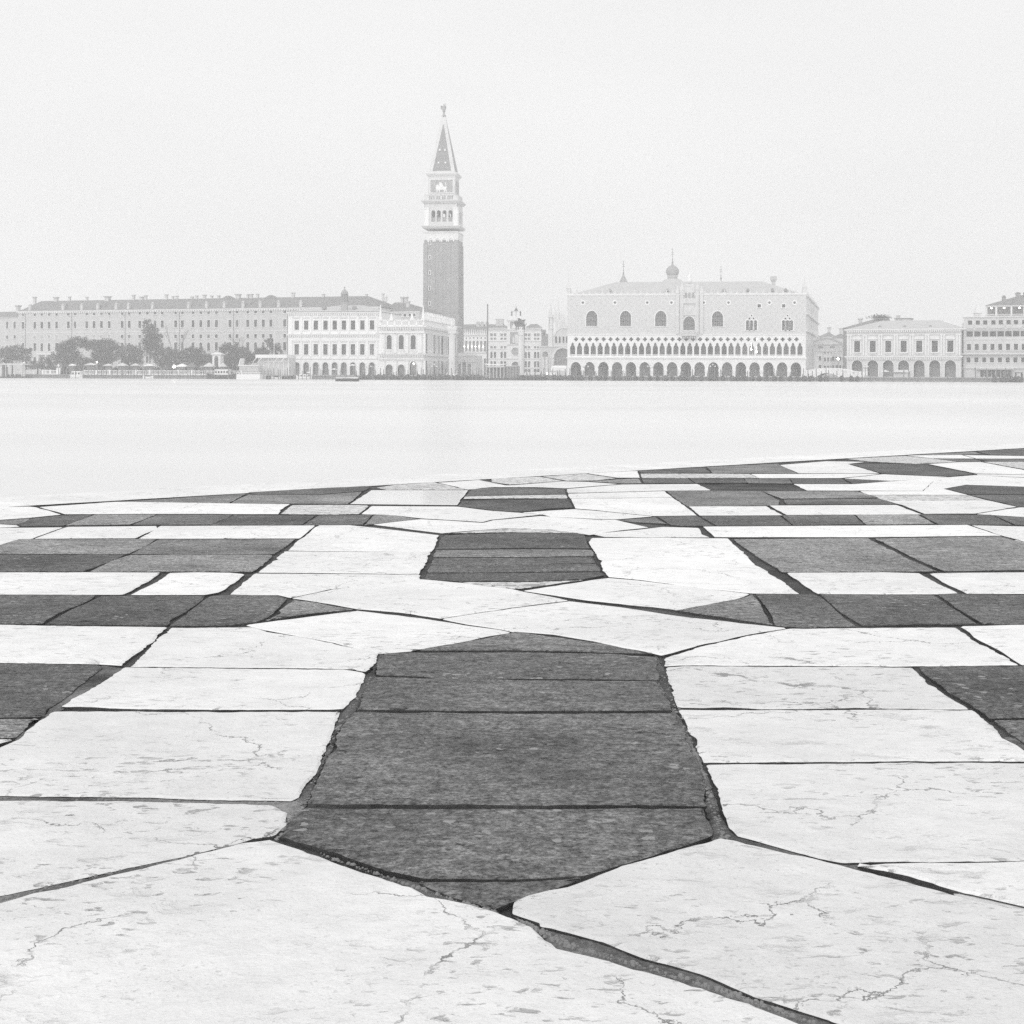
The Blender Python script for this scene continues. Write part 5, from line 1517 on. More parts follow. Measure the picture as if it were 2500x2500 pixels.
    m_ = MB(); m_.taper(x0, x1, -.8, 6, z(781), x0 + .4, x1 - .4, -.4, 5.6, z(777)); m_.taper(x0 + .4, x1 - .4, -.4, 5.6, z(777), x0 + 1.4, x1 - 1.4, .6, 4.6, z(772)); m_.build('roof', 'trim', t)
    m_ = MB(); u = F.u(1258.7); m_.lathe([(.1, z(772)), (.1, z(760))], u, 2, 6); m_.lathe([(.95, z(759.5)), (.7, z(757)), (.6, z(754)), (.15, z(751)), (.04, z(745))], u, 2, 10); m_.build('bell', 'bronze', t)
    for px, s_ in ((1248, 1), (1269.5, -1)):
        u = F.u(px); m_ = MB(); zb = z(771); m_.lathe([(.35, zb), (.28, zb + .9), (.4, zb + 1.6), (.14, zb + 1.8), (.2, zb + 2.05), (.05, zb + 2.3)], u, 2, 8); m_.tube((u, 2, zb + 1.5), (u + .7 * s_, 2, zb + 2.0), .1); m_.build('bell_striker', 'bronze', t)
clock_block()

def basilica():
    F = Front(1318, 566, 1400, 562)
    t = F.thing('basilica', 'ornate basilica facade with great dark arch, gables and cluster of spires beside palace', 'church')
    z = lambda py: F.z(py, 1360); k_ = 564 / FPX
    mb = MB(); holes = []
    big = arch(44 * k_, z(850) - z(890), 'round', x=F.u(1374), z=z(890))
    holes.append(big); holes.append(arch(14 * k_, z(858) - z(872), 'round', x=F.u(1331), z=z(872)))
    sm = [(1344, 4), (1357.5, 5), (1366.5, 5), (1375.5, 5), (1384, 5)]
    ze = z(845)
    wall_mesh(mb, [(0, 0), (F.W, 0), (F.W, ze), (0, ze)], holes, rev=1.2); body(mb, 0, F.W, 0, 30, 0, ze); mb.build('lower_wall', 'marble_old', t)
    m_ = MB(); m_.face(big, 1.1); m_.build('great_arch_glazing', 'glass_pale', t)
    m_ = MB(); m_.face(holes[1], 1.1); m_.build('side_arch', 'interior', t)
    m_ = MB(); m_.ring(big, arch(52 * k_, z(846) - z(890), 'round', x=F.u(1374), z=z(890)), -.3, .02); m_.build('arch_band', 'trim', t)
    cornice(t, 0, F.W, z(848), z(844.5), .5, 'trim')
    # upper gable
    x0 = F.u(1338)
    mb = MB(); hs = [arch(w_ * k_, z(821) - z(837), 'round', x=F.u(px), z=z(837)) for px, w_ in sm[1:]]
    cx = F.u(1378); r_ = 27 * k_
    gp = [(F.u(1350), ze), (F.W + 3, ze), (F.W + 3, z(820))] + [(cx + r_ * math.cos(a * math.pi / 12), z(820) + (z(795) - z(820)) * math.sin(a * math.pi / 12)) for a in range(13) if cx + r_ * math.cos(a * math.pi / 12) < F.W + 3] + [(F.u(1350), z(821))]
    wall_mesh(mb, gp, hs, rev=.5); mb.build('gable_wall', 'marble_old', t)
    for (px, w_) in sm[1:]: window(t, F.u(px), z(837), w_ * k_, z(821) - z(837), 'round', 'trim', 'glass', .12, .5, sill=False)
    a0 = [(cx + r_ * math.cos(a * math.pi / 14), z(820) + (z(798) - z(820)) * math.sin(a * math.pi / 14)) for a in range(15)]
    m_ = MB(); b0 = [(cx + (p[0] - cx) * .86, z(820) + (p[1] - z(820)) * .84) for p in a0]; n = len(a0)
    m_.add([(p[0], -.35, p[1]) for p in a0] + [(p[0], -.35, p[1]) for p in b0] + [(p[0], .3, p[1]) for p in a0] + [(p[0], .3, p[1]) for p in b0], [f for i in range(n - 1) for f in ((i, i + 1, n + i + 1, n + i), (i, i + 1, 2 * n + i + 1, 2 * n + i), (n + i, n + i + 1, 3 * n + i + 1, 3 * n + i))]); m_.build('gable_arch', 'trim', t)
    m_ = MB(); m_.box(F.u(1338), F.u(1348), 0, 1.6, ze, z(803)); m_.box(F.u(1337), F.u(1349), -.2, 1.8, z(803), z(801)); m_.build('tabernacle_base', 'trim', t)
    m_ = MB()
    for px in (1339, 1346.5): m_.lathe([(.28, z(801)), (.28, z(774))], F.u(px), .3, 8); m_.lathe([(.28, z(801)), (.28, z(774))], F.u(px), 1.4, 8)
    m_.box(F.u(1337.2), F.u(1348.5), -.1, 1.8, z(774), z(768)); m_.build('tabernacle', 'trim', t)
    for px, yt, yb, w_ in ((1343, 741, 768, 5.5), (1352, 747, 776, 4), (1361, 727, 775, 6), (1369, 752, 785, 4), (1374, 757, 785, 3.5), (1379, 762, 788, 3.5), (1357, 760, 790, 5), (1366, 765, 793, 5)):
        m_ = MB(); u = F.u(px); a_ = w_ * k_ / 2; h0, h1 = z(yb), z(yt); d = h1 - h0
        m_.box(u - a_, u + a_, .3 - a_ + .4, .3 + a_ + .4, h0 - 1.5, h0 + d * .18); m_.taper(u - a_ * 1.2, u + a_ * 1.2, .7 - a_ * 1.2, .7 + a_ * 1.2, h0 + d * .18, u - .06, u + .06, .64, .76, h0 + d * .82)
        m_.lathe([(.04, h0 + d * .8), (.2, h0 + d * .86), (.05, h0 + d * .9), (.03, h1)], u, .7, 6)
        for s_ in (-1, 1): m_.taper(u + s_ * a_ * 1.2 - .12, u + s_ * a_ * 1.2 + .12, .4, .7, h0, u + s_ * a_ * 1.2 - .02, u + s_ * a_ * 1.2 + .02, .5, .6, h0 + d * .45)
        m_.build('spire', 'trim', t)
    for px in (1327, 1336, 1348.5):
        m_ = MB()
        for dx in (-1.6, 0, 1.6): m_.lathe([(.2, .3), (.18, z(876)), (.32, z(873.5))], F.u(px + dx), -.5, 7)
        m_.box(F.u(px - 3), F.u(px + 3), -.8, .05, z(873.5), z(871.5)); m_.build('column_cluster', 'trim', t)
basilica()

def side_house():
    F = Front(1322, 600, 1344, 600)
    t = F.thing('stone_gable', 'dark stepped brick house end between clock tower terrace and basilica', 'house')
    z = lambda py: F.z(py, 1330)
    m_ = MB(); m_.prism([(0, 0), (F.W, 0), (F.W, z(822)), (F.W * .75, z(822)), (F.W * .75, z(815)), (F.W * .5, z(815)), (F.W * .5, z(805)), (F.W * .15, z(805)), (0, z(803))], 0, 8); m_.build('wall', 'plaster_dark', t)
    m_ = MB(); m_.box(F.W * .2, F.W * .35, -.05, .1, z(818), z(812)); m_.build('window', 'glass', t)
side_house()

def loggetta():
    F = Front(1110, 520, 1162, 518)
    t = F.thing('loggia_pavilion', 'low ornate marble loggia with central arch at foot of bell tower', 'pavilion')
    z = lambda py: F.z(py, 1136); k_ = 519 / FPX
    mb = MB(); hs = [arch(w_ * k_, z(y0) - .2, 'round', x=F.u(px), z=.2) for px, w_, y0 in ((1122, 8, 888), (1133.5, 10, 881), (1146, 8, 888))]
    ze = z(868)
    wall_mesh(mb, [(0, 0), (F.W, 0), (F.W, ze), (0, ze)], hs, rev=.8); body(mb, 0, F.W, 0, 8, 0, ze); mb.build('wall', 'marble_old', t)
    for h in hs: m_ = MB(); m_.face(h, .75); m_.build('arch_recess', 'interior', t)
    cornice(t, 0, F.W, z(870), z(867), .4, 'trim'); cornice(t, 0, F.W, z(884), z(882), .25, 'trim', .1, name='string_course')
    for px in (1115, 1127.5, 1140, 1152): m_ = MB(); m_.lathe([(.3, 0), (.27, z(885)), (.42, z(884))], F.u(px), -.35, 8); m_.build('column', 'trim', t)
    m_ = MB(); m_.box(0, F.W, 0, .3, ze, ze + 1.0); m_.build('parapet', 'marble_old', t)
loggetta()

def flagpole():
    b = at(1190, 906, 505)
    t = empty('flagpole', (b.x, 505, LAND), 0, 'tall dark flagpole with finial standing on square before clock tower', 'flagpole')
    h = CZ + (CY - 748) * 505 / FPX - LAND
    m_ = MB(); m_.lathe([(1.2, 0), (1.0, 1.0), (.6, 1.3), (.55, 2.6)], 0, 0, 10); m_.build('base', 'bronze', t)
    m_ = MB(); m_.lathe([(.3, 2.5), (.24, h * .8), (.2, h)], 0, 0, 8); m_.build('pole', 'wood_mid', t)
    m_ = MB(); m_.lathe([(.1, h - .1), (.32, h + .3), (.06, h + .9)], 0, 0, 8); m_.build('finial', 'bronze', t)
flagpole()

# ------------------------------------------------------------------ right: stone bridge, covered bridge, prison, hotel
def bridge():
    F = Front(1960, 428, 2110, 421)
    t = F.thing('stone_bridge', 'white stone bridge with balustrade arching over small canal beside palace', 'bridge')
    z = lambda py: F.z(py, 2035); k_ = 425 / FPX
    wb = -LAND - .3
    def dk(px):       # deck line
        f = (px - 2020) / 62.0
        return 907.5 + 8.5 * min(1, f * f)
    top = [(F.u(p), z(dk(p))) for p in range(1960, 2111, 10)]
    ar = [(F.u(2020) + 32 * k_ * math.cos(a * math.pi / 12), wb + .2 + (z(910.5) - wb - .2) * math.sin(a * math.pi / 12)) for a in range(13)]
    poly = [(F.u(1960), wb)] + ar[::-1] + [(F.u(2110), wb)] + top[::-1]
    m_ = MB(); m_.prism(poly, 0, 7); m_.build('arch_body', 'trim', t)
    m_ = MB(); o_ = [(F.u(2020) + (p[0] - F.u(2020)) * 1.07, p[1] + .3) for p in ar]; n = len(ar)
    m_.add([(p[0], -.15, p[1]) for p in ar] + [(p[0], -.15, p[1]) for p in o_], [(i, i + 1, n + i + 1, n + i) for i in range(n - 1)]); m_.build('arch_ring', 'istrian', t)
    for side in (0.1, 6.6):
        for i in range(len(top) - 1):
            a, b_ = top[i], top[i + 1]
            m_ = MB(); m_.prism([(a[0], a[1] + .95), (b_[0], b_[1] + .95), (b_[0], b_[1] + 1.1), (a[0], a[1] + 1.1)], side - .12, side + .12); m_.box(a[0] - .15, a[0] + .15, side - .14, side + .14, a[1] - .1, a[1] + 1.13)
            for q in range(1, 5): x_ = a[0] + (b_[0] - a[0]) * q / 5; zz = a[1] + (b_[1] - a[1]) * q / 5; m_.box(x_ - .06, x_ + .06, side - .07, side + .07, zz, zz + .97)
            m_.build('balustrade', 'istrian', t)
bridge()

def covered_bridge():
    F = Front(1975, 505, 2062, 500)
    t = F.thing('covered_bridge', 'enclosed stone bridge with curved roofline spanning canal behind palace', 'bridge')
    z = lambda py: F.z(py, 2018)
    bot, top_, mid = z(859), z(826), z(841)
    n = 14; u0, u1 = F.u(1977), F.u(2056)
    arc = [(u0 + (u1 - u0) * i / n, z(838) + (z(825.5) - z(838)) * math.sin(math.pi * i / n)) for i in range(n + 1)]
    m_ = MB(); m_.prism([(u0, bot), (u1, bot), (u1, z(838))] + arc[::-1][1:-1] + [(u0, z(838))], 0, 4); m_.build('passage', 'istrian', t)
    m_ = MB(); m_.box(u0, u1, -.25, .02, z(842), z(840)); m_.box(u0, u1, -.3, .02, z(860), z(858)); m_.build('string_course', 'marble_old', t)
    for px in (2003, 2032): m_ = MB(); u = F.u(px); m_.box(u - .8, u + .8, -.08, .1, z(850), z(845)); m_.build('grille_window', 'panel_grey', t)
    m_ = MB(); m_.prism([(p[0], p[1] + .25) for p in arc] + [(p[0], p[1] - .15) for p in arc[::-1]], -.35, .05); m_.build('curved_cornice', 'marble_old', t)
covered_bridge()

def canal_houses():
    for name, px0, px1, Y, yt, mat, lab in (('canal_house', 1958, 2008, 590, 822, 'plaster_pale', 'pale house with tiled roof beyond covered bridge on palace side'), ('canal_house', 2002, 2034, 640, 818, 'plaster_grey', 'grey house with tiled roof closing the canal view'), ('canal_house', 2030, 2064, 600, 822, 'plaster_grey', 'tall chimneyed grey house beyond covered bridge on prison side')):
        F = Front(px0, Y, px1, Y - 2); t = F.thing(name, lab, 'house'); z = lambda py: F.z(py)
        ze = z(yt + 3)
        mb = MB(); hs = [arch(1.0, 1.8, 'rect', x=F.W * (i + .5) / 4, z=h) for i in range(4) for h in (2.5, 6.0, 9.5) if h + 2.2 < ze]
        wall_mesh(mb, [(0, 0), (F.W, 0), (F.W, ze), (0, ze)], hs, rev=.3); body(mb, 0, F.W, 0, 10, 0, ze); mb.build('wall', mat, t)
        for i in range(4):
            for h in (2.5, 6.0, 9.5):
                if h + 2.2 < ze: window(t, F.W * (i + .5) / 4, h, 1.0, 1.8, 'rect', 'trim', 'glass', .12, .3)
        mb = MB(); hip_roof(mb, -.3, F.W + .3, -.3, 10, ze, ze + 2.0, 3, F.W - 3); rf = mb.build('roof', 'tiles', t)
        chimney(rf, F.W * .55, 5, ze + 1.4, 1.2, 2.8, 'plaster_pale')
canal_houses()

def prison():
    F = Front(2067, 441, 2346, 428)
    t = F.thing('prison_building', 'grey-white stone building with seven arches and pedimented windows beside canal bridge', 'building')
    z = lambda py: F.z(py, 2206); k_ = 434 / FPX
    xa = [2092.5, 2130.5, 2168.5, 2206, 2244, 2282, 2320]
    ze = z(803)
    mb = MB(); hs = []
    for px in xa:
        hs.append(arch(14.2 * k_, z(832) - z(859.5), 'rect', x=F.u(px), z=z(859.5))); hs.append(arch(26 * k_, z(879.5) - .2, 'round', x=F.u(px), z=.2))
    wall_mesh(mb, [(0, 0), (F.W, 0), (F.W, ze), (0, ze)], hs, rev=.9); body(mb, 0, F.W, 0, 34, 0, ze); mb.build('wall', 'marble_old', t)
    for px in xa:
        u = F.u(px)
        window(t, u, z(859.5), 14.2 * k_, z(832) - z(859.5), 'rect', 'trim', 'glass', .25, .5)
        m_ = MB(); a_ = 11 * k_; zz = z(828.5); m_.box(u - a_, u + a_, -.4, .02, zz, zz + .2); m_.prism([(u - a_, zz + .2)] + [(u + a_ * math.cos(math.pi * (1 - i / 8)), zz + .2 + .75 * math.sin(math.pi * i / 8)) for i in range(1, 8)] + [(u + a_, zz + .2)], -.35, .0); m_.build('window_pediment', 'trim', t)
        m_ = MB(); m_.face(arch(26 * k_, z(879.5) - .2, 'round', x=u, z=.2), 3.0); m_.build('arch_recess', 'interior', t)
        m_ = MB(); m_.ring(arch(26 * k_, z(879.5) - .2, 'round', x=u, z=.2), arch(30 * k_, z(879.5) + .0, 'round', x=u, z=.2), -.12, .02); m_.build('arch_surround', 'trim', t)
        m_ = MB(); a_ = 9 * k_; m_.box(u - a_, u + a_, -.5, -.3, z(862.5), z(861)); [m_.box(u - a_ + 2 * a_ * (i + .3) / 8, u - a_ + 2 * a_ * (i + .7) / 8, -.46, -.34, z(868), z(862.5)) for i in range(8)]; m_.build('balustrade', 'trim', t)
    for i in range(8):
        px = 2073.5 + i * 38; 
        for d_ in (-3, 3):
            m_ = MB(); u = F.u(px + d_); m_.box(u - .22, u + .22, -.28, .02, z(868), z(817)); m_.box(u - .32, u + .32, -.34, .02, z(820), z(817)); m_.build('half_column', 'trim', t)
    cornice(t, 0, F.W, z(808), z(803), .7, 'trim', .4, 60); cornice(t, 0, F.W, z(818), z(816), .3, 'trim', .1, name='string_course'); cornice(t, 0, F.W, z(875), z(869), .55, 'trim', .2, 60)
    mb = MB(); hip_roof(mb, -.4, F.W + .4, -.5, 34, ze, z(783) * 1.03, F.u(2137), F.u(2280), ry=13); rf = mb.build('roof', 'lead', t)
    dg = MB(); dg.prism(arch(.9, .8, 'round'), -.3, 1.6); dm = dg.mesh('dormer', 'plaster_dark'); copies(dm, 'dormer', rf, [(F.u(p), 3.0, z(800)) for p in (2143.5, 2205, 2268)])
    for px in (2125, 2277): m_ = MB(); m_.lathe([(.3, z(786)), (.1, z(783)), (.2, z(781.5)), (.02, z(779))], F.u(px) + 1.2, 13, 8); m_.build('finial', 'lead', rf)
prison()

def behind_prison():
    F = Front(2058, 486, 2160, 480); t = F.thing('tiled_house', 'dark tiled house with planted roof terrace rising behind prison', 'house'); z = lambda py: F.z(py, 2110)
    ze = z(801)
    m_ = MB(); m_.box(0, F.W, 0, 14, 0, ze); m_.build('wall', 'plaster_dark', t)
    for i in range(3): m_ = MB(); m_.box(-.06, .06, 2.5 + i * 3.8, 3.6 + i * 3.8, ze - 4, ze - 2); m_.build('window', 'glass', t)
    m_ = MB(); m_.add([(-.4, -.3, ze), (F.W + .4, -.3, ze), (F.W + .4, 14, ze), (-.4, 14, ze), (F.u(2125), 7, z(777)), (F.W, 7, z(777))], [(0, 1, 5, 4), (1, 2, 5), (2, 3, 4, 5), (3, 0, 4)]); rf = m_.build('roof', 'tiles', t)
    chimney(rf, F.u(2090), 6, z(793), 1.0, 2.4, 'plaster_pale')
    m_ = MB()
    r_ = random.Random(5)
    for i in range(500):
        c = Vector((F.u(2138) + r_.gauss(0, 1.7), 7 + r_.gauss(0, 1.5), z(776) + abs(r_.gauss(0, .55)))); a, b_ = Vector((r_.uniform(-1, 1), r_.uniform(-1, 1), r_.uniform(-1, 1))).normalized() * .22, Vector((r_.uniform(-1, 1), r_.uniform(-1, 1), r_.uniform(-1, 1))).normalized() * .22
        m_.add([c + a, c + b_, c - a, c - b_], [(0, 1, 2, 3)])
    m_.build('roof_plants', 'leaf', t)
    F = Front(2184, 486, 2222, 484); t = F.thing('roof_block', 'flat-topped plaster block with chimney above prison roof', 'building'); z2 = lambda py: F.z(py, 2200)
    m_ = MB(); m_.box(0, F.W, 0, 6, 0, z2(778.5)); m_.build('wall', 'plaster_grey', t); m_ = MB(); m_.box(-.2, F.W + .2, -.2, 6.2, z2(778.5), z2(776.5)); rf = m_.build('roof', 'tiles', t)
    chimney(rf, .8, 2, z2(777), 1.2, 1.2, 'plaster_pale', False)
    F = Front(2330, 470, 2354, 468); t = F.thing('alley_house', 'narrow dark house with tiled roof in gap between prison and hotel', 'house'); z3 = lambda py: F.z(py, 2342)
    m_ = MB(); m_.box(0, F.W, 0, 8, 0, z3(802)); m_.build('wall', 'plaster_dark', t); m_ = MB(); hip_roof(m_, -.2, F.W + .2, -.2, 8, z3(802), z3(797), 1, F.W - 1); rf = m_.build('roof', 'tiles', t); chimney(rf, 1.6, 4, z3(798), .8, 1.4, 'plaster_grey', False)
    m_ = MB(); m_.box(F.W * .4, F.W * .7, -.05, .1, z3(840), z3(828)); m_.build('window', 'glass', t)
behind_prison()

def hotel():
    F = Front(2352, 430, 2590, 419)
    t = F.thing('waterfront_hotel', 'grey five-storey hotel with balconies and lit roof terrace beside prison', 'hotel')
    z = lambda py: F.z(py, 2430); k_ = 426 / FPX; c8 = 180 / 1449.0
    ze = z(773)
    mb = MB(); hs = []; ws = []
    for i in range(11):
        px = 2365.5 + i * 19.1
        ws.append((px, 9.2, 839.5, 854.5, 'glass')); ws.append((px - 1, 9.4, 872.5, 885, 'glass'))
        ws.append((2367 + i * 18.95, 15.2, 808.5, 821.5, 'glass'))
    for px in (2368, 2387, 2405, 2425, 2443, 2462, 2480, 2500, 2519, 2538): ws.append((px, 9.5, 782, 792, 'glass'))
    for px, w_, y0, y1, g_ in ws:
        hs.append(arch(w_ * k_, z(y0) - z(y1), 'rect', x=F.u(px), z=z(y1))); window(t, F.u(px), z(y1), w_ * k_, z(y0) - z(y1), 'rect', 'trim' if y0 > 830 else 'plaster_pale', g_, .08, .5, (0, 0), .04, y0 > 830)
    for px, w_, y0 in ((2411, 34, 903), (2451, 32, 903), (2520, 34, 903)):
        hs.append(arch(w_ * k_, z(y0) - .2, 'rect', x=F.u(px), z=.2)); m_ = MB(); m_.face(arch(w_ * k_, z(y0) - .2, 'rect', x=F.u(px), z=.2), .8); m_.build('shop_window', 'glass', t)
        m_ = MB(); [m_.box(F.u(px) - w_ * k_ / 2 + w_ * k_ * i / 4 - .07, F.u(px) - w_ * k_ / 2 + w_ * k_ * i / 4 + .07, .6, .75, .2, z(y0)) for i in range(1, 4)]; m_.build('shop_mullion', 'trim', t)
    wall_mesh(mb, [(0, 0), (F.W, 0), (F.W, ze), (0, ze)], hs, rev=.55); body(mb, 0, F.W, 0, 26, 0, ze); mb.build('wall', 'plaster_pale', t)
    for y0, y1, pr in ((772, 775, .5), (801, 805, .5), (828, 829.5, .2), (863, 866.5, 1.3), (898, 900, .5)): cornice(t, 0, F.W, z(y1), z(y0), pr, 'trim', .2)
    m_ = MB(); m_.box(1.0, F.W, -1.25, -1.15, z(856), z(855)); [m_.box(1.0 + (F.W - 1.2) * i / 110, 1.06 + (F.W - 1.2) * i / 110, -1.23, -1.17, z(863), z(856)) for i in range(110)]; m_.build('balcony_railing', 'plaster_grey', t)
    for x0, x1 in ((2361, 2376), (2381, 2410), (2414, 2452), (2458, 2496), (2500, 2540)):
        m_ = MB(); m_.box(F.u(x0), F.u(x1), -1.0, 0, z(801), z(799.5)); m_.box(F.u(x0), F.u(x1), -1.0, -.9, z(799.5), z(794.5)); m_.build('balcony', 'plaster_pale', t)
    m_ = MB(); m_.box(F.u(2385), F.u(2476), -1.6, .1, z(902), z(899.5)); m_.build('entrance_canopy', 'plaster_grey', t)
    # roof terrace
    m_ = MB(); m_.box(F.u(2362), F.W, .3, .45, z(768), z(767)); [m_.box(F.u(2362) + (F.W - F.u(2362)) * i / 90, F.u(2362) + (F.W - F.u(2362)) * i / 90 + .07, .33, .42, z(772), z(768)) for i in range(90)]; m_.build('terrace_railing', 'trim', t)
    y1 = z(747.5)
    m_ = MB(); m_.box(F.u(2368), F.u(2406), .6, .8, z(747), z(745.8)); m_.box(F.u(2369), F.u(2370), .6, .8, z(773), z(747)); m_.box(F.u(2404), F.u(2405), .6, .8, z(773), z(747)); m_.build('pergola', 'trim', t)
    m_ = MB(); m_.box(F.u(2405), F.W, 5.5, 12, ze, z(748)); m_.build('terrace_room', 'plaster_dark', t)
    m_ = MB(); m_.box(F.u(2404), F.W, .8, 12.2, z(748), z(745)); m_.build('terrace_ceiling', 'trim', t)
    for px in (2406, 2431, 2468, 2500): m_ = MB(); u = F.u(px); m_.box(u - .25, u + .25, .9, 1.4, ze, z(748)); m_.build('terrace_post', 'trim', t)
    for px in (2418, 2449, 2487): m_ = MB(); m_.lathe([(.1, z(752.6)), (.26, z(752)), (.26, z(751)), (.1, z(750.5))], F.u(px), 2.4, 10); m_.build('terrace_lamp', 'lamp_glow', t)
    m_ = MB(); zr = z(745); x_ = F.u(2404)
    m_.add([(x_, .5, zr), (F.W + 1, .5, zr), (F.W + 1, 13, zr), (x_, 13, zr), (F.u(2486), 6, z(719.5)), (F.W + 1, 6, z(719.5))], [(0, 1, 5, 4), (1, 2, 5), (2, 3, 4, 5), (3, 0, 4), (0, 3, 2, 1)]); rf = m_.build('roof', 'tiles', t)
    chimney(rf, F.u(2446), 5, z(733), 1.0, 1.6, 'plaster_dark', False); chimney(rf, F.u(2480), 6, z(722), 1.3, 1.2, 'plaster_dark', False)
    m_ = MB(); m_.box(F.u(2494), F.u(2512), 5, 8, z(724), z(713)); m_.build('roof_tank', 'metal_dark', rf)
    F2 = Front(2381, 520, 2396, 520); t2 = F2.thing('distant_steeple', 'small distant church steeple seen through hotel terrace pergola', 'steeple'); zz = lambda py: F2.z(py, 2388)
    m_ = MB(); m_.box(0, F2.W, 0, F2.W, 0, zz(764)); m_.build('shaft', 'plaster_grey', t2); m_ = MB(); m_.taper(-.1, F2.W + .1, -.1, F2.W + .1, zz(764), F2.W * .45, F2.W * .55, F2.W * .45, F2.W * .55, zz(742)); m_.build('spire', 'trim', t2)
hotel()

# ------------------------------------------------------------------ trees of the royal garden
def leaf_cloud(blobs, n, size, seed, flat=0.0):
    """leaf clumps through a crown's volume; blobs are (centre, radii)"""
    r_ = random.Random(seed)
    m_ = MB()
    vol = [b[1][0] * b[1][1] * b[1][2] for b in blobs]
    for c, rad in blobs:
        k_ = int(n * (rad[0] * rad[1] * rad[2]) / sum(vol)) + 60
        cl = []
        for _ in range(max(6, k_ // 28)):                  # clump centres near the surface
            d = Vector((r_.gauss(0, 1), r_.gauss(0, 1), r_.gauss(0, 1))).normalized() * r_.uniform(.45, 1.0) ** .6
            cl.append(Vector((c[0] + d.x * rad[0], c[1] + d.y * rad[1], c[2] + d.z * rad[2])))
        for i in range(k_):
            q = r_.choice(cl)
            s_ = min(rad) * .24
            p = q + Vector((r_.gauss(0, s_), r_.gauss(0, s_), r_.gauss(0, s_ * .75)))
            a = Vector((r_.gauss(0, 1), r_.gauss(0, 1), r_.gauss(0, .7))).normalized() * size * r_.uniform(.6, 1.3)
            b_ = a.orthogonal().normalized() * size * r_.uniform(.4, .8)
            b_.rotate(Matrix.Rotation(r_.uniform(0, 6.3), 3, a))
            m_.add([p - a, p + b_, p + a, p - b_], [(0, 1, 2, 3)])
    return m_

def tree(name, Y, base_px, blobs, label, mat='leaf', n=3000, size=.28, lean=0.0, trunk=.28, seed=1, group=None):
    b = at(base_px, 906, Y)
    t = empty(name, (b.x, Y, LAND), 0, label, 'tree' if 'tree' in name or 'pine' in name or 'conifer' in name else 'shrub', group)
    k_ = Y / FPX
    z = lambda px, py: CZ + ((px - 1250) * SR + (CY - py)) * k_ - LAND
    r_ = random.Random(seed)
    bl = [(((px - base_px) * k_, r_.uniform(-.8, .8), z(px, py)), (rx * k_, min(rx, 24) * k_ * .85, ry * k_)) for px, py, rx, ry in blobs]
    m_ = MB()
    topz = max(.8, min(q[0][2] for q in bl))
    m_.tube((0, 0, -.1), (lean * .5, 0, topz * .5), trunk, trunk * .8, 8)
    m_.tube((lean * .5, 0, topz * .5), (lean, 0, topz), trunk * .8, trunk * .6, 8)
    for c, rad in bl:
        m_.tube((lean, 0, topz * .92), (c[0] * .9 + lean * .1, c[1], c[2]), trunk * .45, trunk * .15, 5)
        for _ in range(3):
            e = (c[0] + r_.uniform(-.6, .6) * rad[0], c[1] + r_.uniform(-.6, .6) * rad[1], c[2] + r_.uniform(-.2, .6) * rad[2])
            m_.tube((c[0] * .9 + lean * .1, c[1], c[2]), e, trunk * .15, trunk * .05, 4)
    m_.build('trunk', 'bark', t)
    leaf_cloud(bl, n, size, seed + 50).build('crown', mat, t)
    return t

tree('garden_tree', 497, 30, [(10, 868, 22, 20), (35, 862, 24, 19), (64, 864, 16, 20)], 'broad leafy tree by low house behind landing shelter', 'leaf', 3600, seed=2)
tree('garden_shrub', 492, 92, [(80, 893, 20, 10), (110, 888, 20, 14), (132, 880, 14, 18)], 'dark rounded shrub under palace entrance porch', 'leaf_dark', 2400, .24, seed=3)
tree('umbrella_pine', 500, 188, [(163, 848, 24, 15), (194, 836, 28, 14), (166, 866, 28, 17), (182, 884, 34, 15), (215, 842, 16, 12)], 'umbrella pine with broad flat crown and forked pale trunk', 'leaf_dark', 9000, .26, seed=4)
tree('umbrella_pine', 503, 260, [(232, 841, 20, 12), (260, 843, 28, 14), (276, 858, 18, 22), (248, 866, 26, 16), (240, 885, 36, 15)], 'umbrella pine with slanting trunk beside street lamp', 'leaf_dark', 9000, .26, -1.0, seed=5)
tree('tall_conifer', 506, 366, [(361, 792, 12, 13), (367, 810, 17, 16), (369, 832, 22, 18), (374, 855, 22, 20), (391, 826, 8, 12)], 'tall dark conifer rising above all the other garden trees', 'leaf_dark', 6500, .24, seed=6)
tree('garden_tree', 498, 320, [(312, 862, 22, 20), (334, 868, 18, 24), (318, 884, 24, 14)], 'rounded dark tree between pine and tall conifer', 'leaf', 4200, seed=7)
tree('garden_tree', 500, 415, [(408, 862, 22, 14), (426, 874, 24, 18), (400, 885, 22, 14)], 'bushy tree in front of bare branches', 'leaf', 4200, seed=8)
tree('garden_tree', 498, 475, [(468, 862, 22, 16), (488, 870, 18, 18), (470, 884, 26, 14)], 'full round tree between bushy tree and white garden pavilion', 'leaf', 4200, seed=9)
tree('garden_tree', 505, 510, [(508, 880, 16, 16)], 'small pale tree beside white garden pavilion', 'leaf_pale', 1500, seed=10)
tree('garden_tree', 497, 575, [(560, 855, 24, 16), (585, 868, 30, 18), (562, 880, 24, 16), (604, 880, 18, 14)], 'wide spreading tree between white garden pavilion and passenger pontoon', 'leaf', 6500, seed=11)
tree('garden_tree', 500, 668, [(658, 838, 11, 12), (672, 850, 12, 14), (680, 860, 8, 10), (640, 862, 20, 12), (628, 872, 18, 10)], 'dark tree with uneven crown behind flat-roofed pontoon cafe', 'leaf_dark', 5000, .24, seed=12)

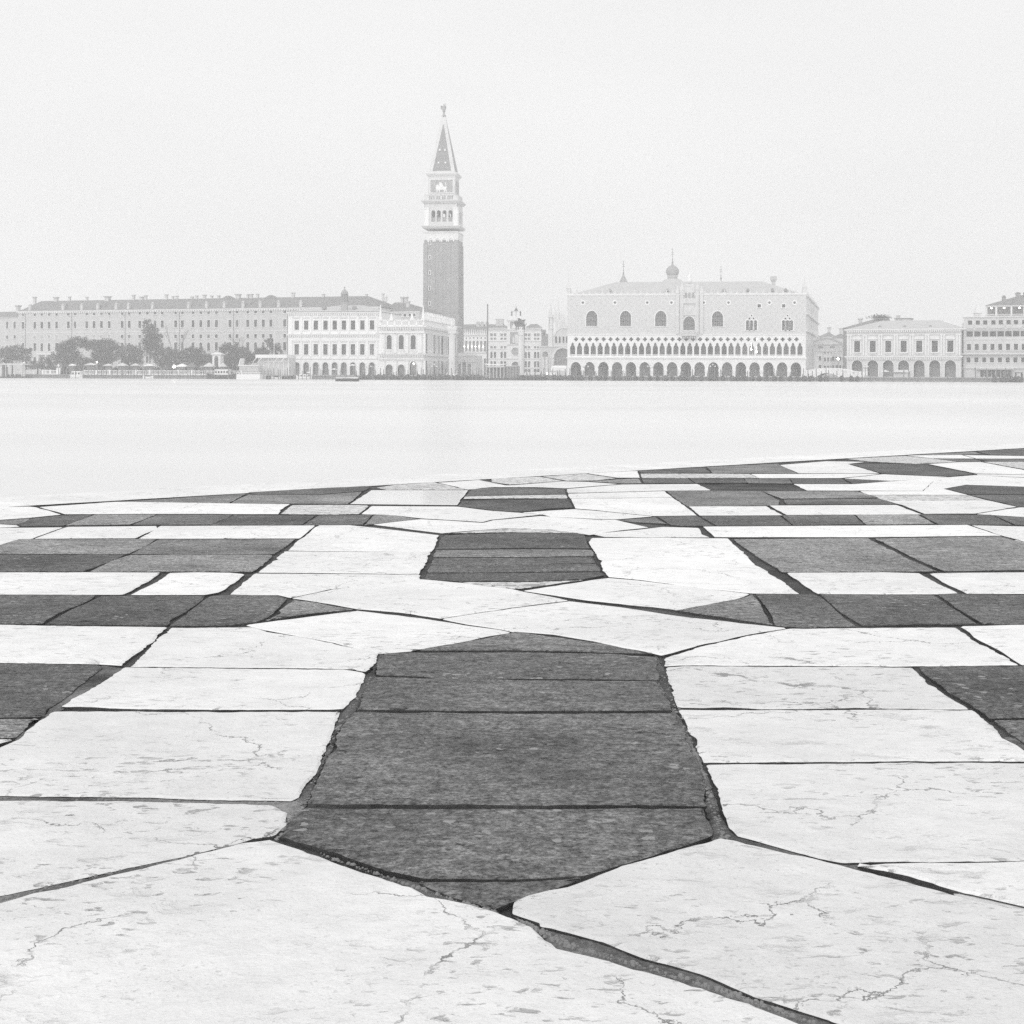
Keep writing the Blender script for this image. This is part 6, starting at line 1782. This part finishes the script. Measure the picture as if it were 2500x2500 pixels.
def bare_tree(px, Y, top, spread, label, seed):
    b = at(px, 906, Y); t = empty('bare_tree', (b.x, Y, LAND), 0, label, 'tree')
    r_ = random.Random(seed); m_ = MB(); H = CZ + (CY - top) * Y / FPX - LAND
    def br(p, d, l, rad, dep):
        q = p + d * l
        m_.tube(p, q, rad, rad * .65, 5)
        if dep:
            for _ in range(3 if dep > 1 else 2):
                e = (d + Vector((r_.uniform(-.8, .8) * spread, r_.uniform(-.5, .5), r_.uniform(-.1, .5)))).normalized()
                br(q, e, l * r_.uniform(.5, .8), rad * .55, dep - 1)
    br(Vector((0, 0, 0)), Vector((0, 0, 1)), H * .42, .22, 4)
    m_.build('trunk', 'bark', t)
bare_tree(425, 508, 806, .9, 'leafless tree with thin upright branches against palace wing', 3)
bare_tree(592, 508, 822, 1.0, 'leafless tree with spreading twigs above wide green tree', 8)

# hedge line under the trees
def hedge():
    for i, (p0, p1) in enumerate(((118, 215), (215, 330), (330, 440), (440, 545), (545, 590))):
        Y = 484; b = at((p0 + p1) / 2, 906, Y); k_ = Y / FPX
        t = empty('clipped_hedge', (b.x, Y, LAND), 0, 'clipped dark garden hedge behind stone balustrade', 'hedge', 'hedges along the garden balustrade')
        L_ = (p1 - p0) * k_
        r_ = random.Random(i); m_ = MB()
        for _ in range(2200):
            p = Vector((r_.uniform(-.5, .5) * L_, r_.uniform(-.9, .9), r_.uniform(.1, 2.3 + .5 * math.sin(i + 6 * r_.random()))))
            a = Vector((r_.gauss(0, 1), r_.gauss(0, 1), r_.gauss(0, 1))).normalized() * .24; b_ = a.orthogonal() * .7; b_.rotate(Matrix.Rotation(r_.uniform(0, 6.3), 3, a))
            m_.add([p - a, p + b_, p + a, p - b_], [(0, 1, 2, 3)])
        m_.build('foliage', 'leaf_dark', t)
        m_ = MB(); [m_.tube((x_ * L_ / 6, 0, 0), (x_ * L_ / 6 + .1, 0, 1.5), .06, .03, 5) for x_ in range(-2, 3)]; m_.build('stem', 'bark', t)
hedge()

# ------------------------------------------------------------------ garden edge: balustrade, kiosks, pavilions
def balustrade():
    secs = ((105, 141), (205, 300), (300, 400), (400, 505), (505, 590))
    names = ('garden balustrade section beside stone pedestal near white launch', 'garden balustrade section behind white launch', 'garden balustrade section below tall conifer', 'garden balustrade section by lit quay lamp', 'garden balustrade section behind dark work boat')
    for (p0, p1), lb in zip(secs, names):
        A = at(p0, 906, 1).x; 
        Y0 = 438.4 / (1 + .2204 * A) + .5; B = at(p1, 906, 1).x; Y1 = 438.4 / (1 + .2204 * B) + .5
        F = Front(p0, Y0 + 1, p1, Y1 + 1); t = F.thing('stone_balustrade', 'white stone ' + lb, 'balustrade')
        m_ = MB(); m_.box(0, F.W, -.15, .15, 0, .3); m_.build('plinth', 'istrian', t); m_ = MB(); m_.box(0, F.W, -.18, .18, 1.2, 1.4); m_.build('rail', 'istrian', t)
        bm = MB(); bm.lathe([(.08, .3), (.13, .55), (.07, .85), (.11, 1.2)], 0, 0, 6); me = bm.mesh('baluster', 'istrian')
        n = int(F.W / .42); copies(me, 'baluster', t, [(F.W * (i + .5) / n, 0, 0) for i in range(n)])
        pm = MB(); pm.box(-.28, .28, -.26, .26, 0, 1.55); me = pm.mesh('pedestal', 'istrian'); n = max(2, int(F.W / 4)); copies(me, 'pedestal', t, [(F.W * i / n, 0, 0) for i in range(n + 1)])
balustrade()

def stand(px, off):
    """a place on the quay: distance off metres behind the edge (negative: on the water)"""
    d = ray(px, CY).x
    Y = (438.4 + off) / (1 + .2204 * d)
    return Vector((d * Y, Y))

def kiosk(px, wpx, y_eave, y_top, mat, label, i):
    p = stand(px, 6); k_ = p.y / FPX
    t = empty('souvenir_kiosk', (p.x, p.y, LAND), R(-12), label, 'kiosk')
    w_ = wpx * k_ / 2; z0 = CZ + (CY - y_eave) * k_ - LAND; z1 = CZ + (CY - y_top) * k_ - LAND
    m_ = MB(); m_.taper(-w_, w_, -w_ * .7, w_ * .7, z0, -w_ * .12, w_ * .12, -.1, .1, z1); m_.box(-w_, w_, -w_ * .7, w_ * .7, z0 - .22, z0); m_.build('roof', mat, t)
    m_ = MB(); m_.box(-w_ * .7, w_ * .7, -w_ * .4, w_ * .5, 0, z0 - .22); m_.build('counter', 'wood_mid', t)
    for s_ in (-1, 1): m_ = MB(); m_.tube((s_ * w_ * .9, -w_ * .6, 0), (s_ * w_ * .9, -w_ * .6, z0 - .2), .06); m_.build('post', 'metal_dark', t)
for i, (px, w_, ye, yt, mat, lb) in enumerate(((177, 15, 894.5, 891, 'canvas_white', 'small flat-roofed kiosk above white launch'), (222, 26, 893, 888.5, 'plaster_pale', 'wide pale-roofed kiosk below lit globe lamp'), (265, 22, 894.5, 890.5, 'plaster_pale', 'grey-roofed kiosk by slanting pine trunk'), (299, 24, 894.5, 888.5, 'plaster_pale', 'peaked kiosk between slanting pine and bright-roofed kiosk'),
      (331, 20, 894, 889.5, 'plaster_grey', 'small grey peaked kiosk below rounded dark tree'), (365, 23, 894.5, 890.5, 'canvas_white', 'bright white-roofed kiosk below tall conifer'), (445, 28, 896, 890, 'canvas_white', 'long white-awninged kiosk beside bright quay lamp'), (468, 22, 897, 888, 'wood_mid', 'dark peaked kiosk below full round tree'), (511, 26, 896, 887.5, 'plaster_pale', 'peaked pagoda-roofed kiosk near garden pavilion'), (544, 18, 896, 888, 'plaster_grey', 'peaked kiosk behind dark work boat'))):
    kiosk(px, w_, ye, yt, mat, lb, i)

def pavilion():
    p = stand(528, 26); k_ = p.y / FPX
    t = empty('garden_pavilion', (p.x, p.y, LAND), R(-10), 'little white garden pavilion with moulded roof between round trees', 'pavilion')
    z = lambda py: CZ + (CY - py) * k_ - LAND
    m_ = MB(); m_.box(-1.4, 1.4, 0, 3, 0, z(868)); m_.build('wall', 'istrian', t); m_ = MB(); m_.box(-1.9, 1.9, -.4, 3.4, z(868), z(866)); m_.taper(-1.7, 1.7, -.3, 3.2, z(866), -.6, .6, 1, 2, z(862)); m_.build('roof', 'trim', t)
    m_ = MB(); m_.prism(arch(1.3, z(871), 'round'), -.06, .1); m_.build('doorway', 'wood_dark', t)
    # entrance porch of the palace wing behind the shrubs
    F = Front(88, 556, 152, 553); t = F.thing('entrance_porch', 'pale columned terrace porch against foot of palace wing', 'porch'); zz = lambda py: F.z(py, 120)
    m_ = MB(); m_.box(0, F.W, 0, 3, zz(866), zz(862)); m_.build('slab', 'trim', t)
    for i in range(4): m_ = MB(); x_ = .5 + (F.W - 1) * i / 3; m_.lathe([(.4, 0), (.35, zz(866))], x_, .5, 8); m_.build('column', 'trim', t)
    m_ = MB(); m_.box(0, F.W, 0, .2, zz(858.5), zz(857)); [m_.box(F.W * (i + .3) / 24, F.W * (i + .6) / 24, .05, .15, zz(862), zz(858.5)) for i in range(24)]; m_.build('balustrade', 'trim', t)
pavilion()

def lamp(px, y_globe, off, label, lit=True, h_r=.34, arms=False):
    p = stand(px, off); k_ = p.y / FPX; z = CZ + ((px - 1250) * SR + CY - y_globe) * k_ - LAND
    t = empty('street_lamp', (p.x, p.y, LAND), 0, label, 'street lamp')
    m_ = MB(); m_.lathe([(.2, 0), (.16, .6), (.08, .8), (.07, z - .3)], 0, 0, 8)
    if arms: [m_.tube((0, 0, z - .9), (s_ * .7, 0, z - .5), .05) for s_ in (-1, 1)]
    m_.build('post', 'metal_dark', t)
    for x_, dz in ([(0, 0)] if not arms else [(0, .3), (-.7, -.2), (.7, -.2)]):
        m_ = MB(); m_.lathe([(.05, z - h_r + dz), (h_r * .8, z - h_r * .5 + dz), (h_r, z + dz), (h_r * .7, z + h_r * .7 + dz), (.03, z + h_r + dz)], x_, 0, 10); m_.build('globe', 'lamp_glow' if lit else 'boat_white', t, True)
lamp(236.5, 884, 5, 'lit street lamp by slanting pine', True, .28)
lamp(425, 895, 2, 'brightly lit lamp on garden quay near bushy tree', True, .45)
lamp(1335.5, 911.5, 6, 'low lit lamp on quay before basilica', True, .26)
lamp(2046, 876, 30, 'lit lamp on canal bank behind stone bridge', True, .34)
for px, off, lb in ((1430, 9, 'unlit three-armed street lamp before palace arches near basilica'), (1587, 9, 'unlit three-armed street lamp before palace centre'), (1740, 9, 'unlit three-armed street lamp before palace arches towards stone bridge'), (2113, 8, 'unlit three-armed street lamp before prison arches'), (1060, 8, 'unlit three-armed street lamp before library side'), (900, 8, 'unlit three-armed street lamp before last mint arch')):
    lamp(px, 893, off, lb, False, .26, True)

# ------------------------------------------------------------------ boats
def hull(L_, B, H, name, mat, parent, sheer=.5, z0=-.25):
    m_ = MB(); n = 12; rings = []
    for i in range(n + 1):
        f = i / n; x_ = (f - .5) * L_
        w_ = B / 2 * max(.03, math.sin(math.pi * min(1, max(0, f * .94 + .03))) ** .55)
        up = sheer * (abs(2 * f - 1) ** 3)
        rings.append([(x_, -w_ * .3, z0), (x_, -w_, H * .55 + up), (x_, -w_ * .94, H + up), (x_, w_ * .94, H + up), (x_, w_, H * .55 + up), (x_, w_ * .3, z0)])
    vs = [v for r_ in rings for v in r_]; fs = []
    for i in range(n):
        for j in range(6): fs.append((i * 6 + j, i * 6 + (j + 1) % 6, (i + 1) * 6 + (j + 1) % 6, (i + 1) * 6 + j))
    fs += [tuple(range(6)), tuple(n * 6 + j for j in range(6))]
    m_.add(vs, fs); return m_.build(name, mat, parent)

def boat(name, px, off, L_, B, H, mat, label, cabin=None, rz=-12.0, cat='boat'):
    p = stand(px, off); t = empty(name, (p.x, p.y, 0), R(rz), label, cat)
    hull(L_, B, H, 'hull', mat, t)
    if cabin:
        x0, x1, h, mt = cabin
        m_ = MB(); m_.box(x0, x1, -B * .36, B * .36, H * .8, H + h); m_.taper(x0 - .15, x1 + .15, -B * .4, B * .4, H + h, x0, x1, -B * .3, B * .3, H + h + .18); m_.build('cabin', mt, t)
        wm = MB(); wm.box(-.28, .28, -B * .36 - .03, -B * .36 + .05, H + h * .35, H + h * .8); me = wm.mesh('cabin_window', 'glass')
        n = max(2, int((x1 - x0) / .9)); copies(me, 'cabin_window', t, [(x0 + (x1 - x0) * (i + .5) / n, 0, 0) for i in range(n)])
    return t
boat('motor_launch', 186, -4, 4.3, 1.9, .85, 'boat_white', 'small white cabin launch moored at garden quay', (-1.2, 1.8, 1.3, 'boat_white'))
boat('low_boat', 362, -4, 3.6, 1.6, .6, 'boat_white', 'low pale open boat below white-roofed kiosk')
boat('work_boat', 543, -5, 10.0, 2.6, 1.3, 'canvas_dark', 'dark-hulled work boat with pale wheelhouse before garden balustrade', (-2.2, 2.4, 1.5, 'boat_white'))
boat('covered_boat', 675, -6, 3.4, 1.6, .6, 'boat_white', 'white tarpaulin-covered boat beside pontoon posts')
boat('covered_boat', 742, -6, 5.0, 1.8, .7, 'boat_white', 'white covered boat before second mint arch', (-1.2, 1.0, .7, 'canvas_white'))
p = at(848, 931, 1); Yb = CZ / -(ray(848, 931).z)
tb = empty('work_barge', (ray(848, 931).x * Yb, Yb, 0), R(-3), 'flat grey barge with dark waterline lying off the mint', 'barge')
hull(6.0, 2.2, .75, 'hull', 'canvas_dark', tb, .1)
m_ = MB(); m_.box(-2.8, 2.8, -.95, .95, .7, 1.15); m_.build('deck_cover', 'plaster_grey', tb)

# gondolas nosed in along the quay
g0 = empty('gondola', (0, 0, 0), 0, 'dark gondola moored bow-out under tarpaulin along stone quay', 'gondola', 'gondolas moored along the quay')
def gon():
    m_ = MB(); n = 16; rings = []
    for i in range(n + 1):
        f = i / n; y_ = (f - .5) * 10.8; w_ = .72 * max(.04, math.sin(math.pi * f) ** .7); up = 1.15 * abs(2 * f - 1) ** 3.5
        rings += [(-w_ * .5, y_, -.1 + up * .8), (-w_, y_, .52 + up), (w_, y_, .52 + up), (w_ * .5, y_, -.1 + up * .8)]
    fs = []
    for i in range(n):
        for j in range(4): fs.append((i * 4 + j, i * 4 + (j + 1) % 4, i * 4 + 4 + (j + 1) % 4, i * 4 + 4 + j))
    m_.add(rings, fs + [(0, 1, 2, 3), tuple(n * 4 + j for j in range(4))]); m_.build('hull', 'canvas_dark', g0)
    m_ = MB(); m_.prism([(-.06, 1.5), (.06, 1.5), (.06, 2.1), (0, 2.25), (-.06, 2.1)], -5.5, -5.25); m_.build('bow_iron', 'metal_dark', g0)
    m_ = MB(); vs = []
    for y_, w_, h in ((-3.2, .35, .7), (-2.2, .66, 1.05), (-.6, .72, 1.75), (.8, .72, 1.7), (2.4, .66, 1.05), (3.6, .35, .75)): vs += [(-w_, y_, .5), (-w_ * .75, y_, h * .75), (0, y_, h), (w_ * .75, y_, h * .75), (w_, y_, .5)]
    m_.add(vs, [(i * 5 + j, i * 5 + j + 1, i * 5 + 6 + j, i * 5 + 5 + j) for i in range(5) for j in range(4)]); m_.build('cover', 'canvas_dark', g0, True)
gon()
rg = random.Random(12)
gp = [p for p in list(range(885, 1182, 19)) + list(range(1280, 1985, 18)) + [2000, 2018, 2058, 2076, 2094] + list(range(2425, 2500, 21))]
parts0 = list(g0.children)
for i, px in enumerate(gp):
    px += rg.uniform(-4, 4); p = stand(px, -6.5 + rg.uniform(-.6, .6))
    if i == 0: t = g0
    else:
        t = g0.copy(); link(t)
        for c in parts0: q = c.copy(); link(q); q.parent = t
    t.location = (p.x, p.y, rg.uniform(-.05, .05)); t.rotation_euler = (0, 0, R(-12 + rg.uniform(-7, 7)))

# mooring poles
pm = MB(); pm.lathe([(.11, -1.2), (.12, 2.6), (.10, 3.3), (.05, 3.45)], 0, 0, 7); pme = pm.mesh('mooring_pole', 'wood_mid')
pm = MB(); pm.lathe([(.16, -1.2), (.15, 3.6), (.16, 3.62), (.16, 3.9), (.04, 4.1)], 0, 0, 8); pme2 = pm.mesh('mooring_post', 'wood_mid')
rp = random.Random(21)
def poles(lo, hi, step, off, me, lab, grp, nm):
    x_ = lo
    while x_ < hi:
        p = stand(x_ + rp.uniform(-.3, .3) * step, off + rp.uniform(-3, 3))
        o = bpy.data.objects.new(nm, me); o.location = (p.x, p.y, rp.uniform(-.7, .3)); o.rotation_euler = (rp.uniform(-.03, .03), rp.uniform(-.04, .04), 0); o.scale = (1, 1, rp.uniform(.85, 1.12)); link(o)
        tag(o, lab, 'mooring pole', grp); x_ += step * rp.uniform(.7, 1.3)
poles(145, 590, 8.0, -5, pme, 'thin wooden mooring pole standing off the garden quay', 'mooring poles off the garden quay', 'mooring_pole')
poles(640, 1180, 8.5, -9, pme, 'thin wooden mooring pole among gondolas off mint and library', 'mooring poles off mint and library', 'mooring_pole')
poles(1285, 2060, 11, -10, pme, 'thin wooden mooring pole among gondolas off the gothic palace', 'mooring poles off the palace', 'mooring_pole')
poles(2110, 2500, 26, -6, pme2, 'thick wooden mooring post off prison and hotel quay', 'mooring posts off the prison and hotel', 'mooring_post')

# ------------------------------------------------------------------ landing stages
def stage_left():
    p = stand(28, -3); k_ = p.y / FPX; z = lambda py: CZ + ((28 - 1250) * SR + CY - py) * k_
    t = empty('landing_shelter', (p.x, p.y, 0), R(-12), 'flat-roofed landing shelter with white round pillar at garden end', 'shelter')
    m_ = MB(); m_.box(-6, 6, -2, 2, -.3, .55); m_.build('pontoon', 'canvas_dark', t); m_ = MB(); m_.box(-6.2, 5.2, -2.1, 2.1, z(891), z(887.5)); m_.build('roof', 'plaster_grey', t)
    m_ = MB(); m_.box(-6, -2.5, -1.6, 1.6, .55, z(891)); m_.build('cabin', 'plaster_pale', t)
    for x_ in (-1, .6, 2.2, 4.6): m_ = MB(); m_.box(x_ - .1, x_ + .1, -1.8, -1.6, .5, z(891)); m_.build('post', 'plaster_grey', t)
    m_ = MB(); m_.box(-1.9, -.4, -1.7, -1.5, .9, z(896)); m_.build('notice_board', 'wood_dark', t)
    p = stand(58.5, -1); t = empty('white_pillar', (p.x, p.y, LAND - 1.0), 0, 'stout white round-topped pillar beside landing shelter', 'pillar')
    h = z(886) - LAND + 1.0; m_ = MB(); m_.lathe([(.45, 0), (.42, h * .92), (.5, h * .93), (.5, h * .96)], 0, 0, 12); m_.build('shaft', 'istrian', t); m_ = MB(); m_.lathe([(.42, h * .96), (.4, h * 1.02), (.2, h * 1.07), (.02, h * 1.08)], 0, 0, 12); m_.build('cap', 'istrian', t, True)
    for px, y0, lb in ((83, 904, 'small white bollard between pillar and balustrade'), (143, 888, 'tall stone pedestal with figure at balustrade end')):
        p = stand(px, .7); h = CZ + (CY - 3 - y0) * p.y / FPX - LAND; t = empty('stone_pedestal', (p.x, p.y, LAND), 0, lb, 'pedestal')
        m_ = MB(); w_ = .22 if px < 100 else .55; hh = h if px < 100 else h * .62; m_.box(-w_, w_, -w_, w_, 0, hh); m_.box(-w_ * 1.25, w_ * 1.25, -w_ * 1.25, w_ * 1.25, hh - .12, hh); m_.build('block', 'istrian', t)
        m_ = MB(); (m_.lathe([(.3, hh), (.25, hh + .5), (.36, hh + 1.0), (.15, hh + 1.2), (.2, hh + 1.35), (.04, h)], 0, 0, 8) if px > 100 else m_.lathe([(.2, hh), (.1, hh + .2), (.02, hh + .25)], 0, 0, 8)); m_.build('figure' if px > 100 else 'knob', 'trim', t, True)
stage_left()

def pontoon_cafe():
    A, B = stand(585, -9), stand(642, -9)
    k_ = A.y / FPX; z = lambda py: CZ + ((612 - 1250) * SR + CY - py) * k_
    t = empty('passenger_pontoon', ((A.x + B.x) / 2, (A.y + B.y) / 2, 0), math.atan2(B.y - A.y, B.x - A.x), 'white floating passenger pontoon with glazed cabin and railings', 'pontoon')
    L_ = (B - A).length / 2
    m_ = MB(); m_.box(-L_, L_, -2.5, 2.5, -.3, z(913.5)); m_.build('hull', 'boat_white', t)
    m_ = MB(); m_.box(-L_, L_, -2.4, 2.4, z(910), z(909)); [m_.box(-L_ + 2 * L_ * i / 8 - .06, -L_ + 2 * L_ * i / 8 + .06, -2.4, -2.28, z(913.5), z(909)) for i in range(9)]; m_.build('railing', 'boat_white', t)
    m_ = MB(); m_.box(-L_ * .85, L_ * .75, -1.6, 2, z(905), z(893)); m_.build('cabin', 'plaster_pale', t)
    for i in range(4): m_ = MB(); x_ = -L_ * .85 + L_ * 1.6 * (i + .5) / 4; m_.box(x_ - .65, x_ + .65, -1.66, -1.5, z(903.5), z(895)); m_.build('cabin_window', 'curtain', t)
    m_ = MB(); m_.box(-L_ * .9, L_ * .8, -1.9, 2.2, z(893), z(891)); m_.build('cabin_roof', 'boat_white', t)
    m_ = MB(); m_.taper(-L_ * .9, -L_ * .84, -1.8, 2, z(891), -L_ * .78, -L_ * .74, -1.6, 1.6, z(875)); m_.build('wind_screen', 'boat_white', t)
    A, B = stand(630, -3), stand(706, -3); k2 = A.y / FPX; z = lambda py: CZ + ((668 - 1250) * SR + CY - py) * k2
    t = empty('cafe_pavilion', ((A.x + B.x) / 2, (A.y + B.y) / 2, 0), math.atan2(B.y - A.y, B.x - A.x), 'flat white-roofed cafe pavilion with slanted struts beside the mint', 'pavilion')
    L_ = (B - A).length / 2
    m_ = MB(); m_.box(-L_, L_, -2, 6, -.2, 1.1); m_.build('platform', 'canvas_dark', t)
    m_ = MB(); m_.box(-L_, L_, -2.2, 6, z(874), z(866)); m_.build('roof_fascia', 'boat_white', t)
    m_ = MB(); m_.box(-L_ * .9, L_, -.5, 5.5, 1.1, z(874)); m_.build('glazed_wall', 'plaster_pale', t)
    for i in range(7): m_ = MB(); x_ = -L_ * .9 + L_ * 1.9 * i / 6; m_.box(x_ - .12, x_ + .12, -.62, -.45, 1.1, z(874)); m_.build('mullion', 'boat_white', t)
    m_ = MB(); m_.box(-L_ * .9, L_, -.65, -.48, z(883.5), z(882)); m_.build('transom', 'boat_white', t)
    for x_ in (-.95, -.62, .4, .82): m_ = MB(); m_.tube((L_ * x_ - 1.1, -2.0, z(884)), (L_ * x_ + .2, -2.0, z(873)), .13); m_.build('strut', 'boat_white', t)
    p = stand(669, -1); t = empty('flagpole', (p.x, p.y, 1.0), 0, 'slim white flagpole rising through cafe pavilion roof', 'flagpole'); h = CZ + (CY - 812) * p.y / FPX - 1.0
    m_ = MB(); m_.lathe([(.11, 0), (.07, h)], 0, 0, 6); m_.build('pole', 'boat_white', t); m_ = MB(); m_.lathe([(.03, h - .02), (.13, h + .1), (.02, h + .25)], 0, 0, 6); m_.build('ball_cap', 'boat_white', t)
pontoon_cafe()

def shelter_mid():
    A, B = stand(1188, -4), stand(1236, -4); k_ = A.y / FPX; z = lambda py: CZ + ((1212 - 1250) * SR + CY - py) * k_
    rz = math.atan2(B.y - A.y, B.x - A.x)
    t = empty('water_bus_stop', ((A.x + B.x) / 2, (A.y + B.y) / 2, 0), rz, 'water bus stop with curved white awning and open posts before clock tower', 'shelter'); L_ = (B - A).length / 2
    m_ = MB(); m_.box(-L_, L_, -2, 2, -.3, .6); m_.build('pontoon', 'canvas_dark', t)
    m_ = MB(); m_.prism([(-L_ * 1.05, z(890)), (-L_ * .5, z(891.5)), (L_ * .5, z(891.5)), (L_ * 1.05, z(890)), (L_ * 1.05, z(888)), (L_ * .5, z(889)), (-L_ * .5, z(889)), (-L_ * 1.05, z(888))], -2.2, 2.2); m_.build('awning', 'canvas_white', t)
    m_ = MB(); m_.box(-L_ * .95, L_ * .95, -1.9, 2, z(896), z(893)); m_.build('roof_beam', 'plaster_grey', t)
    for i in range(6): m_ = MB(); x_ = -L_ * .9 + L_ * 1.8 * i / 5; m_.box(x_ - .1, x_ + .1, -1.8, -1.6, .6, z(893)); m_.build('post', 'plaster_grey', t)
    m_ = MB(); m_.box(-L_ * .9, L_ * .9, 1.4, 1.7, .6, z(897)); m_.build('back_panel', 'plaster_dark', t)
    A, B = stand(1239, -4), stand(1266, -4); t = empty('waiting_hall', ((A.x + B.x) / 2, (A.y + B.y) / 2, 0), rz, 'dark glazed waiting hall on pontoon beside lion column', 'shelter'); L_ = (B - A).length / 2
    m_ = MB(); m_.box(-L_, L_, -2, 2, -.3, .6); m_.build('pontoon', 'canvas_dark', t); m_ = MB(); m_.box(-L_, L_, -1.8, 1.8, .6, z(894.5)); m_.build('glass_wall', 'glass_pale', t); m_ = MB(); m_.box(-L_ * 1.04, L_ * 1.04, -2, 2, z(894.5), z(893)); m_.build('roof', 'plaster_pale', t)
    for i in range(5): m_ = MB(); x_ = -L_ + 2 * L_ * i / 4; m_.box(x_ - .08, x_ + .08, -1.88, -1.78, .6, z(894.5)); m_.build('mullion', 'metal_dark', t)
    for px0, px1, y0, y1, nm, lb in ((1346, 1384, 893, 905, 'long white tent hall on square before basilica'.split(), 'long white tent before great basilica arch'), (1343, 1363, 907.5, 915.5, None, 'low bright white stall tent near lit quay lamp'), (1266, 1276, 912, 917, None, 'small white stall at foot of lion column')):
        A, B = stand(px0, 9), stand(px1, 9); k2 = A.y / FPX; zz = lambda py: CZ + ((px0 - 1250) * SR + CY - py) * k2 - LAND; L_ = (B - A).length / 2
        t = empty('market_tent', ((A.x + B.x) / 2, (A.y + B.y) / 2, LAND), rz, lb, 'tent'); h0, h1 = zz(y1), zz(y0)
        m_ = MB(); m_.taper(-L_, L_, -1, 1, h0 + (h1 - h0) * .6, -L_ * .85, L_ * .85, -.15, .15, h1); m_.build('canopy', 'canvas_white', t); m_ = MB(); m_.box(-L_ * .97, L_ * .97, -.95, .95, max(.2, h0), h0 + (h1 - h0) * .6); m_.build('side_curtain', 'canvas_white', t)
        for s_ in (-1, 1): m_ = MB(); m_.tube((s_ * L_ * .95, -.9, 0), (s_ * L_ * .95, -.9, h0 + .3), .06); m_.build('leg', 'metal_dark', t)
    for px, y0, lb in ((816, 899, 'white parasol before fifth mint arch'), (2161, 903.5, 'small white parasol before third prison arch'), (755, 907, 'white parasol before second mint arch'), (861, 889, 'bright white parasol shading seventh mint arch')):
        p = stand(px, 7); k2 = p.y / FPX; h = CZ + ((px - 1250) * SR + CY - y0) * k2 - LAND; t = empty('parasol', (p.x, p.y, LAND), 0, lb, 'parasol')
        m_ = MB(); m_.lathe([(1.25, h - .45), (.9, h - .25), (.04, h)], 0, 0, 8); m_.build('canopy', 'canvas_white', t); m_ = MB(); m_.tube((0, 0, 0), (0, 0, h - .1), .05); m_.build('pole', 'metal_dark', t)
    A, B = stand(2180, 6), stand(2216, 6); t = empty('news_stand', ((A.x + B.x) / 2, (A.y + B.y) / 2, LAND), rz, 'grey news stand with pale awning before fourth prison arch', 'kiosk'); L_ = (B - A).length / 2; zz = lambda py: CZ + ((2198 - 1250) * SR + CY - py) * A.y / FPX - LAND
    m_ = MB(); m_.box(-L_, L_, -1, 1, 0, zz(909)); m_.build('cabin', 'plaster_grey', t); m_ = MB(); m_.taper(-L_ * 1.1, L_ * 1.1, -1.6, 1.1, zz(909), -L_, L_, -.9, 1, zz(903)); m_.build('awning', 'plaster_pale', t); m_ = MB(); m_.box(-L_ * .7, L_ * .7, -1.06, -.9, 1.2, 2.0); m_.build('counter', 'wood_dark', t)
    A, B = stand(2478, -2), stand(2496, -2); t = empty('jetty_gate', ((A.x + B.x) / 2, (A.y + B.y) / 2, 0), rz, 'dark timber jetty gate before hotel', 'gate'); L_ = (B - A).length / 2; zz = lambda py: CZ + ((2488 - 1250) * SR + CY - py) * A.y / FPX
    for s_ in (-1, 1): m_ = MB(); m_.box(s_ * L_ * .8 - .2, s_ * L_ * .8 + .2, -.2, .2, -.5, zz(911)); m_.build('post', 'wood_dark', t)
    m_ = MB(); m_.box(-L_, L_, -.6, .6, zz(911), zz(909)); m_.build('lintel', 'wood_dark', t)
shelter_mid()

# ------------------------------------------------------------------ the hazy air
mb = MB()
mb.box(-1010, 1010, -260, 1010, -2.5, 108)
hz = mb.build('haze', 'istrian')
hm = bpy.data.materials.new('haze_air')
hm.use_nodes = True
hm.node_tree.nodes.clear()
pv = hm.node_tree.nodes.new('ShaderNodeVolumePrincipled')
pv.inputs['Color'].default_value = (1, 1, 1, 1)
pv.inputs['Density'].default_value = HAZE
pv.inputs['Anisotropy'].default_value = 0.2
ho = hm.node_tree.nodes.new('ShaderNodeOutputMaterial')
hm.node_tree.links.new(pv.outputs[0], ho.inputs['Volume'])
hz.data.materials.clear(); hz.data.materials.append(hm)
tag(hz, kind='stuff')
